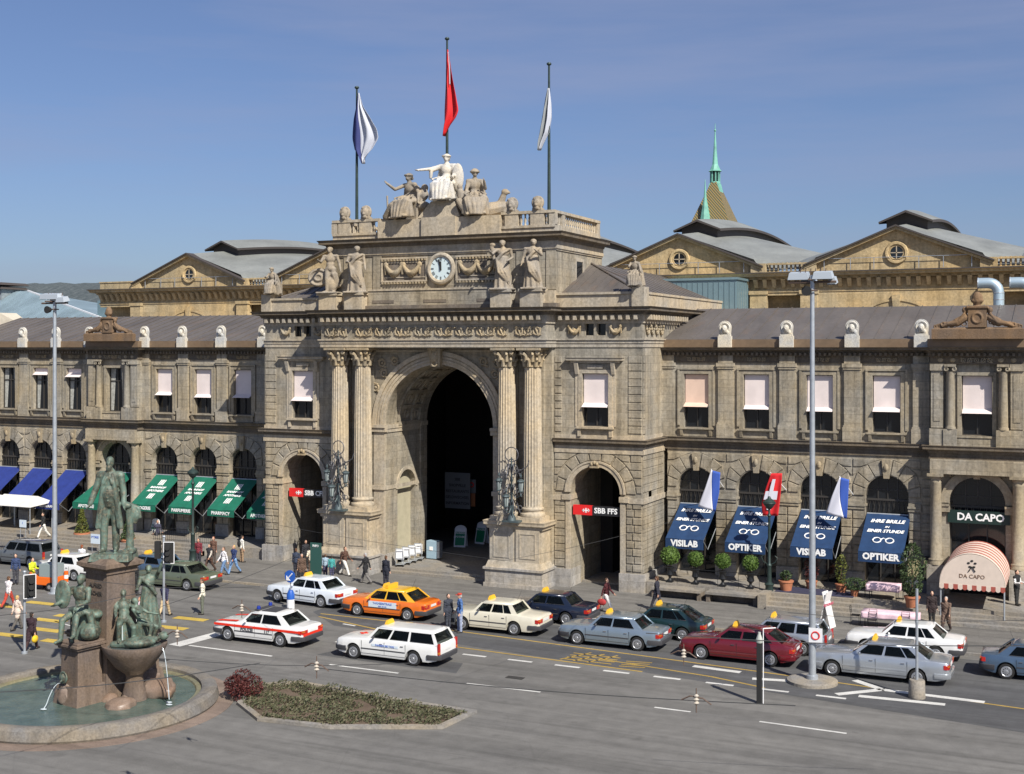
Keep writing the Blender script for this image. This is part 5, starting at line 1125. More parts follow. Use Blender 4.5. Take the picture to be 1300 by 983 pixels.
def sit_figure(sc,armsA,lean=0,knees=.28,tw=0):
    J=JT(legs=((1.35,1.35,knees),(1.45,1.55,knees)),arms=armsA,lean=lean); b=MB()
    trunk(b,J,.01,.95); head(b,J,1.1); arms(b,J,.01); hands(b,J,.013)
    b.ball(J['head']+Vector((0,.03,.04)),(.1,.105,.1)); b.torus(J['head']+Vector((0,0,.06)),.1,.03,(0,0,1),16,6); b.ball(J['head']+Vector((0,.12,-.02)),(.06,.06,.06))
    for i in (0,1): b.caps(J['hip%d'%i],J['knee%d'%i],.12,.1); b.caps(J['knee%d'%i],J['ank%d'%i],.1,.09); b.caps(J['ank%d'%i]-Vector((0,0,.02)),J['toe%d'%i],.05,.04)
    k0,k1=J['knee0'],J['knee1']; b.caps(J['pel']+Vector((0,-.1,.02)),(k0+k1)/2+Vector((0,.05,.0)),.14,.09)
    for q in range(9):                                # hanging folds between and over the shins
        t=q/8; p=k0.lerp(k1,t)+Vector(((t-.5)*.16,-.04-.03*sin(t*PI),.03)); d=Vector(((t-.5)*.34,p.y-.05-.06*(q%2),.03)); b.tube([p,(p+d)/2+Vector((0,-.03,0)),d],[.04,.05,.055],6)
    for q in range(5): t=q/4; p=J['waist']+Vector(((t-.5)*.3,-.1,-.02)); b.tube([p,p+Vector(((t-.5)*.3,-.2,-.1)),k0.lerp(k1,t)+Vector((0,.02,.09))],[.025,.03,.03],6)
    for q in (-1,1):
        b.tube([J['neck']+Vector((q*.08,.04,0)),J['chest']+Vector((q*.17,.09,0)),J['pel']+Vector((q*.24,.12,.02)),(q*.33,.15,.05)],[.06,.09,.11,.12],8)
        b.tube([J['hip%d'%(q>0)]+Vector((q*.06,0,.02)),J['knee%d'%(q>0)]+Vector((q*.05,.05,-.05)),(q*.3,J['knee0'].y+.1,.06)],[.1,.1,.09],8)
    b.box(-.3,.3,-.12,.4,.0,J['pel'].z-.08)
    return b,J
AYG=AY0+.75
# central white figure
b,J=sit_figure(1,((1.1,.75,.25,-.1),(.3,.2,.9)),knees=.2)
b.ball((.36,-.12,.72),(.17,.07,.42),14,12); b.tube([J['sh1']+Vector((0,.03,.04)),J['el1']+Vector((.06,.06,0)),(.34,.1,.5)],[.09,.11,.09],8); b.tube([J['sh0']+Vector((.02,.05,.0)),J['el0']+Vector((0,.02,-.05)),J['el0']+Vector((.0,.02,-.28))],[.07,.07,.04],8)
e=empty('seated_statue',(-34.75,AYG-.1,22.02),R(6)); tag(e,'white seated crowned statue stretching out an arm, on top of the pavilion','statue'); place_fig(e,[('body',wideMB(remesh(b,.02),2.0,1.12),WHITEST)])
b,J=sit_figure(1,((1.0,.5,1.2,.2),(-.2,.3,.6)),lean=.1,knees=.25); b.ball((.35,.1,.42),(.2,.2,.16)); b.ball((.33,.15,.78),(.14,.12,.18)); b.ball((.3,.22,1.0),(.1,.1,.12)); b.caps((-.5,-.4,.1),(-.25,-.5,.45),.12,.07); b.tube([(-.42,-.45,.3),(-.43,-.46,.75)],.03,6); b.caps((-.3,-.2,.1),(-.7,-.3,.03),.12,.06)
e=empty('seated_statue',(-37.15,AYG-.15,21.08),R(-12)); tag(e,'brown seated statue leaning left of the white central statue','statue'); place_fig(e,[('body',wideMB(remesh(b,.02),1.95,1.15),STATST)])
b,J=sit_figure(1,((.2,.15,.5),(.5,.35,1.9,.5)),lean=.05,knees=.3); b.ball(J['head']+Vector((0,0,.06)),(.11,.12,.09)); b.torus(J['head']+Vector((0,0,.04)),.12,.025,(0,0,1),16,6)
b.caps((-.35,-.05,.35),(-.4,-.1,.75),.13,.1); b.ball((-.42,-.08,.9),(.08,.09,.1)); b.caps((-.25,-.3,.1),(-.45,-.25,.45),.1,.1)
b.caps((.25,.0,.2),(.75,.1,.32),.24,.2); b.caps((.7,.1,.3),(.92,.1,.12),.2,.12); b.caps((.72,.1,.4),(.82,.08,.72),.12,.08); b.ball((.85,.05,.78),(.11,.08,.1)); b.ball((.94,.04,.76),(.06,.05,.04)); b.caps((.7,.1,.4),(.98,.1,.42),.14,.05)
e=empty('seated_statue',(-32.9,AYG-.1,21.08),R(30)); tag(e,'brown seated statue with a carved ship prow, right of the white statue','statue'); place_fig(e,[('body',wideMB(remesh(b,.02),1.95,1.08),STATST)])
for i,(x,lab) in enumerate(((-41.5,'lion mask left of the left flagpole'),(-40.0,'lion mask right of the left flagpole'),(-30.25,'lion mask on the balustrade right of the seated statues'),(-28.65,'lion mask beside the right flagpole'))):
    e=empty('lion_mask',(x,AY0+.2,21.24)); tag(e,lab+' on the attic balustrade','statue','lion masks on the attic balustrade'); b=MB(); b.ball((0,0,.42),(.34,.24,.42),14,10); b.ball((0,-.2,.4),(.2,.16,.26),12,8); b.ball((0,-.33,.3),(.1,.09,.09)); b.ball((0,-.26,.14),(.14,.1,.12)); b.box(-.3,.3,-.2,.2,-.01,.12)
    for q in (-1,1): b.ball((q*.09,-.33,.47),(.035,.03,.03)); b.ball((q*.2,-.1,.7),(.08,.06,.08)); b.caps((q*.28,-.08,.5),(q*.22,-.15,.1),.09,.06)
    b.torus((0,-.05,.45),.33,.07,(0,1,0),20,6); remesh(b,.03).build('mask',STATST,e,smooth=60,fix=False)
for x,lab in ((-46.85,'small seated child statue on the left corner of the pavilion'),(-22.85,'small seated child statue on the right corner of the pavilion')):
    b,J=sit_figure(1,((.8,.2,.9,.5),(.3,.3,.7)),lean=.25,knees=.2); e=empty('corner_statue',(x,YP+.1,16.8),R(5)); tag(e,lab,'statue','child statues on the pavilion corners'); place_fig(e,[('body',scaleMB(remesh(b,.025),1.2),STATST)])
# ---------------------------------------------------------------- candelabra on the pedestals
for s,lab in ((-1,'ornate wrought candelabrum with glass lanterns left of the great arch'),(1,'ornate wrought candelabrum with glass lanterns right of the great arch')):
    x=-40.72 if s<0 else -29.38; e=empty('candelabrum',(x,62.95,3.8)); tag(e,lab,'lamp','candelabra before the column pairs')
    b=MB(); b.box(-.5,.5,-.25,.5,0,.1); b.lathe([(.26,.1),(.22,.3),(.1,.5),(.16,.8),(.08,1.0),(.05,2.2),(.09,2.3),(.045,2.5),(.04,3.6)],(0,0,0),12); b.build('stem',LEADBLUE,e,smooth=50)
    c=MB()
    for q in range(6):
        a=q*PI/3+.3
        for z0,rr in ((.6,.42),(1.5,.5),(2.6,.42)):
            c.tube([(rr*t*cos(a),rr*t*sin(a),z0+.5*sin(t*PI*1.1)+.25*t) for t in (0,.25,.5,.75,1,1.15)],.028,5)
            c.torus((rr*1.1*cos(a),rr*1.1*sin(a),z0+.2),.12,.022,(-sin(a),cos(a),0),12,4)
    c.torus((0,0,3.75),.4,.03,(0,1,0),20,5); c.torus((0,0,3.3),.2,.03,(0,1,0),16,5); c.tube([(0,0,2.6),(.9,.1,3.1),(1.0,.15,3.45)],.03,5)
    c.build('scroll_work',mat('wrought_scrolls',(.10,.10,.11),.5,.4),e)
    for q,(lx,ly,lz) in enumerate(((-.72,-.1,1.5),(.68,-.25,1.5),(0,-.7,.7))):
        l=MB(); l.lathe([(.05,.95),(.2,.86),(.23,.8),(.19,.74)],(lx,ly,lz),8); l.lathe([(.04,1.0),(.06,1.1),(.02,1.25)],(lx,ly,lz),8)
        for k in range(6): a=k*PI/3; l.tube([(lx+.17*cos(a),ly+.17*sin(a),lz+.76),(lx+.11*cos(a),ly+.11*sin(a),lz+.25)],.014,4)
        l.lathe([(.11,.2),(.14,.25),(.11,.28)],(lx,ly,lz),8); l.ball((lx,ly,lz+.05),(.06,.06,.09),8,5); l.tube([(0,0,lz+.2),(lx*.5,ly*.5,lz-.15),(lx,ly,lz+.05)],.03,5)
        lo=l.build('lantern',LEADBLUE,e); g=MB(); g.lathe([(.10,.28),(.16,.74)],(lx,ly,lz),8); g.build('glass',mat('lantern_glass',(.30,.34,.33),.2),lo)
# ================================================================ cars
CHROME=mat('chrome_trim',(.5,.5,.52),.2,.9); BUMP=mat('grey_bumper',(.05,.05,.055),.6); TYRE=mat('tyre',(.015,.015,.015),.85); RIM=mat('wheel_rim',(.42,.43,.45),.35,.6)
TL=mat('tail_lamp',(.45,.02,.015),.25,coat=.5); TLO=mat('orange_lamp',(.55,.17,.02),.3); HLM=mat('head_lamp',(.5,.52,.54),.15,.3,coat=.6); TAXI=mat('taxi_sign_yellow',(.75,.42,.03),.4); PLATE=mat('number_plate',(.7,.7,.68),.5)
def paint(n,c,met=.0,r=.32): return mat('paint_'+n,c,r,met,coat=1.,var=.03,vs=2.)
def interp(T,x):
    if x<=T[0][0]: return T[0][1]
    for a,c in zip(T,T[1:]):
        if x<=c[0]: t=(x-a[0])/(c[0]-a[0]); return a[1]+(c[1]-a[1])*t
    return T[-1][1]
def car(x,y,pt,lab,wb=2.85,L=4.75,W=1.72,fo=.85,hood=.92,belt=.93,tr=.95,H=1.42,cab=(1.42,1.95,3.55,4.05),kind='sedan',boxy=.6,flip=False,rz=0,bump=BUMP,taxi=True,trim=True,name='taxi',cat='car',group='taxis and cars queueing before the station',z=.004,roofm=None):
    """front at local x=0 pointing to -x; wheels at fo and fo+wb; cab = screen foot, roof front, roof back, rear glass foot"""
    e=empty(name,(x,y,z),rz+(PI if flip else 0)); tag(e,lab,cat,group)
    o=Vector((-fo-wb/2,0,0)); T=Matrix.Translation(o); hw=W/2; wr=.315
    # body lofted from cross sections
    top=[(0,hood-.2),(.04,hood-.14),(.12,hood-.1),(.5,hood-.05),(cab[0],belt),(cab[3],belt+.02),(cab[3]+.1,tr),(L-.1,tr-.03),(L-.03,tr-.07),(L,tr-.14)] if kind=='sedan' else [(0,hood-.2),(.04,hood-.14),(.12,hood-.1),(.5,hood-.05),(cab[0],belt),(L-.05,belt+.02),(L,belt-.1)]
    bot=[(0,.36),(.15,.25),(.5,.2),(L-.5,.2),(L-.15,.28),(L,.38)]
    wid=[(0,hw*.84),(.08,hw*.92),(.35,hw*.98),(.9,hw),(L-.9,hw),(L-.35,hw*.975),(L-.08,hw*.92),(L,hw*.85)]
    xs=sorted({0,.03,.08,.15}|{round(.15+i*(L-.3)/70,3) for i in range(71)}|{L-.08,L-.03,L})
    b=MB(); K=14
    for xx in xs:
        zt=interp(top,xx); zb=interp(bot,xx); w=interp(wid,xx); arch=zb
        for wx in (fo,fo+wb):
            d=abs(xx-wx)
            if d<wr+.07: arch=max(arch,.31+math.sqrt((wr+.07)**2-d*d))
        arch=min(arch,zt-.14); sh=zb+(zt-zb)*.62
        pts=[(0,arch if arch>zb else zb),(w*.72,arch if arch>zb else zb),(w*.97,max(arch,zb+.02)),(w*1.0,max(arch+.01,zb+.12)),(w*1.0,max(arch+.03,sh-.1)),(w*.992,max(arch+.06,sh)),(w*.97,max(zt-.075,arch+.09)),(w*.94,zt-.025),(w*.86,zt)]
        pts+=[(w*.45,zt+.018)]; ring_=[(a,z_) for a,z_ in pts]+[(0,zt+.024)]+[(-a,z_) for a,z_ in reversed(pts[1:])]
        for a,z_ in ring_: b.v.append((xx+o.x,a,z_))
        n=len(ring_)
    for i in range(len(xs)-1):
        for k in range(n): b.f.append((i*n+k,i*n+(k+1)%n,(i+1)*n+(k+1)%n,(i+1)*n+k))
    b.f.append(tuple(range(n))); b.f.append(tuple(range((len(xs)-1)*n,len(xs)*n)))
    body=b.build('body',pt,e,smooth=32)
    # cabin: painted shell with glass panes set on it
    x0,x1,x2,x3=cab; wbt=hw*.925; wrf=hw*.74; zr=H; zb0=belt-.03
    def sec(xx):                                      # lower/upper half widths and heights along the cabin
        return None
    c=MB()
    lo=[(x0,-wbt*.93),(x0,wbt*.93),(x3,wbt*.93),(x3,-wbt*.93)]; 
    zc=[]
    # lower ring, shoulder ring, roof ring, crown
    def rg(xa,xb,w,z,ins=.06,m=6):
        pts=[]
        for k in range(m+1): t=k/m; pts.append((xa+.07*(abs(2*t-1)**2)*1.0,-w+2*w*t,z))
        for k in range(m+1): t=k/m; pts.append((xb-.07*(abs(2*t-1)**2),w-2*w*t,z))
        return pts
    R0=rg(x0,x3,wbt*.985,zb0); R1=rg(x1-.03,x2+.03,wrf+.02,zr-.055); R2=rg(x1+.06,x2-.06,wrf-.05,zr-.012); R3=rg(x1+.25,x2-.25,wrf*.6,zr+.008)
    for Rr in (R0,R1,R2,R3): c.v+=[(p[0]+o.x,p[1],p[2]) for p in Rr]
    m=len(R0)
    for j in (1,2):
        for k in range(m): c.f.append((j*m+k,j*m+(k+1)%m,(j+1)*m+(k+1)%m,(j+1)*m+k))
    c.f.append(tuple(range(3*m,4*m)))
    def onside(t,v,s,off=.008):                       # t along the car 0..1 at the belt, v 0 belt .. 1 roof rail
        xa=x0+(x3-x0)*t; xb=(x1-.03)+(x2-x1+.06)*t; w=wbt*.985+(wrf+.02-wbt*.985)*v
        return Vector((xa+(xb-xa)*v+o.x,s*(w+off),zb0+(zr-.055-zb0)*v))
    # side glass
    if kind=='sedan': cuts=[(.07,.39),(.425,.70),(.72,.86)] if boxy<.5 else [(.06,.40),(.435,.84)]
    else: cuts=[(.045,.29),(.32,.575),(.61,.95)]
    if kind=='sedan' and boxy>=.8: cuts=[(.07,.39),(.425,.69),(.71,.87)]
    posts=[(0,cuts[0][0])]+[(cuts[q][1],cuts[q+1][0]) for q in range(len(cuts)-1)]+[(cuts[-1][1],1)]
    def strip4(A,B,C_,D,s): q=[A,B,C_,D]; c.quad(*(q if s<0 else q[::-1]),t=.02)
    for s in (-1,1):
        for a,d in posts: strip4(onside(a,0,s,0),onside(d,0,s,0),onside(d,1,s,0),onside(a,1,s,0),s)
        for v0,v1 in ((0,.14),(.9,1.0)): strip4(onside(0,v0,s,.001),onside(1,v0,s,.001),onside(1,v1,s,.001),onside(0,v1,s,.001),s)
    def wf(u,v,ends,off=.012):
        w=(wbt*.985+(wrf+.02-wbt*.985)*v); yy=-w+2*w*u; cv=.07*abs(2*u-1)**2
        xx=x0+(x1-.03-x0)*v+cv-off if ends==0 else x3+(x2+.03-x3)*v-cv+off
        return (xx+o.x,yy,zb0+(zr-.055-zb0)*v+off)
    for ends in (0,1):
        for u0,u1,v0,v1 in ((0,.07,0,1),(.93,1,0,1),(.07,.93,0,.1),(.07,.93,.9,1.0)): c.grid(lambda u,v:wf(u0+(u1-u0)*u,v0+(v1-v0)*v,ends,.004),4,3)
    cabin=c.build('roof',roofm or pt,e,smooth=30); sm_=cabin.modifiers.new('s','SOLIDIFY'); sm_.thickness=.012
    it=MB(); it.box(x0+.3+o.x,x3-.25+o.x,-wbt*.86,wbt*.86,belt-.02,belt+.045); it.build('interior',mat('car_interior',(.035,.033,.032),.8),e)
    for sx_ in (x1+.55,x1+1.35):
        for sy_ in (-.36,.36): q_=MB(); q_.box(sx_-.07+o.x,sx_+.07+o.x,sy_-.22,sy_+.22,belt,belt+.16); q_.box(sx_-.05+o.x,sx_+.05+o.x,sy_-.12,sy_+.12,belt+.18,belt+.32); q_.build('seat_back',mat('car_seat',(.06,.055,.05),.9),e,bev=.02)
    q_=MB(); q_.torus((x1+.02+o.x,-.36,belt+.08),.17,.015,(1,0,.4),16,5); q_.build('steering_wheel',BLACK,e)
    for s in (-1,1):
        for (a,d) in cuts:
            g=MB(); v0,v1=.14,.9
            q=[onside(a,v0,s),onside(d,v0,s),onside(d-.0,v1,s),onside(a,v1,s)]; g.quad(*(q if s<0 else q[::-1]),t=.01); 
            w_=g.build('side_window',CARGLASS,e)
            f=MB(); q2=[onside(a,v0,s,.012),onside(d,v0,s,.012),onside(d,v1,s,.012),onside(a,v1,s,.012)]
            f.tube([q2[0],q2[1]],.009,4); f.build('window_trim',CHROME if trim else BUMP,w_)
    for (ends,nm) in ((0,'windscreen'),(1,'rear_window')):
        g=MB(); nn=8
        g.grid(lambda u,v:wf(.06+.88*u,.10+.80*v,ends),nn,3); gg=g.build(nm,CARGLASS,e,fix=False,smooth=40)
    # doors, handles, mirrors, rubbing strip
    d=MB(); gaps=[fo+.42,fo+.42+(wb-.5)*.46,fo+wb-.38] 
    for s in (-1,1):
        for gx in gaps:
            d.box(gx-.006+o.x,gx+.006+o.x,*sorted((s*(hw*.995),s*(hw*1.003))),.34,belt-.10)
        d.box(fo+.4+o.x,fo+wb-.4+o.x,*sorted((s*hw*.995,s*hw*1.003)),.31,.325)
    d.build('door_gaps',BLACK,body)
    for s in (-1,1):
        t_=MB(); t_.box(fo+.40+o.x,fo+wb-.40+o.x,*sorted((s*hw*.99,s*(hw*1.0+.014))),.50,.545); t_.build('rubbing_strip',bump,e)
        for gx in gaps[1:]: h_=MB(); h_.box(gx-.24+o.x,gx-.1+o.x,*sorted((s*hw*.98,s*(hw+.018))),belt-.2,belt-.175); h_.build('door_handle',CHROME if trim else BUMP,e)
        m_=MB(); m_.ball((x0+.42+o.x,s*(hw+.07),belt+.09),(.05,.10,.07),8,6); m_.build('wing_mirror',pt if boxy<.7 else BUMP,e)
    # bumpers
    for nm,xa in (('front_bumper',0),('rear_bumper',L)):
        q=MB(); sg=-1 if xa==0 else 1; path=[(xa-sg*.55+o.x,-hw*.985),(xa-sg*.16+o.x,-hw*.955),(xa+sg*.02+o.x,-hw*.8),(xa+sg*.05+o.x,0),(xa+sg*.02+o.x,hw*.8),(xa-sg*.16+o.x,hw*.955),(xa-sg*.55+o.x,hw*.985)]
        if sg<0: path=path[::-1]
        q.sweep([(-.03,.34),(.03,.34),(.05,.42),(.045,.53),(-.03,.56)],path); q.build(nm,bump,e,smooth=40)
    pl=MB(); pl.box(L+.052+o.x,L+.062+o.x,-.25,.25,.42,.53) if kind=='x' else pl.box(L+.004+o.x,L+.02+o.x,-.25,.25,tr-.27,tr-.16); pl.build('number_plate',PLATE,e)
    gr=MB(); gr.box(-.015+o.x,.01+o.x,-.3,.3,.58,hood-.24); gr.build('grille',BUMP,e)
    for s in (-1,1):
        k=MB(); k.box(-.012+o.x,.05+o.x,*sorted((s*.36,s*hw*.83)),.57,hood-.235); k.build('headlight',HLM,e)
        k=MB(); zt=tr-.14 if kind=='sedan' else belt-.1
        if kind=='sedan': k.box(L-.16+o.x,L+.012+o.x,*sorted((s*hw*.46,s*(hw*.885))),zt-.17,zt+.01); k.box(L-.2+o.x,L-.05+o.x,*sorted((s*hw*.86,s*hw*.953)),zt-.17,zt+.0)
        else: k.box(L-.07+o.x,L+.012+o.x,*sorted((s*hw*.78,s*(hw*.93))),.56,zt+.16)
        kk=k.build('tail_light',TL,e); k=MB(); k.box(L-.1+o.x,L+.017+o.x,*sorted((s*hw*.7,s*(hw*.89))),zt-.075,zt-.012) if kind=='sedan' else k.box(L-.06+o.x,L+.016+o.x,*sorted((s*hw*.79,s*(hw*.935))),.6,.68); k.build('indicator',TLO,kk)
    for wx in (fo,fo+wb):
        for s in (-1,1):
            w_=MB(); yc=s*(hw-.115); w_.lathe([(wr-.05,-.1),(wr-.012,-.095),(wr,-.06),(wr,.06),(wr-.012,.095),(wr-.05,.1)],(0,0,0),28,M=Matrix.Translation((wx+o.x,yc,wr))@Matrix.Rotation(PI/2,4,'X')); wh=w_.build('wheel',TYRE,e,smooth=40)
            r_=MB(); Mx=Matrix.Translation((wx+o.x,yc+s*.1,wr))@Matrix.Rotation(PI/2 if s<0 else -PI/2,4,'X')
            r_.lathe([(.215,-.03),(.215,.004),(.2,.012),(.185,.0),(.06,.008),(.05,.02),(.01,.022)],(0,0,0),24,M=Mx); r_.build('rim',RIM,wh,smooth=30)
            h_=MB()
            for k in range(10): a=k*PI/5; h_.ball((.125*cos(a),.125*sin(a),.006),(.028,.028,.006),6,4,M=Mx)
            h_.build('rim_holes',BUMP,wh)
    und=MB(); und.box(.3+o.x,L-.3+o.x,-hw*.7,hw*.7,.2,.45); und.build('underbody',BLACK,e)
    if taxi:
        s_=MB(); tx=x1+.18+o.x; s_.frus(tx-.09,tx+.09,-.28 if taxi!=2 else -.2,.28 if taxi!=2 else .2,zr+.0,tx-.04,tx+.04,-.22,.22,zr+.17); s_.build('taxi_sign',TAXI,e)
    a_=MB(); a_.tube([(x2-.1+o.x,.3,zr),(x2+.1+o.x,.3,zr+.45)],.006,4); a_.build('aerial',BLACK,e)
    return e,o,onside,body
def side_deck(e,x0,x1,z0,z1,y,m,name='side_panel'):
    b=MB(); b.box(x0,x1,y-.006,y+.004,z0,z1); return b.build(name,m,e)
WP=paint('white',(.72,.72,.70)); CRP=paint('cream',(.66,.62,.50)); ORP=paint('orange',(.72,.16,.015)); YLP=paint('yellow',(.75,.42,.02))
NVP=paint('navy',(.008,.013,.03)); SBP=paint('silver_blue',(.30,.37,.43),.6,.35); DGP=paint('dark_green',(.008,.028,.03)); RDP=paint('wine_red',(.12,.004,.010)); SVP=paint('silver',(.46,.49,.52),.65,.33); GRP=paint('olive',(.14,.165,.11),.3); BLP=paint('steel_blue',(.08,.13,.20),.4)
BLT=mat('blue_lettering',(.03,.10,.45),.5); REDP=mat('red_stripe',(.72,.03,.01),.4)
# police car
e,o,os_,bd=car(-34.73,46.65+.86,WP,'white police car with red stripes and blue roof lamps in the near lane',wb=2.9,L=4.95,W=1.78,fo=.86,H=1.45,cab=(1.5,2.1,3.65,4.3),boxy=.6,taxi=False,name='police_car')
hw=.89
for s in (-1,1): 
    b=MB(); b.box(.12+o.x,4.85+o.x,*sorted((s*hw*.97,s*(hw+.006))),.70,.80); b.build('red_stripe',REDP,e)
b=MB(); b.quad((.2+o.x,-.75,.872),(1.35+o.x,-.82,.955),(1.35+o.x,-.6,.962),(.25+o.x,-.5,.885),.006); b.quad((.25+o.x,.5,.885),(1.35+o.x,.6,.962),(1.35+o.x,.82,.955),(.2+o.x,.75,.872),.006); b.box(4.93+o.x,4.965+o.x,-.75,.75,.50,.66); b.build('red_panel',REDP,e)
text('POLIZEI',.2,(-.35,-hw-.012,.62),mat('dark_grey_lettering',(.06,.06,.07),.5),e,bold=.02); text('117',.2,(.75,-hw-.012,.62),MC['dark_grey_lettering'],e,bold=.02)
b=MB(); b.box(2.2+o.x,2.42+o.x,-.62,.62,1.46,1.52); b.build('lamp_bar',BUMP,e)
for s in (-1,1): b=MB(); b.lathe([(.09,1.5),(.095,1.6),(.07,1.66)],(2.3+o.x,s*.45,0),12); b.build('blue_lamp',mat('blue_lamp',(.01,.03,.25),.2,coat=.6),e,smooth=40)
b=MB(); b.box(2.5+o.x,3.3+o.x,-.5,.5,1.455,1.475); b.build('roof_board',BUMP,e)
# estate
e,o,os_,bd=car(-27.67,46.26+.87,WP,'white estate taxi with a red cross on its bonnet in the near lane',wb=2.97,L=5.1,W=1.78,fo=.92,H=1.49,hood=.94,belt=.96,cab=(1.55,2.05,4.75,5.05),kind='estate',boxy=.8,name='estate_taxi')
side_deck(e,-.55,.75,.66,.76,-.895,mat('pale_panel',(.6,.68,.75),.5),'door_banner'); text('FAHREN SIE TAXI',.12,(.1,-.905,.71),BLT,e)
b=MB(); b.box(.75+o.x,1.15+o.x,-.08,.04,.953,.962); b.box(.89+o.x,1.01+o.x,-.22,.18,.9535,.9625); b.build('red_cross_emblem',REDP,e)
# white saloon
car(-37.75,54.7+.86,paint('cool_white',(.68,.73,.78)),'white saloon taxi beside the blue arrow sign on the far lane',wb=2.95,L=4.9,W=1.75,fo=.82,H=1.42,cab=(1.5,2.05,3.6,4.15),boxy=.4,rz=R(-6),name='white_taxi')
e,o,os_,bd=car(-32.2,53.7+.87,ORP,'orange saloon taxi with a yellow roof and side banner',wb=2.89,L=4.85,W=1.76,fo=.95,H=1.44,cab=(1.35,2.0,3.6,4.3),boxy=.4,roofm=YLP,name='orange_taxi')
side_deck(e,-.75,.85,.54,.84,-.885,mat('pale_panel',(.6,.68,.75)),'door_banner'); text('TAXI ZENTRALE',.15,(.05,-.895,.74),BLT,e); text('444 44 44',.12,(.05,-.895,.60),BLT,e)
b=MB(); b.box(.0,.16,-.5,.5,1.45,1.6); b.build('roof_board',TAXI,e)
car(-26.05,53.1+.88,CRP,'cream boxy saloon taxi next to the two standing men',wb=2.72,L=4.95,W=1.74,fo=.95,H=1.45,hood=.95,belt=.97,tr=.96,cab=(1.45,1.95,3.45,3.85),boxy=.9,trim=True,name='cream_taxi')
car(-24.7,56.15+.85,NVP,'dark navy saloon taxi behind the cream one',wb=2.75,L=4.7,W=1.72,fo=.8,H=1.42,cab=(1.4,1.95,3.4,3.9),boxy=.6,name='navy_taxi')
car(-19.9,52.7+.87,SBP,'silver blue saloon taxi left of the wine red car',wb=2.88,L=4.85,W=1.75,fo=.92,H=1.42,cab=(1.45,2.0,3.55,4.1),boxy=.7,name='silver_blue_taxi')
e,o,os_,bd=car(-18.5,55.3+.86,DGP,'very dark green hatchback taxi beyond the silver blue one',wb=2.6,L=4.5,W=1.72,fo=.85,H=1.44,cab=(1.3,1.9,3.3,4.1),boxy=.4,name='dark_green_taxi')
e,o,os_,bd=car(-13.97,52.45+.87,RDP,'wine red saloon taxi partly behind the black post',wb=3.0,L=4.95,W=1.75,fo=.95,H=1.45,belt=.97,cab=(1.4,2.1,3.75,4.55),boxy=.4,name='wine_red_taxi',trim=False,bump=RDP)
side_deck(e,-1.7,-.95,1.12,1.34,-2.9+2.0,PLATE,'x') if False else None
car(-13.0,54.9+.86,SVP,'silver estate taxi behind the wine red car',wb=2.7,L=4.6,W=1.72,fo=.85,H=1.46,cab=(1.4,1.95,4.2,4.5),kind='estate',boxy=.6,name='silver_estate')
car(-8.15,52.15+.9,SVP,'large silver saloon taxi at the right, behind the concrete footed pole',wb=3.34,L=5.5,W=1.86,fo=.95,H=1.5,hood=.98,belt=1.0,tr=1.02,cab=(1.65,2.35,4.1,4.85),boxy=.4,name='silver_taxi',bump=SVP)
car(-7.7,56.45+.87,paint('bright_white',(.74,.74,.73)),'white saloon taxi half hidden behind the large silver one',wb=2.9,L=4.9,W=1.76,fo=.9,H=1.43,cab=(1.45,2.0,3.6,4.2),boxy=.4,name='white_taxi')
car(-1.9,54.6+.87,BLP,'blue grey saloon cut by the right edge of the picture',wb=2.8,L=4.7,W=1.75,fo=.9,H=1.42,hood=.93,cab=(1.4,2.0,3.5,4.1),boxy=.6,flip=True,taxi=False,name='blue_car')
car(-47.05,55.2+.88,GRP,'olive green saloon behind the traffic lights',wb=2.85,L=4.9,W=1.78,fo=.9,H=1.42,cab=(1.5,2.05,3.5,4.05),boxy=.9,taxi=False,name='olive_car')
car(-50.3,57.6,BLP,'blue saloon taxi just behind the bronze statue pedestal',wb=2.8,L=4.7,W=1.72,H=1.42,boxy=.6,name='blue_taxi')
car(-54.8,55.6,WP,'white saloon with taxi sign seen left of the statue pedestal',wb=2.8,L=4.7,W=1.74,H=1.42,boxy=.6,name='white_taxi')
car(-60.6,57.9,paint('grey_van',(.10,.11,.12)),'dark grey estate car behind the left floodlight mast',wb=2.8,L=4.7,W=1.74,H=1.55,kind='estate',cab=(1.3,1.8,4.3,4.6),boxy=.6,taxi=False,name='grey_estate')
# ================================================================ people
SKIN=[mat('skin_a',(.55,.33,.23),.6),mat('skin_b',(.48,.27,.18),.6)]
CL={}
def cl(c): 
    k='cloth_%02x%02x%02x'%tuple(int(v*255) for v in c)
    return mat(k,c,.85,var=.12,vs=6)
HC_={'dark':(.03,.02,.015),'brown':(.10,.05,.025),'red':(.22,.06,.02),'blond':(.5,.34,.12),'grey':(.35,.34,.33)}
WALK=dict(legs=((.45,.1),(-.35,.35)),arms=((-.4,.1,.2),(.4,.1,.4))); WALK2=dict(legs=((-.3,.3),(.4,.08)),arms=((.35,.12,.3),(-.3,.1,.15)))
STAND=dict(legs=((.03,0),(-.03,0)),arms=((0,.12,.15),(.0,.12,.2))); POCK=dict(legs=((.08,.1,.05),(-.02,0,.05)),arms=((-.1,.3,.6),(-.1,.3,.6))); HOLD=dict(legs=((.05,0),(-.05,0)),arms=((.2,.15,1.5,.3),(.2,.15,1.4,.3)))
PEOPLE='people on the station square'
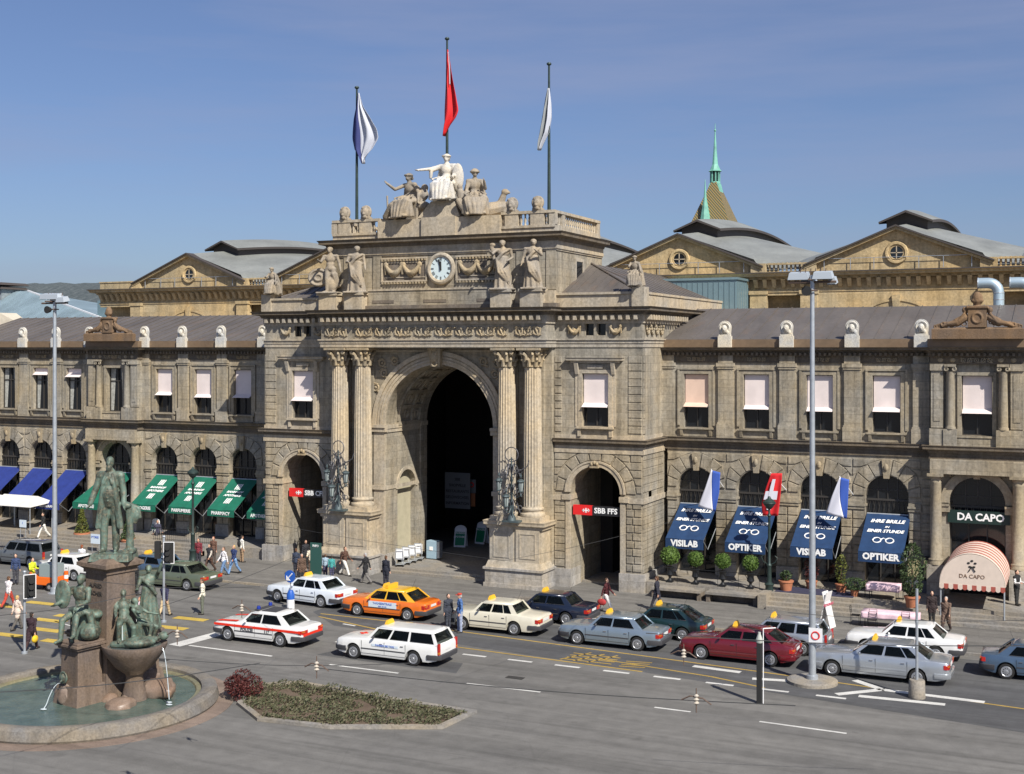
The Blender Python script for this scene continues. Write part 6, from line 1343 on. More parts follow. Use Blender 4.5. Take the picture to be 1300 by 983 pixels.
def person(x,y,rz,lab,top,bottom,hair='dark',h=1.76,pose=STAND,coat=None,skirt=False,z=.0,cap=None,bag=None,vest=None,long=False,kw=None,sleeve=1.):
    e=empty('person',(x,y,z),rz); tag(e,lab,'person',PEOPLE); J=JT(**pose); s=h/1.8; sk=SKIN[int(abs(x*7))%2]
    b=MB(); trunk(b,J,0); head(b,J); arms(b,J); legs(b,J); m=remesh(b,.016,smooth=2); hands(m,J); scaleMB(m,s).build('body',sk,e,smooth=80,fix=False)
    b=MB(); trunk(b,J,.022); arms(b,J,.014,.92*sleeve)
    b.caps(J['pel']+Vector((0,0,.0)),J['waist'],.15,.13,12); b.ball(J['pel'],(.175,.14,.11 if not coat else .16))
    if coat:
        for i in (0,1): b.caps(J['hip%d'%i]+Vector((0,0,.05)),J['hip%d'%i].lerp(J['knee%d'%i],.5 if not long else .95),.13,.115)
    m=remesh(b,.016,disp=lambda p:(p[0]+.006*sin(p[2]*55+p[0]*20),p[1]+.006*sin(p[2]*48+p[0]*35),p[2]),smooth=1); scaleMB(m,s).build('coat' if coat else 'top',cl(top),e,smooth=70,fix=False)
    b=MB()
    if skirt: b.lathe([(.15,J['pel'].z+.08),(.19,J['pel'].z-.1),(.25,J['pel'].z-.42)],(0,0,0),16)
    else: legs(b,J,.022,False); b.ball(J['pel'],(.165,.13,.12))
    m=remesh(b,.018,disp=lambda p:(p[0]+.004*sin(p[2]*40+p[1]*20),p[1]+.006*sin(p[2]*36),p[2]),smooth=1); scaleMB(m,s).build('skirt' if skirt else 'trousers',cl(bottom),e,smooth=70,fix=False)
    for i in (0,1):
        b=MB(); b.caps(J['ank%d'%i]-Vector((0,-.035,.035)),J['toe%d'%i],.052,.04,10); scaleMB(b,s).build('shoe',mat('shoe_dark',(.03,.025,.02),.5),e,smooth=60)
    b=MB(); hp=J['head']; b.ball(hp+Vector((0,.028,.045)),(.084,.088,.086),12,8); b.ball(hp+Vector((0,.06,-.015)),(.074,.06,.085 if hair!='red' else .12),10,8); scaleMB(b,s).build('hair',cl(HC_[hair]),e,smooth=60)
    if cap: b=MB(); b.lathe([(.1,.06),(.115,.1),(.09,.135),(.02,.14)],tuple(hp),14); b.box(hp.x-.07,hp.x+.07,hp.y-.19,hp.y-.06,hp.z+.055,hp.z+.07); scaleMB(b,s).build('cap',cl(cap),e,smooth=50)
    if vest: b=MB(); trunk(b,J,.034); m=remesh(b,.02); m.v=[v for v in m.v]; scaleMB(m,s).build('waistcoat',cl(vest),e,smooth=70,fix=False)
    if bag:
        kind,c=bag; b=MB()
        if kind=='back': b.ball(J['chest']+Vector((0,.2,-.06)),(.17,.11,.24),12,8)
        elif kind=='shoulder': b.ball(J['hip0']+Vector((-.15,-.03,.05)),(.07,.15,.13),12,8); b.tube([J['sh1']+Vector((-.05,-.05,.08)),J['chest']+Vector((0,-.15,0)),J['hip0']+Vector((-.1,-.08,.12))],.012,5)
        else: w=J['wr0']; b.ball(w+Vector((0,0,-.3)),(.11,.24,.17),12,8); b.tube([w+Vector((0,-.1,-.2)),w+Vector((0,0,-.06)),w+Vector((0,.1,-.2))],.012,5)
        o=scaleMB(b,s).build('bag' if kind!='back' else 'backpack',cl(c),e,smooth=60)
    return e
def at(px,py,z=0.): g=G(px,py,z); return g[0],g[1]
F=PI # facing: 0 faces the camera side (-y), PI away, -PI/2 faces left (-x), PI/2 right
LFT=-PI/2; RGT=PI/2
pp_=[
 (178,800,R(-30),'person in a pink and white top hurrying over the zebra crossing',(.75,.55,.58),(.7,.7,.68),dict(hair='red',h=1.66,pose=WALK)),
 (193,803,R(-50),'person in a light blue top and white trousers on the zebra crossing',(.25,.42,.70),(.72,.72,.70),dict(hair='brown',h=1.68,pose=WALK2)),
 (186,788,R(200),'person in a white shirt half hidden by the crossing pair',(.7,.7,.72),(.3,.35,.5),dict(hair='brown',h=1.7,pose=STAND)),
 (209,783,R(190),'person in a dark navy top and tan trousers at the zebra crossing',(.03,.03,.07),(.50,.38,.22),dict(hair='brown',h=1.76,pose=WALK)),
 (257,780,R(-60),'person in a cream shirt and grey green trousers, hands in pockets, alone on the road',(.66,.62,.50),(.12,.13,.10),dict(hair='brown',h=1.8,pose=POCK)),
 (173,756,R(160),'person in black standing close behind the monument pedestal',(.02,.02,.02),(.03,.03,.035),dict(hair='dark',h=1.78,pose=STAND,coat=True)),
 (252,720,R(10),'person in a dark red top beside the green street lamp',(.16,.02,.03),(.03,.03,.04),dict(hair='dark',h=1.76,pose=STAND)),
 (266,726,R(-5),'person in a black waistcoat and brown trousers near the green street lamp',(.5,.45,.38),(.09,.05,.035),dict(hair='dark',h=1.74,pose=WALK,vest=(.02,.02,.025))),
 (271,716,R(5),'person in brown behind the one with the black waistcoat',(.12,.06,.04),(.08,.06,.05),dict(hair='red',h=1.7,pose=STAND)),
 (284,731,R(-20),'person in a white jacket with red collar and blue jeans',(.70,.68,.68),(.12,.20,.34),dict(hair='brown',h=1.74,pose=WALK2,bag=('shoulder',(.03,.03,.05)))),
 (297,729,R(-10),'blond person in a navy shirt and light jeans',(.02,.035,.11),(.16,.28,.48),dict(hair='blond',h=1.8,pose=WALK)),
 (307,714,R(150),'person in white with a round black backpack by the left steps',(.7,.68,.62),(.3,.2,.12),dict(hair='dark',h=1.68,pose=STAND,bag=('back',(.02,.02,.02)))),
 (376,733,R(190),'person in dark clothes left of the green sign column',(.03,.04,.07),(.02,.02,.03),dict(hair='brown',h=1.7,pose=STAND)),
 (395,730,R(20),'person in a white top reading before the green sign column',(.70,.62,.48),(.10,.06,.04),dict(hair='red',h=1.72,pose=HOLD)),
 (388,722,R(60),'person in black at the edge of the left side arch',(.02,.02,.025),(.02,.02,.02),dict(hair='dark',h=1.74,pose=STAND)),
 (413,733,R(200),'small person in a light blue top by the left pedestal',(.3,.4,.48),(.06,.05,.1),dict(hair='brown',h=1.35,pose=STAND)),
 (421,736,R(210),'small person in a teal top by the left pedestal',(.05,.28,.27),(.05,.05,.1),dict(hair='dark',h=1.4,pose=STAND)),
 (438,731,RGT,'person in a brown jacket and white trousers walking with a backpack',(.09,.045,.03),(.70,.68,.62),dict(hair='brown',h=1.78,pose=WALK,bag=('back',(.06,.03,.02)))),
 (464,741,LFT,'person in a black jacket and grey trousers striding left',(.012,.012,.014),(.16,.15,.14),dict(hair='grey',h=1.82,pose=WALK,coat=True)),
 (490,745,R(175),'person in a dark suit seen from behind right of the left pedestal',(.015,.017,.028),(.02,.02,.03),dict(hair='brown',h=1.76,pose=STAND,coat=True)),
 (584,803,R(-50),'person in a blue shirt and pale trousers with a red cap beside the cream taxi',(.06,.13,.30),(.27,.31,.42),dict(hair='grey',h=1.86,pose=POCK,cap=(.45,.05,.03))),
 (569,800,R(60),'person in a dark suit talking beside the orange taxi',(.03,.035,.05),(.04,.045,.06),dict(hair='dark',h=1.74,pose=STAND,coat=True)),
 (770,778,RGT,'person in a dark red jacket and white trousers carrying a red bag',(.07,.012,.015),(.70,.68,.64),dict(hair='brown',h=1.84,pose=WALK,bag=('hand',(.35,.03,.03)))),
 (834,775,LFT,'person in a dark suit walking left at the right pavilion corner',(.02,.02,.032),(.03,.03,.04),dict(hair='brown',h=1.8,pose=WALK2,coat=True)),
 (1201,803,R(-10),'grey haired person in a patterned brown coat before the restaurant steps',(.14,.09,.065),(.06,.04,.035),dict(hair='grey',h=1.76,pose=WALK,coat=True,long=True)),
 (1183,795,R(20),'person in dark clothes standing in the shade left of the canopy',(.025,.015,.015),(.02,.02,.02),dict(hair='dark',h=1.7,pose=STAND,coat=True)),
 (11,772,R(180),'person in a white top and red trousers at the left edge',(.65,.6,.6),(.42,.05,.03),dict(hair='brown',h=1.72,pose=WALK)),
 (40,826,R(200),'person in a dark coat with a yellow bag crossing at the left traffic light',(.03,.014,.02),(.045,.02,.02),dict(hair='dark',h=1.8,pose=WALK,coat=True,long=True,bag=('hand',(.75,.48,.02)))),
 (22,800,R(170),'person in a pale pink coat behind the left traffic light',(.62,.50,.42),(.10,.09,.08),dict(hair='blond',h=1.72,pose=WALK2,coat=True)),
 (104,728,R(190),'red haired person in white among the cars at the left',(.65,.65,.68),(.05,.06,.12),dict(hair='red',h=1.72,pose=STAND)),
 (20,742,R(30),'person in a dark blue jacket left of the orange cart',(.03,.05,.12),(.05,.05,.06),dict(hair='dark',h=1.75,pose=STAND)),
 (383,741,R(40),'person in a brown coat at the left edge of the left side arch crowd',(.10,.06,.04),(.03,.03,.03),dict(hair='grey',h=1.7,pose=STAND,coat=True)),
 (406,727,R(-30),'person in grey behind the green sign column crowd',(.12,.12,.13),(.04,.04,.05),dict(hair='dark',h=1.74,pose=WALK)),
 (41,748,R(90),'worker in a yellow vest beside the small orange cart',(.58,.65,.03),(.50,.12,.02),dict(hair='dark',h=1.76,pose=HOLD)),
]
for px,py,rz,lab,top,bot,kw in pp_:
    z=.1 if G(px,py)[1]>58.3 else .004; x,y=at(px,py,z); person(x,y,rz,lab,top,bot,z=z,**kw)
person(*at(55,683,.75),R(-20),'person in a black top and white trousers under the blue awning',(.02,.02,.02),(.68,.66,.6),z=.75,pose=WALK,hair='dark')
person(*at(200,692,.1),R(60),'person in a dark top passing the white and green folding board',(.04,.04,.07),(.04,.04,.05),z=.1,pose=WALK,hair='brown')
person(-3.55,66.6,R(60),'waiter in a white shirt and black waistcoat beside the canopy',(.75,.75,.73),(.02,.02,.02),z=.75,pose=HOLD,vest=(.015,.015,.015))
person(-4.0,62.2+1.9,R(-150),'person seated look in dark clothes beyond the right pole',(.03,.03,.04),(.02,.02,.02),z=.1,pose=STAND) if False else None
# ================================================================ monument and fountain
MROT=R(-10); MX,MY=-34.16,36.92
GRAN=stone('monument_granite',(.185,.145,.12),dark=.6,bw=0,sc=2.,streak=.6); RIMST=stone('basin_stone',(.22,.205,.185),dark=.5,bw=0,sc=2.)
def loc(x,y,z=0): return (MX+x*cos(MROT)-y*sin(MROT),MY+x*sin(MROT)+y*cos(MROT),z)
e=empty('monument',(MX,MY,0),MROT); tag(e,'brown granite monument pedestal with projecting side plinths rising from the round fountain','monument')
b=MB(); b.frus(-.74,.74,-.74,.74,.2,-.64,.64,-.64,.64,5.0); b.build('shaft',GRAN,e,bev=.02)
b=MB(); b.box(-.70,.70,-.70,.70,4.95,5.08); b.frus(-.70,.70,-.70,.70,5.08,-.86,.86,-.86,.86,5.2); b.box(-.88,.88,-.88,.88,5.2,5.34); b.frus(-.84,.84,-.84,.84,5.34,-.6,.6,-.6,.6,5.5); b.build('capping_slab',GRAN,e)
for (cx,cy) in ((0,-1.3),(.0,1.35),(-1.3,0)):
    b=MB(); b.frus(cx-.56,cx+.56,cy-.56,cy+.56,.1,cx-.5,cx+.5,cy-.5,cy+.5,2.3); b.box(cx-.6,cx+.6,cy-.6,cy+.6,2.3,2.4); b.box(cx-.68,cx+.68,cy-.68,cy+.68,2.4,2.5); b.box(cx-.6,cx+.6,cy-.6,cy+.6,2.5,2.57); b.frus(cx-.75,cx+.75,cy-.75,cy+.75,.1,cx-.62,cx+.62,cy-.62,cy+.62,.95); b.build('side_plinth',GRAN,e,bev=.015)
text('ALFRED',.22,(0,-.672,4.5),mat('dark_bronze_letters',(.05,.045,.04),.6),e); text('ESCHER',.22,(0,-.678,4.2),MC['dark_bronze_letters'],e)
b=MB(); b.lathe([(.5,.1),(.42,.6),(.3,1.1),(.34,1.25),(.72,1.55),(1.08,2.05),(1.2,2.28),(1.2,2.38),(1.08,2.38),(.9,2.25),(.2,2.15)],(1.42,0,0),36); b.build('fountain_bowl',GRAN,e,smooth=40)
b=MB(); b.lathe([(1.02,2.3),(.05,2.33)],(1.42,0,0),28); b.build('bowl_water',mat('bowl_water',(.10,.12,.12),.08,spec=.8),e)
rk=MB()
for k in range(26):
    a=random.uniform(0,2*PI); r_=random.uniform(.6,1.9); rk.ball((r_*cos(a)+.4,r_*sin(a),random.uniform(.15,.6)),(random.uniform(.3,.6),random.uniform(.3,.6),random.uniform(.25,.5)),8,6)
def rd(p): d=.09*noise.noise((p[0]*3,p[1]*3,p[2]*3)); return (p[0]+d,p[1]+d,p[2]+d)
remesh(rk,.06,rd).build('rock_base',road_mat('wet_rock',(.17,.09,.045),(.26,.22,.19),False,.35),e,smooth=70,fix=False)
# basin
e=empty('fountain_basin',(-34.6,36.1,0)); tag(e,'round stone fountain basin with green water around the monument','fountain')
b=MB(); b.lathe([(4.2,0),(4.85,0),(4.9,.1),(4.82,.42),(4.7,.5),(4.35,.5),(4.25,.44),(4.22,.1)],(0,0,0),96); b.build('rim',RIMST,e,smooth=40)
b=MB(); b.lathe([(4.0,.1),(4.23,.1),(4.23,.33),(4.05,.33),(4.0,.25),(4.0,.1)],(0,0,0),96,cap=False); b.build('inner_step',stone('algae_stone',(.22,.21,.14),dark=.5,bw=0,sc=2.),e)
def water():
    m=bpy.data.materials.new('fountain_water'); t,p=nt(m); p.inputs['Roughness'].default_value=.06; f=noisy(t,1.3); g=noisy(t,6,detail=4)
    t.links.new(mixc(t,(.05,.085,.075),(.10,.14,.12),ramp(t,f,[(.35,0.),(.65,1.)])),p.inputs['Base Color']); bump(t,p,g,.5,.04); return m
b=MB(); b.lathe([(4.22,.27),(.05,.275)],(0,0,0),64); b.build('water',water(),e)
b=MB(); b.lathe([(4.85,.0),(5.5,.0),(5.5,.02),(4.85,.02)],(0,0,0),72); b.build('paving_ring',road_mat('basin_paving',(.20,.15,.12),(.27,.21,.17)),e)
# figures
def bronze_statue(nm,pos,rz,sc,b,lab,vox=.02,wd=1.08,ox=(1,1)):
    x,y,z=loc(*pos); e=empty(nm,(x,y,z),rz); tag(e,lab,'statue'); place_fig(e,[('body',wideMB(remesh(b,vox),sc,wd),BRONZE)]); return e
J=JT(legs=((.12,.05,.06),(-.06,0,.03)),arms=((.1,.34,.35,.05),(-.05,.2,.4,.05)),head=(-.01,0),shw=.215); b=MB()
trunk(b,J,.035); head(b,J,1.05); arms(b,J,.03); hands(b,J,.011); legs(b,J,.03)
b.ball(J['waist']+Vector((0,-.03,-.02)),(.185,.175,.19),14,10); b.caps(J['chest']+Vector((0,.02,.06)),J['pel'],.17,.17,14); b.ball(J['head']+Vector((0,-.05,-.085)),(.065,.06,.07),10,8); b.ball(J['head']+Vector((0,.03,.045)),(.088,.095,.09),12,8)
for q in (-1,1):                                       # open frock coat: two fronts and the back
    b.tube([J['neck']+Vector((q*.07,-.08,-.02)),J['chest']+Vector((q*.11,-.14,0)),J['waist']+Vector((q*.15,-.11,-.05)),J['pel']+Vector((q*.2,-.09,-.15)),Vector((q*.25,-.07,.45))],[.03,.045,.05,.055,.06],8)
    for z in (-.05,): b.tube([J['chest']+Vector((q*.03,-.155,.1)),J['chest']+Vector((q*.09,-.16,-.03))],[.018,.03],6)
for k in range(13):                                    # skirts of the coat round sides and back
    a=R(-28+236*k/12); c_,s_=cos(a),sin(a)
    b.tube([J['waist']+Vector((.12*c_,.08*s_,.02)),J['pel']+Vector((.16*c_,.12*s_,-.05)),Vector((.20*c_,.165*s_,.72)),Vector((.235*c_,.19*s_,.47+.02*(k%2)))],[.05,.055,.05,.042],8)
for k in range(5): b.ball(J['waist']+Vector((.0,-.19,.08-.06*k)),(.014,.014,.014),6,4)
b.tube([(.40,.05,0),(.40,.05,.5),(.38,.04,.82)],[.09,.07,.075],10); b.box(.27,.52,-.08,.17,0,.06)
b.tube([(.32,.06,.92),(.42,.1,.86),(.52,.12,.66),(.50,.12,.52)],[.03,.06,.07,.03],8); b.tube([(.4,.1,.9),(.56,.14,.8),(.6,.14,.62)],[.03,.05,.03],8); b.ball((.36,-.02,.88),(.1,.08,.06))
b.frus(-.38,.5,-.36,.36,-.14,-.32,.48,-.3,.3,.0); 
e=bronze_statue('bronze_statue',(0,0,5.66),R(24),2.04,b,'green bronze standing statue of a bearded figure in a frock coat on the monument',.016,.88)
for q in (.0,.9,2.,3.1,4.2,5.2):
    b=MB(); b.ball((.52*cos(q),.52*sin(q),-.15),(.2,.17,.08),8,6); o=b.build('rock_mound',BRONZE,e,smooth=60)
# shield bearer on the front plinth
J=JT(legs=((1.15,1.0,.35),(1.5,1.2,.1)),arms=((.5,.35,.9,.1),(.6,.3,.8,.5)),lean=.12,head=(.03,0)); b=MB(); trunk(b,J,.012); head(b,J,1.1); arms(b,J,.012); legs(b,J,.012); hands(b,J,.011)
b.ball(J['head']+Vector((0,.02,.04)),(.1,.1,.09)); b.ball(Vector((-.3,-.25,J['chest'].z+.02)),(.19,.06,.34),14,12); b.box(-.22,.3,-.1,.4,0,J['pel'].z-.07); b.ball((.25,-.1,.2),(.22,.25,.2)); b.tube([(0,-.42,.0),(.03,-.38,.75)],[.03,.02],6); b.ball((.2,.1,.55),(.22,.2,.12))
b.tube([J['pel']+Vector((-.2,-.1,0)),J['pel']+Vector((0,-.25,.06)),J['pel']+Vector((.25,-.15,-.05)),(.35,-.1,.1)],[.07,.08,.08,.06],8)
bronze_statue('shield_bearer_statue',(-.1,-1.2,2.57),R(14),1.62,b,'green bronze seated figure with a tall shield on the front plinth of the monument')
# kneeling pair over the bowl
b=MB()
J=JT(legs=((1.5,1.7,.2),(1.2,1.5,.2)),arms=((.7,.1,.7),(.9,.2,.5)),lean=-.35); trunk(b,J,.01); head(b,J,1.1); arms(b,J,.01); legs(b,J,.012); hands(b,J,.011); b.ball(J['head']+Vector((0,.03,.04)),(.09,.1,.09)); b.box(-.2,.2,-.1,.3,0,J['pel'].z-.06)
m=MB(); T=Matrix.Translation((.42,-.1,-.0))@Matrix.Rotation(.9,4,'Z')@Matrix.Scale(.85,4); m.add(b.v,b.f); m.add(b.v,b.f,T); m.ball((.3,-.55,.12),(.42,.3,.15)); m.caps((0,-.5,.1),(.7,-.5,.15),.1,.08); m.ball((.9,-.45,.2),(.14,.12,.12)); m.caps((-.3,-.3,.05),(.2,-.7,.12),.1,.12)
bronze_statue('kneeling_figures',(.95,-.1,2.35),MROT+R(60),1.35,m,'green bronze kneeling figures over the fountain bowl at the right face of the monument',.02,1.1)
J=JT(legs=((.2,.3),(-.1,0)),arms=((.3,.3,1.3,.3),(2.3,.25,.4)),head=(0,0)); b=MB(); trunk(b,J,.01,.92); head(b,J,1.05); arms(b,J,.008); hands(b,J,.011); robe(b,J,J['waist']+Vector((0,0,.05)),.01,(.165,.125),(.3,.26),9,.14); b.ball(J['head']+Vector((0,.04,.03)),(.09,.1,.09)); b.tube([J['sh0'],J['chest']+Vector((0,-.15,-.05)),J['pel']+Vector((.2,-.1,0))],.05,8)
bronze_statue('robed_bronze_statue',(.55,1.35,2.55),MROT+R(50),1.4,b,'green bronze robed woman standing behind the bowl, raising an arm')
b=MB(); b.ball((0,0,.1),(.16,.12,.16)); b.torus((0,-.02,.12),.2,.035,(0,1,0)); b.caps((0,-.05,.05),(0,-.16,-.02),.05,.03)
x,y,z=loc(-.15,-1.95,1.15); e=empty('water_spout_mask',(x,y,z),MROT); tag(e,'green bronze mask spout low on the front plinth of the monument','spout'); remesh(b,.02).build('mask',BRONZE,e,smooth=60,fix=False)
WS=mat('water_stream',(.50,.56,.58),.15); 
for k,(p0,v,n_,lab) in enumerate((((-.15,-2.1,1.1),(.0,-1.3,.2),1,'thin white water jet from the mask spout into the basin'),((1.0,-.25,3.15),(.75,-.5,.3),1,'thin white water jet falling from the bronze figures into the bowl'),((2.55,.35,2.3),(.45,.1,.2),2,'water threads falling over the right lip of the bowl'))):
    b=MB()
    for q in range(n_):
        pts=[]; end=.3 if k!=1 else 2.36
        for i in range(9):
            t=i/8*.72; zz=p0[2]+v[2]*t*1.5-4.9*t*t*.8
            if zz<end: zz=end; pts.append((p0[0]+v[0]*t+q*.25,p0[1]+v[1]*t-q*.2,zz)); break
            pts.append((p0[0]+v[0]*t+q*.25,p0[1]+v[1]*t-q*.2,zz))
        b.tube(pts,[.008+.012*(i_/len(pts)) for i_ in range(len(pts))],6)
        b.ball((pts[-1][0],pts[-1][1],end-.0),(.14,.1,.02),12,4)
    o=b.build('water_jet',WS,None,smooth=50); o.location=(MX,MY,0); o.rotation_euler=(0,0,MROT); tag(o,lab,'water jet')
# ================================================================ street furniture
def mast(x,y,h,r0,r1,lab,heads,sc):
    e=empty('floodlight_mast',(x,y,0)); tag(e,lab,'floodlight mast','floodlight masts'); b=MB(); b.tube([(0,0,0),(0,0,h*.45),(0,0,h)],[r0,(r0+r1)/2,r1],16); b.build('pole',STEEL,e,smooth=50)
    b=MB(); b.lathe([(r0*2.6,0),(r0*2.6,.03),(r0*1.6,.06),(r0*1.5,.3),(r0*1.05,.33)],(0,0,0),20); b.build('base_collar',STEEL,e)
    b=MB(); b.tube([(-.95,0,h-.28),(.95,0,h-.28)],.05,6); b.tube([(0,-.7,h-.2),(0,.7,h-.2)],.04,6); b.torus((0,0,h-.62),.2,.03,(0,0,1),16,5)
    for q in range(6): b.tube([(-.5+.2*q,0,h-.1),(-.45+.2*q,0,h+.28)],.02,5)
    b.build('bracket',mat('rusty_bracket',(.12,.08,.06),.7),e)
    for (dx,dy,dz,w) in heads:
        b=MB(); M_=Matrix.Translation((dx,dy,h+dz))@Matrix.Rotation(R(12),4,'X'); b.frus(-w/2,w/2,-.24,.24,-.13,-w/2+.06,w/2-.06,-.18,.18,.13,M=M_); lh=b.build('floodlight',mat('floodlight_case',(.55,.60,.64),.4,.3),e); g=MB(); g.box(-w/2+.03,w/2-.03,-.22,.22,-.15,-.131,M=M_); g.build('lens',BLACK,lh)
    b=MB(); b.lathe([(.05,0),(.14,.12),(.2,.3),(.2,.34)],(0,0,0),16,M=Matrix.Translation((-.15,-.1,h-.65))@Matrix.Rotation(PI/2,4,'X')); b.build('loudspeaker',BLACK,e)
    return e
mast(-51.8,51.7,16.2,.15,.09,'tall left floodlight mast with clustered lamp boxes above the blue awnings',((-.65,.1,.12,.75),(.1,-.1,.1,.85),(.75,-.2,-.08,.6),(-.3,.35,-.12,.5)),1)
e=mast(-10.35,50.8,16.4,.15,.085,'tall right floodlight mast between the silver car and the taxi queue',((-.55,.1,.0,.85),(.45,-.1,.0,.8),(-.2,.3,-.15,.6),(.75,.3,-.2,.35)),1)
b=MB(); b.lathe([(1.0,0),(1.0,.12),(.85,.16)],(0,0,0),32); o=b.build('mast_foundation',stone('concrete',(.30,.28,.25),bw=0,dark=.3,sc=2.),None,loc=(-10.35,50.8,0)); tag(o,'round concrete foundation under the right floodlight mast','foundation')
CONC=MC['concrete']
x,y=-10.35,50.8; e=empty('no_parking_sign',(x+.12,y-.2,1.95)); tag(e,'square white sign with a red ring on the right floodlight mast','sign'); b=MB(); b.box(-.22,.32,-.01,.01,-.3,.3); b.build('plate',WHITE,e); b=MB(); b.torus((.05,-.015,.0),.15,.028,(0,1,0),24,5); b.build('red_ring',RED,e)
def lamp(x,y,z,h,lab):
    e=empty('street_lamp',(x,y,z)); tag(e,lab,'street lamp','dark ornate street lamps'); b=MB(); b.lathe([(.34,0),(.34,.25),(.24,.35),(.2,.9),(.26,1.0),(.13,1.1),(.11,1.9),(.15,2.0),(.08,2.1),(.065,h-1.1),(.12,h-1.0),(.06,h-.9),(.05,h-.7)],(0,0,0),12); b.build('post',GREENIRON,e,smooth=40)
    b=MB(); b.lathe([(.05,h-.7),(.17,h-.6),(.3,h-.42),(.34,h-.3),(.2,h-.18),(.1,h-.12),(.05,h)],(0,0,0),14); b.torus((0,0,h-.36),.32,.03,(0,0,1),18,5); b.build('lantern_head',GREENIRON,e,smooth=50); b=MB(); b.lathe([(.08,h-.66),(.2,h-.5),(.24,h-.42)],(0,0,0),14); b.build('glass',MC['lantern_glass'],e)
    b=MB()
    for q in (-1,1): b.tube([(0,0,2.0),(q*.3,0,2.15),(q*.42,0,2.4),(q*.3,0,2.5)],.025,5)
    for q in range(8): b.torus((.11*cos(q),.11*sin(q),.6),.06,.02,(cos(q),sin(q),0),8,4)
    b.build('scrolls',GREENIRON,e)
lamp(-49.92,61.0,.1,6.1,'dark green ornate street lamp in front of the PARFUMERIE awning'); lamp(-15.5,65.1,.1,5.6,'dark ornate street lamp under the red wall flag')
def tlight(x,y,h,lab,heads):
    e=empty('traffic_light',(x,y,0)); tag(e,lab,'traffic light','traffic lights at the zebra crossing'); b=MB(); b.tube([(0,0,0),(0,0,h)],.06,10); b.lathe([(.14,0),(.14,.08),(.08,.1)],(0,0,0),12); b.ball((0,0,h),(.09,.09,.07)); b.build('pole',STEEL,e,smooth=50)
    for (dx,dy,z0,a,board) in heads:
        M_=Matrix.Translation((dx,dy,z0))@Matrix.Rotation(a,4,'Z'); b=MB(); b.box(-.13,.13,-.12,.12,0,.85,M=M_); o=b.build('signal_head',BLACK,e)
        b=MB()
        for k in range(3): b.lathe([(.11,0),(.11,.16)],(0,0,0),12,M=M_@Matrix.Translation((0,-.1,.15+.27*k))@Matrix.Rotation(PI/2,4,'X'))
        b.build('visor',BLACK,o)
        if board: b=MB(); b.box(-.24,.24,.06,.075,-.08,.93,M=M_); b.build('back_board',BLACK,o); b=MB(); b.torus((0,0,0),.01,.005); b=MB(); [b.box(*q,.05,.085,*z_,M=M_) for q,z_ in (((-.27,-.24),(-.1,.95)),((.24,.27),(-.1,.95)),((-.24,.24),(-.11,-.08)),((-.24,.24),(.93,.96)))]; b.build('white_border',WHITE,o)
tlight(-41.49,48.52,4.2,'traffic light with two heads beside the olive car',((-.38,0,3.1,R(200),False),(.33,-.05,3.0,R(25),True)))
tlight(-42.8,40.95,3.6,'traffic light on a grey pole at the left zebra crossing',((.33,0,2.55,R(60),True),))
e=empty('arrow_sign',(*at(369,773),0)); tag(e,'round blue sign with a white arrow on a blue and white bollard','sign'); b=MB(); b.tube([(0,0,.8),(0,0,1.95)],.03,8); b.build('pole',STEEL,e); b=MB(); b.lathe([(.32,0),(.32,.03)],(0,0,0),28,M=Matrix.Translation((0,-.05,1.68))@Matrix.Rotation(PI/2,4,'X')); dsk=b.build('disc',mat('sign_blue',(.02,.10,.42),.4),e)
b=MB(); b.tube([(.16,-.1,1.84),(-.08,-.1,1.60)],.03,5); b.prism([(-.2,1.47),(-.2,1.72),(.05,1.47)],-.11,-.09); b.build('white_arrow',WHITE,dsk); b=MB(); b.lathe([(.2,0),(.2,.5)],(0,0,0),16); b.build('white_bollard',WHITE,e); b=MB(); b.lathe([(.205,.5),(.205,.75),(.12,.95),(.03,.98)],(0,0,0),16); b.build('blue_cap',MC['sign_blue'],e,smooth=40)
e=empty('black_post',(-11.57,47.0,0)); tag(e,'slim black post with a white pole in front of the wine red car','post'); b=MB(); b.box(-.09,.09,-.09,.09,0,2.3); b.build('post',BLACK,e,bev=.01); b=MB(); b.lathe([(.12,2.3),(.14,2.4),(.06,2.62),(.05,2.7)],(0,0,0),10); b.build('cap',mat('pale_cap',(.4,.42,.38),.6),e); b=MB(); b.tube([(.15,0,0),(.15,0,2.85)],.02,6); b.tube([(.15,0,2.85),(.55,.3,2.85)],.02,5); b.build('white_pole',WHITE,e)
e=empty('concrete_footed_pole',(*at(1164,886),0)); tag(e,'thin steel pole standing in a round concrete drum before the large silver taxi','pole'); b=MB(); b.lathe([(.31,0),(.32,.04),(.30,.66),(.27,.7)],(0,0,0),24); b.build('concrete_drum',CONC,e,smooth=40); b=MB(); b.tube([(0,0,.7),(0,0,4.2)],.055,10); b.tube([(0,0,2.9),(0,0,3.0)],.07,8); b.build('pole',STEEL,e)
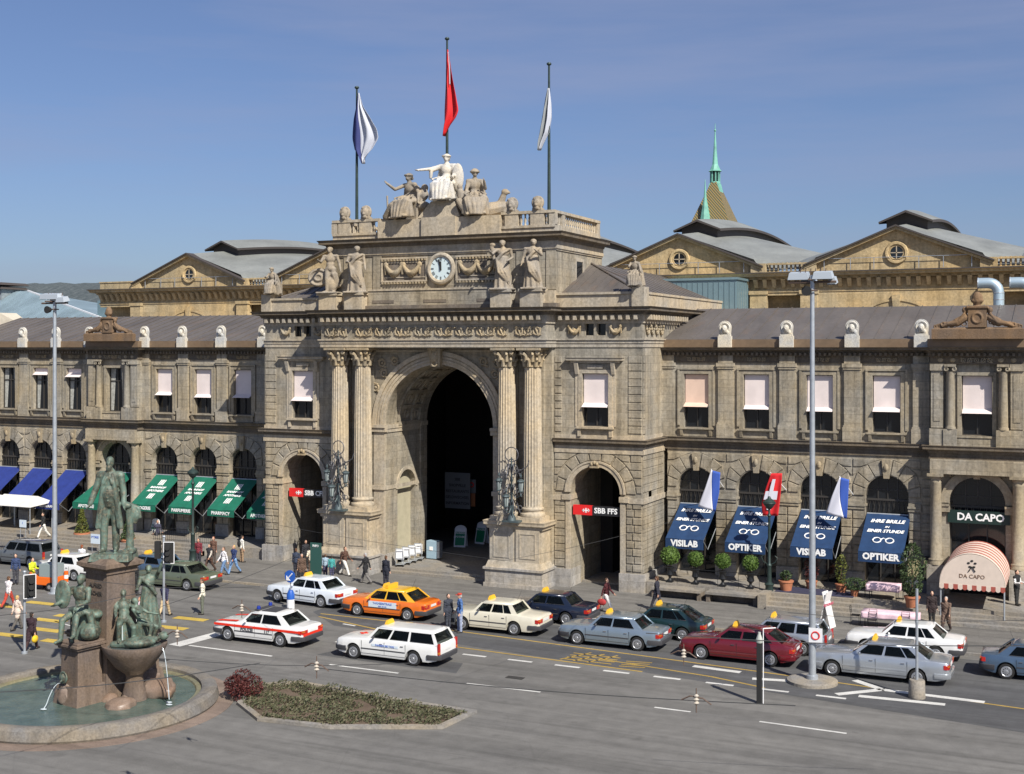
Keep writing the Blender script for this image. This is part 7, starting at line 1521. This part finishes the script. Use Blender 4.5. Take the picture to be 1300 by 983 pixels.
def aboard(x,y,z,rz,w,h,m,lab,lines,tm,arch=True,side=None):
    e=empty('advertising_board',(x,y,z),rz); tag(e,lab,'A-board')
    for s in (-1,1):
        po=[(-w/2,0),(w/2,0),(w/2,h-w*.35*arch)]+([(w/2*cos(PI*k/10),h-w*.35+w*.35*sin(PI*k/10)) for k in range(1,10)] if arch else [(w/2,h),(-w/2,h)])+[(-w/2,h-w*.35*arch)]
        b=MB(); b.prism(po,-.015,.015,M=Matrix.Translation((0,s*.3,0))@Matrix.Rotation(s*.24,4,'X')); o=b.build('board',WHITE if arch else m,e)
        if s<0 and arch: b=MB(); b.box(-w/2+.08,w/2-.08,-.03,-.016,.12,h-.45,M=Matrix.Translation((0,s*.3,0))@Matrix.Rotation(s*.24,4,'X')); b.build('panel',m,o)
    for k,t_ in enumerate(lines): text(t_,.17,(0,-.33+(.24)*(h*.62-k*.24)*1.0-.02,h*.62-k*.24),tm,e,bold=.02,ud=(0,.24,1))
SG=mat('board_green',(.01,.22,.10),.5)
aboard(*at(198,686,.1),.1,R(-15),.85,1.55,SG,'white and green folding board below the DROGERIE awning',('BAHNHOF','APOTHEKE'),LETW)
aboard(*at(585,694,.36),.36,R(10),.8,1.45,SG,'nearer folding board in the shade of the great arch',('BAHNHOF','APOTHEKE'),LETW); aboard(*at(612,690,.36),.36,R(-10),.8,1.5,SG,'farther folding board in the shade of the great arch',('DROGERIE',),LETW)
aboard(*at(1050,796,.1),.1,R(75),.6,1.75,mat('board_white',(.72,.70,.68),.5),'tall narrow white folding board behind the right floodlight mast',('RESTAURANT',),mat('pink_lettering',(.5,.1,.15),.5),arch=False)
def flatsign(px,py,z,y,w,h,lab,m,txt,tm,name='notice_board',legs_=True,ts=.2):
    x,yy=at(px,py,z); e=empty(name,(x,yy,z)); tag(e,lab,'sign'); b=MB(); b.box(-w/2,w/2,-.02,.02,y,y+h); o=b.build('plate',m,e)
    if legs_:
        for s in (-1,1): b=MB(); b.tube([(s*w*.4,.03,0),(s*w*.4,.03,y+h)],.02,5); b.build('leg',STEEL,e)
    for k,t_ in enumerate(txt): text(t_,ts,(0,-.03,y+h-ts*(1.0+1.3*k)),tm,e,bold=.02)
    return e
flatsign(121,701,.1,.55,.75,.62,'small blue and white sign board beside the statue legs',mat('pale_panel',(.6,.68,.75)),('P TAXI',),BLT); flatsign(29,690,.1,1.1,.6,.5,'small pale sign on a thin pole left of the left floodlight mast',mat('pale_panel',(.6,.68,.75)),('i',),BLT)
flatsign(401,738,.1,0,.75,2.2,'tall dark green information column at the left side arch',mat('column_green',(.03,.09,.075),.5),('INFO',),LETW,'information_column',False,.18)
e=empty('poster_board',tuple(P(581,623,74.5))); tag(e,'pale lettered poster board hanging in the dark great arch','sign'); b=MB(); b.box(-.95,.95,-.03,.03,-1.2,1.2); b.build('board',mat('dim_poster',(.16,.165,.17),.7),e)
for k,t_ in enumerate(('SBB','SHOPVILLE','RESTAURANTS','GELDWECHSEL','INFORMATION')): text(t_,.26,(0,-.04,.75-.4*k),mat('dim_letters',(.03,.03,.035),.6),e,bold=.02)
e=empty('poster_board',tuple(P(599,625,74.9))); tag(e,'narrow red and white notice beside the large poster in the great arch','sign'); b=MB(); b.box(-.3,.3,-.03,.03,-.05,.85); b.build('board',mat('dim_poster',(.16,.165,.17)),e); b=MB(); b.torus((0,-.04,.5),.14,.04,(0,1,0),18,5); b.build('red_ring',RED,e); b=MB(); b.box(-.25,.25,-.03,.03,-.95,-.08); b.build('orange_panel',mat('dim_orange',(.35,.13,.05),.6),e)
# luggage trolleys
def trolley():
    e=empty('luggage_trolley',(0,0,0)); f=MB(); 
    for s in (-1,1): f.tube([(s*.25,-.4,.12),(s*.25,.35,.12),(s*.22,.42,1.0),(s*.22,.5,1.05)],.018,6); 
    f.tube([(-.22,.5,1.05),(.22,.5,1.05)],.025,6); f.box(-.25,.25,-.4,.35,.13,.15); f.tube([(-.24,.38,.5),(.24,.38,.5)],.015,5); f.build('frame',STEEL,e)
    b=MB(); b.box(-.27,.27,.3,.33,.42,1.0); b.build('advertising_panel',WHITE,e)
    for (x,y) in ((-.24,-.35),(.24,-.35),(-.22,.3),(.22,.3)): b=MB(); b.lathe([(.07,-.02),(.07,.02)],(0,0,0),12,M=Matrix.Translation((x,y,.07))@Matrix.Rotation(PI/2,4,'Y')); b.build('wheel',BLACK,e)
    return e
t0=trolley()
for i,(px,py,lab) in enumerate(((495,708,'leftmost of four luggage trolleys parked inside the great arch'),(502,706,'second from the left of the luggage trolleys in the great arch'),(509,704,'third from the left of the luggage trolleys in the great arch'),(517,702,'rightmost of the luggage trolleys, nearest the ticket machine'))):
    t_=t0 if i==0 else copy_tree(t0); x,y=-37.85,65.35+.75*i; t_.location=(x,y,.36); t_.rotation_euler=(0,0,R(200)); t_.scale=(.95,1.,1.05); tag(t_,lab,'trolley','luggage trolleys in the great arch')
e=empty('ticket_machine',(-37.3,68.4,.36)); tag(e,'pale blue machine box at the left jamb of the great arch','machine'); b=MB(); b.box(-.35,.35,-.25,.25,.05,1.15); b.build('cabinet',mat('machine_blue',(.30,.42,.50),.5),e,bev=.02); b=MB(); b.box(-.12,.12,-.27,-.251,.55,.8); b.build('display',LETW,e); b=MB(); b.box(.36,.55,-.2,.2,.1,1.1); b.build('side_rack',STEEL,e)
# orange cart
e=empty('orange_cart',(*at(60,748),0),R(5)); tag(e,'small orange luggage cart with grey container at the left','cart'); b=MB(); b.frus(-.9,.9,-.5,.5,.3,-.85,.85,-.45,.45,.75); b.build('body',mat('cart_orange',(.70,.13,.01),.4),e,bev=.04); b=MB(); b.box(-.2,.8,-.42,.42,.76,1.45); b.build('container',mat('cart_grey',(.25,.3,.3),.5),e); b=MB(); b.tube([(-.8,0,.7),(-1.0,0,1.2),(-.8,0,1.3)],.03,6); b.build('handle',BLACK,e)
for sx in (-.6,.6):
    for sy in (-.5,.5): b=MB(); b.lathe([(.2,-.06),(.24,-.04),(.24,.04),(.2,.06)],(0,0,0),18,M=Matrix.Translation((sx,sy,.24))@Matrix.Rotation(PI/2,4,'X')); w_=b.build('wheel',BLACK,e); b=MB(); b.lathe([(.11,-.07),(.11,.07)],(0,0,0),14,M=Matrix.Translation((sx,sy,.24))@Matrix.Rotation(PI/2,4,'X')); b.build('hub',RIM,w_)
e=empty('warning_post',(*at(84,748),0)); tag(e,'short orange and white striped post by the left mast','post'); b=MB()
for k in range(5): b=MB(); b.lathe([(.12,.2*k),(.12,.2*k+.2)],(0,0,0),12); b.build('stripe_band',MC['cart_orange'] if k%2==0 else WHITE,e)
# white canopies at far left
for i,(x,y,lab) in enumerate(((-71.2,64.8,'white flat canopy at the left edge before the blue awnings'),(-68.2,65.3,'white pitched canopy under the middle blue awning'))):
    e=empty('market_canopy',(x,y,.1)); tag(e,lab,'canopy','white canopies before the blue awnings'); b=MB(); b.add([(-2.2,-1.1,2.35),(1.6,-1.1,2.35),(1.6,1.1,2.5),(-2.2,1.1,2.5),(-2.0,0,3.0),(1.2,0,3.0)],[(0,1,5,4),(1,2,5),(2,3,4,5),(3,0,4)]); o=b.build('fabric',mat('canvas_white',(.62,.60,.56),.8,var=.1),e); s=o.modifiers.new('s','SOLIDIFY'); s.thickness=.02
    for sx,sy in ((-2.1,-1),(1.5,-1),(1.5,1),(-2.1,1)): b=MB(); b.tube([(sx,sy,0),(sx,sy,2.4)],.03,6); b.build('pole',STEEL,e)
# tables, chairs, menu boxes
PK=mat('pink_tablecloth',(.78,.56,.62),.8,var=.12,vs=5)
def dchair():
    e=empty('terrace_chair',(0,0,0)); f=MB()
    for s in (-1,1): f.tube([(s*.2,-.2,0),(s*.19,-.19,.45)],.012,5); f.tube([(s*.2,.22,0),(s*.19,.2,.45),(s*.18,.26,.9)],.012,5)
    for z in (.6,.7,.8,.9): f.tube([(-.18,.23+.07*(z-.6),z),(.18,.23+.07*(z-.6),z)],.01,4)
    f.build('frame',IRON,e); b=MB(); b.box(-.2,.2,-.2,.2,.45,.475); b.build('seat',IRON,e); return e
d0=dchair(); nch=0
for i,(px,py,z,w,lab) in enumerate(((1122,760,.75,1.5,'table with pink cloth on the terrace under the last OPTIKER awning'),(1131,797,.1,2.5,'long table with pink cloth at the foot of the terrace steps'))):
    x,y=at(px,py,z); e=empty('terrace_table',(x,y,z)); tag(e,lab,'table','tables with pink cloths'); b=MB(); b.box(-w/2,w/2,-.42,.42,.70,.74); b.build('table_top',IRON,e)
    for sx in (-1,1):
        for sy in (-1,1): b=MB(); b.tube([(sx*(w/2-.1),sy*.35,0),(sx*(w/2-.1),sy*.35,.7)],.02,6); b.build('leg',IRON,e)
    c=MB(); c.grid(lambda u,v:(-w/2-.06+(w+.12)*u,-.48+.96*v,.755),8,4)
    c.grid(lambda u,v:(-w/2-.06+(w+.12)*u,-.48-.03*sin(u*22)*v,.755-.32*v),24,3); c.grid(lambda u,v:(w/2+.06+.03*sin(u*12)*v,-.48+.96*u,.755-.32*v),10,3); c.grid(lambda u,v:(-w/2-.06-.03*sin(u*12)*v,-.48+.96*u,.755-.32*v),10,3); c.grid(lambda u,v:(-w/2-.06+(w+.12)*u,.48+.02*sin(u*20)*v,.755-.32*v),20,3)
    o=c.build('cloth',PK,None,fix=False,smooth=60); o.name='tablecloth'; o.location=(x,y,z); tag(o,['pink cloth on the terrace table','pink cloth on the long table at the foot of the steps'][i],'tablecloth','pink tablecloths')
    s=o.modifiers.new('s','SOLIDIFY'); s.thickness=.006
    for k,(dx,dy,a) in enumerate(((-w*.3,-.75,PI),(w*.3,-.75,PI),(-w/2-.4,0,-PI/2)) if i else ((-w*.55-.3,0,-PI/2),(w/2+.4,0,PI/2))):
        ch=d0 if nch==0 else copy_tree(d0); nch+=1; ch.location=(x+dx,y+dy,z); ch.rotation_euler=(0,0,a+PI); tag(ch,[['left chair at the upper pink table','right chair at the upper pink table'],['left one of the two chairs in front of the long pink table','right one of the two chairs in front of the long pink table','chair at the left end of the long pink table']][i][k],'chair','black wire terrace chairs')
e=empty('menu_cabinet',(*at(1171,768,.1),.1)); tag(e,'dark menu cabinet with two pale panels left of the canopy','cabinet'); b=MB(); b.box(-.8,.8,-.2,.2,0,1.3); b.build('lower_cabinet',mat('cabinet_grey',(.09,.10,.12),.6),e); b=MB(); b.box(-.8,.8,-.15,.2,1.3,2.5); b.build('frame',BLACK,e)
for s in (-1,1): b=MB(); b.box(s*.4-.3,s*.4+.3,-.17,-.151,1.45,2.35); b.build('menu_panel',mat('menu_cream',(.36,.32,.18),.5),e)
b=MB(); b.box(-2.0,2.0,-.8,.8,0,.02); o=b.build('door_mat',mat('navy_mat',(.035,.035,.07),.9,var=.2),None,loc=(-13.2,65.8,.755)); tag(o,'dark blue mat on the terrace before the second VISILAB window','mat')
# iron railings
for x0,x1,y,z,lab in ((-56.6,-51.9,65.2,.75,'low black iron railing on the left terrace below the PARFUMERIE awning'),(-21.6,-16,65.0,.75,'thin iron railing behind the ledges on the right terrace')):
    e=empty('iron_railing',((x0+x1)/2,y,z)); tag(e,lab,'railing'); h=(x1-x0)/2; b=MB(); n=int((x1-x0)/(.16 if z and x0<-50 else 1.1))
    for k in range(n+1): xx=-h+2*h*k/n; b.tube([(xx,0,0),(xx,0,.85)],.012,4)
    b.tube([(-h,0,.83),(h,0,.83)],.018,5); b.tube([(-h,0,.1),(h,0,.1)],.012,4); b.build('bars',IRON,e)
# overhead tram wires
WIRE=mat('wire_dark',(.05,.05,.05),.6)
for k,(a,c,z,lab,r_) in enumerate((((820,804),(1330,820),6.,'pale double tram wire crossing in front of the wine red taxi',.014),((1000,778),(1330,787),6.,'thin wire crossing above the pink tables',.01),((400,848),(1010,896),5.5,'dark tram wire over the near road from the planting to the post',.012),((-20,880),(330,842),5.5,'dark tram wire passing in front of the monument plinth',.012),((-20,783),(180,752),6.,'tram wire rising from the left edge past the traffic light',.012),((120,738),(330,745),6.,'span wire crossing the monument shaft',.010),((205,770),(420,686),6.,'span wire running from the crossing towards the side arch',.008),((280,652),(640,712),6.,'thin span wire before the paired columns',.007),((640,712),(860,660),6.,'thin span wire before the right side arch',.007),((200,836),(520,842),5.5,'tram wire over the two nearest cars',.010))):
    p=Vector((*G(*a,z),z)); q=Vector((*G(*c,z),z)); b=MB(); b.tube([p.lerp(q,t/10)-Vector((0,0,.12*sin(PI*t/10)))-p for t in range(11)],r_,4)
    o=b.build('overhead_wire',WIRE,None,loc=tuple(p)); tag(o,lab,'overhead wire')
for k,(px,py,lab) in enumerate(((225,805,'wire clamp over the stop line beside the police car'),(307,772,'wire clamp over the far lane near the blue arrow sign'),(868,830,'wire clamp before the dark green taxi'),(884,888,'looped wire clamp over the near road'),(402,846,'small wire clamp above the near white line'))):
    z=5.6; p=Vector((*G(px,py,z),z)); e=empty('wire_clamp',tuple(p)); tag(e,lab,'wire fitting','wire clamps'); b=MB(); b.tube([(-.35,0,-.05),(-.15,0,.06),(.15,0,.04),(.35,0,-.08)],.018,5); b.tube([(0,0,-.3),(0,0,.25)],.014,5); b.build('arm',mat('rusty_bracket',(.12,.08,.06)),e); b=MB(); b.lathe([(.03,-.12),(.07,-.08),(.03,-.04),(.07,0),(.03,.04),(.06,.08),(.02,.12)],(0,0,0),10); b.build('insulator',mat('pale_insulator',(.45,.40,.33),.5),e)
# ================================================================ plants
def leafmat(n,a,c):
    m=bpy.data.materials.new(n); t,p=nt(m); p.inputs['Roughness'].default_value=.6; p.inputs['Specular IOR Level'].default_value=.25; oi=N(t,'ShaderNodeNewGeometry'); t.links.new(mixc(t,a,c,oi.outputs['Random Per Island']),p.inputs['Base Color']); MC[n]=m; return m
LG=leafmat('topiary_leaf',(.035,.075,.015),(.12,.19,.04)); LD=leafmat('cypress_leaf',(.02,.04,.015),(.07,.10,.04)); LR=leafmat('red_leaf',(.04,.012,.012),(.13,.035,.03)); LY=leafmat('bush_leaf',(.05,.075,.015),(.17,.17,.04)); LC=leafmat('cover_leaf',(.05,.065,.03),(.14,.125,.075))
def leaves(b,fn,n,s):
    for _ in range(n):
        p=Vector(fn()); a=Vector((random.gauss(0,1),random.gauss(0,1),random.gauss(0,1))).normalized(); c=a.orthogonal().normalized(); d=a.cross(c); k=s*random.uniform(.6,1.3)
        b.add([p-c*k,p-d*k*.5,p+c*k,p+d*k*.5],[(0,1,2,3)])
def onball(c,r):
    def f():
        v=Vector((random.gauss(0,1),random.gauss(0,1),random.gauss(0,1))).normalized(); q=random.uniform(.8,1.05)*(1+.08*noise.noise(v*3)); return (c[0]+v.x*r[0]*q,c[1]+v.y*r[1]*q,c[2]+v.z*r[2]*q)
    return f
URN=mat('black_urn',(.015,.016,.018),.4); TERRA=mat('terracotta',(.42,.16,.08),.8,var=.15,vs=4)
for i,(px,py,r_,lab) in enumerate(((849,740,.52,'largest ball topiary in a black urn at the pavilion corner'),(881,743,.42,'ball topiary in a black urn below the VISILAB lettering'),(914,747,.42,'third ball topiary from the pavilion, in a black urn'),(948,751,.42,'ball topiary in a black urn nearest the dark street lamp'))):
    x,y=at(px,py,.75); y=max(y,65.25); e=empty('topiary',(x,y,.75)); tag(e,lab,'potted plant','ball topiaries in black urns on the right terrace')
    b=MB(); b.box(-.16,.16,-.16,.16,0,.12); b.lathe([(.15,.12),(.07,.22),(.08,.3),(.2,.42),(.17,.62),(.2,.78),(.24,.82),(.2,.84)],(0,0,0),14); b.build('urn',URN,e,smooth=40); b=MB(); b.tube([(0,0,.8),(0,0,1.2)],.03,6); b.build('stem',mat('bark',(.08,.05,.03),.9),e)
    c=(0,0,1.0+r_*.85); b=MB(); b.ball(c,(r_*.82,)*3,14,10); leaves(b,onball(c,(r_,r_,r_*.95)),1500,.05); b.build('crown',LG,e,fix=False)
def potted(px,py,z,h,w,m,lab,pot=.34,n=900,cone=True,yy=None):
    x,y=at(px,py,z); y=yy or y; e=empty('potted_shrub',(x,y,z)); tag(e,lab,'potted plant'); b=MB(); b.lathe([(pot*.75,0),(pot,pot*1.3),(pot*1.1,pot*1.3),(pot*1.1,pot*1.5),(pot*.95,pot*1.5)],(0,0,0),18); b.build('pot',TERRA,e,smooth=40); z0=pot*1.5
    b=MB(); b.tube([(0,0,z0-.1),(0,0,z0+h*.5)],.04,6); b.build('stem',MC['bark'],e)
    def f():
        t=random.random()**1.3; a=random.uniform(0,2*PI); r=w*(1-t*.85 if cone else math.sqrt(max(.05,1-(2*t-1)**2)))*random.uniform(.55,1.05)*(1+.2*noise.noise((cos(a)*2,sin(a)*2,t*4))); return (r*cos(a),r*sin(a),z0+h*t)
    b=MB(); leaves(b,f,n,.07); b.build('crown',m,e,fix=False)
potted(104,690,.1,1.6,.5,LY,'cone shaped yellow green shrub in a terracotta pot left of the statue',.5); potted(162,697,.1,1.2,.5,LD,'dark shrub in a terracotta pot right of the statue',.45)
potted(1158,771,.75,2.6,.62,LD,'tall olive green shrub in a terracotta pot right of the last OPTIKER awning',.36,1800,False)
potted(998,750,.75,.5,.3,LD,'wide terracotta pot with low greenery beside the dark street lamp',.36,300,False)
potted(1068,752,.75,1.5,.3,LY,'thin plant with yellow blooms beside the second VISILAB window',.3,350,False); potted(1085,757,.75,.6,.6,LD,'low dark plants in pots near the upper pink table',.22,500,False)
potted(1030,748,.75,1.3,.4,LR,'plum coloured plant in front of the second VISILAB window',.3,500,False)
x,y=at(310,886); e=empty('red_shrub',(x,y,0)); tag(e,'dark red leaved shrub right of the fountain basin','shrub'); b=MB()
def f(): 
    c=random.choice(((-.3,0,.45),(.3,.1,.5),(0,-.1,.75),(.1,-.4,.4),(-.2,-.3,.55))); return onball(c,(.42,.42,.38))()
leaves(b,f,2600,.05); b.build('foliage',LR,e,fix=False); b=MB(); [b.tube([(0,0,0),(a*.4,c*.3,.6)],.02,5) for a,c in ((-1,0),(1,.3),(0,-1))]; b.build('stems',MC['bark'],e)
bed=[G(322,872),G(380,869),G(440,880),G(515,893),G(600,906),G(560,925),G(420,925),G(330,915),G(305,895)]
sheet('planting_bed_soil',bed,.02,road_mat('soil',(.09,.065,.045),(.15,.11,.08),False))
def inpoly(x,y,p):
    r=False
    for i in range(len(p)):
        (a,c),(d,g)=p[i-1],p[i]
        if (c>y)!=(g>y) and x<(d-a)*(y-c)/(g-c)+a: r=not r
    return r
xs=[p[0] for p in bed]; ys=[p[1] for p in bed]; b=MB(); cnt=0
while cnt<9000:
    x=random.uniform(min(xs),max(xs)); y=random.uniform(min(ys),max(ys))
    if not inpoly(x,y,bed): continue
    n_=noise.noise((x*1.2,y*1.2,0)); 
    if n_<-.25: continue
    leaves(b,lambda:(x,y,random.uniform(.02,.18+.4*n_)),1,.055); cnt+=1
tag(b.build('ground_cover',LC,None,fix=False),'low grey green ground cover planting at the bottom beside the fountain','ground cover',kind='stuff')
b=MB(); b.sweep([(-.12,0),(.12,0),(.12,.12),(-.12,.12)],bed,closed=True); tag(b.build('planting_kerb',PAVSTONE),kind='structure')
# ================================================================ light, sky, camera
w=bpy.data.worlds.new('World'); SC.world=w; w.use_nodes=True; t=w.node_tree; bg=t.nodes['Background']
sd=Vector((1.40,-1.0,0)).normalized(); EL=R(43); sund=Vector((sd.x*cos(EL),sd.y*cos(EL),sin(EL)))
sk=t.nodes.new('ShaderNodeTexSky'); sk.sky_type='NISHITA'; sk.sun_disc=False; sk.sun_elevation=EL; sk.sun_rotation=math.atan2(sd.x,sd.y)
sk.air_density=1.0; sk.dust_density=1.6; sk.ozone_density=2.5; sk.altitude=400
# thin high cloud veils
tc=t.nodes.new('ShaderNodeTexCoord'); mp=t.nodes.new('ShaderNodeMapping'); mp.inputs['Scale'].default_value=(1.3,1.3,11); t.links.new(tc.outputs['Generated'],mp.inputs[0])
mp.inputs['Rotation'].default_value=(.12,.05,0)
nz=t.nodes.new('ShaderNodeTexNoise'); nz.inputs['Scale'].default_value=1.7; nz.inputs['Detail'].default_value=7; nz.inputs['Roughness'].default_value=.55; t.links.new(mp.outputs[0],nz.inputs['Vector'])
rp=t.nodes.new('ShaderNodeValToRGB'); rp.color_ramp.elements[0].position=.46; rp.color_ramp.elements[0].color=(.10,.10,.10,1); rp.color_ramp.elements[1].position=.70; rp.color_ramp.elements[1].color=(.48,.48,.48,1); t.links.new(nz.outputs['Fac'],rp.inputs[0])
mx=t.nodes.new('ShaderNodeMix'); mx.data_type='RGBA'; t.links.new(rp.outputs[0],mx.inputs[0]); t.links.new(sk.outputs[0],mx.inputs[6]); mx.inputs[7].default_value=(4.5,4.65,5.5,1)
tn=t.nodes.new('ShaderNodeMix'); tn.data_type='RGBA'; tn.blend_type='MULTIPLY'; tn.inputs[0].default_value=1; tn.inputs[7].default_value=(.88,.96,1.20,1); t.links.new(mx.outputs[2],tn.inputs[6]); t.links.new(tn.outputs[2],bg.inputs[0]); bg.inputs[1].default_value=.065
L=bpy.data.lights.new('sun','SUN'); L.energy=5.0; L.angle=R(.5); L.color=(1,.95,.86); lo=bpy.data.objects.new('sun',L); COL.objects.link(lo); lo.rotation_euler=sund.to_track_quat('Z','Y').to_euler()
cd=bpy.data.cameras.new('camera'); co=bpy.data.objects.new('camera',cd); COL.objects.link(co); co.location=(0,0,HC); co.rotation_euler=(PI/2,0,TH)
cd.sensor_width=36; cd.lens=FPX/1300*36; cd.shift_y=(441-491.5)/1300; cd.clip_end=9000; cd.clip_start=.5; SC.camera=co
SC.view_settings.view_transform='Standard'; SC.view_settings.look='None'; SC.view_settings.exposure=.33; SC.view_settings.gamma=1
SC.cycles.max_bounces=5; SC.cycles.diffuse_bounces=3
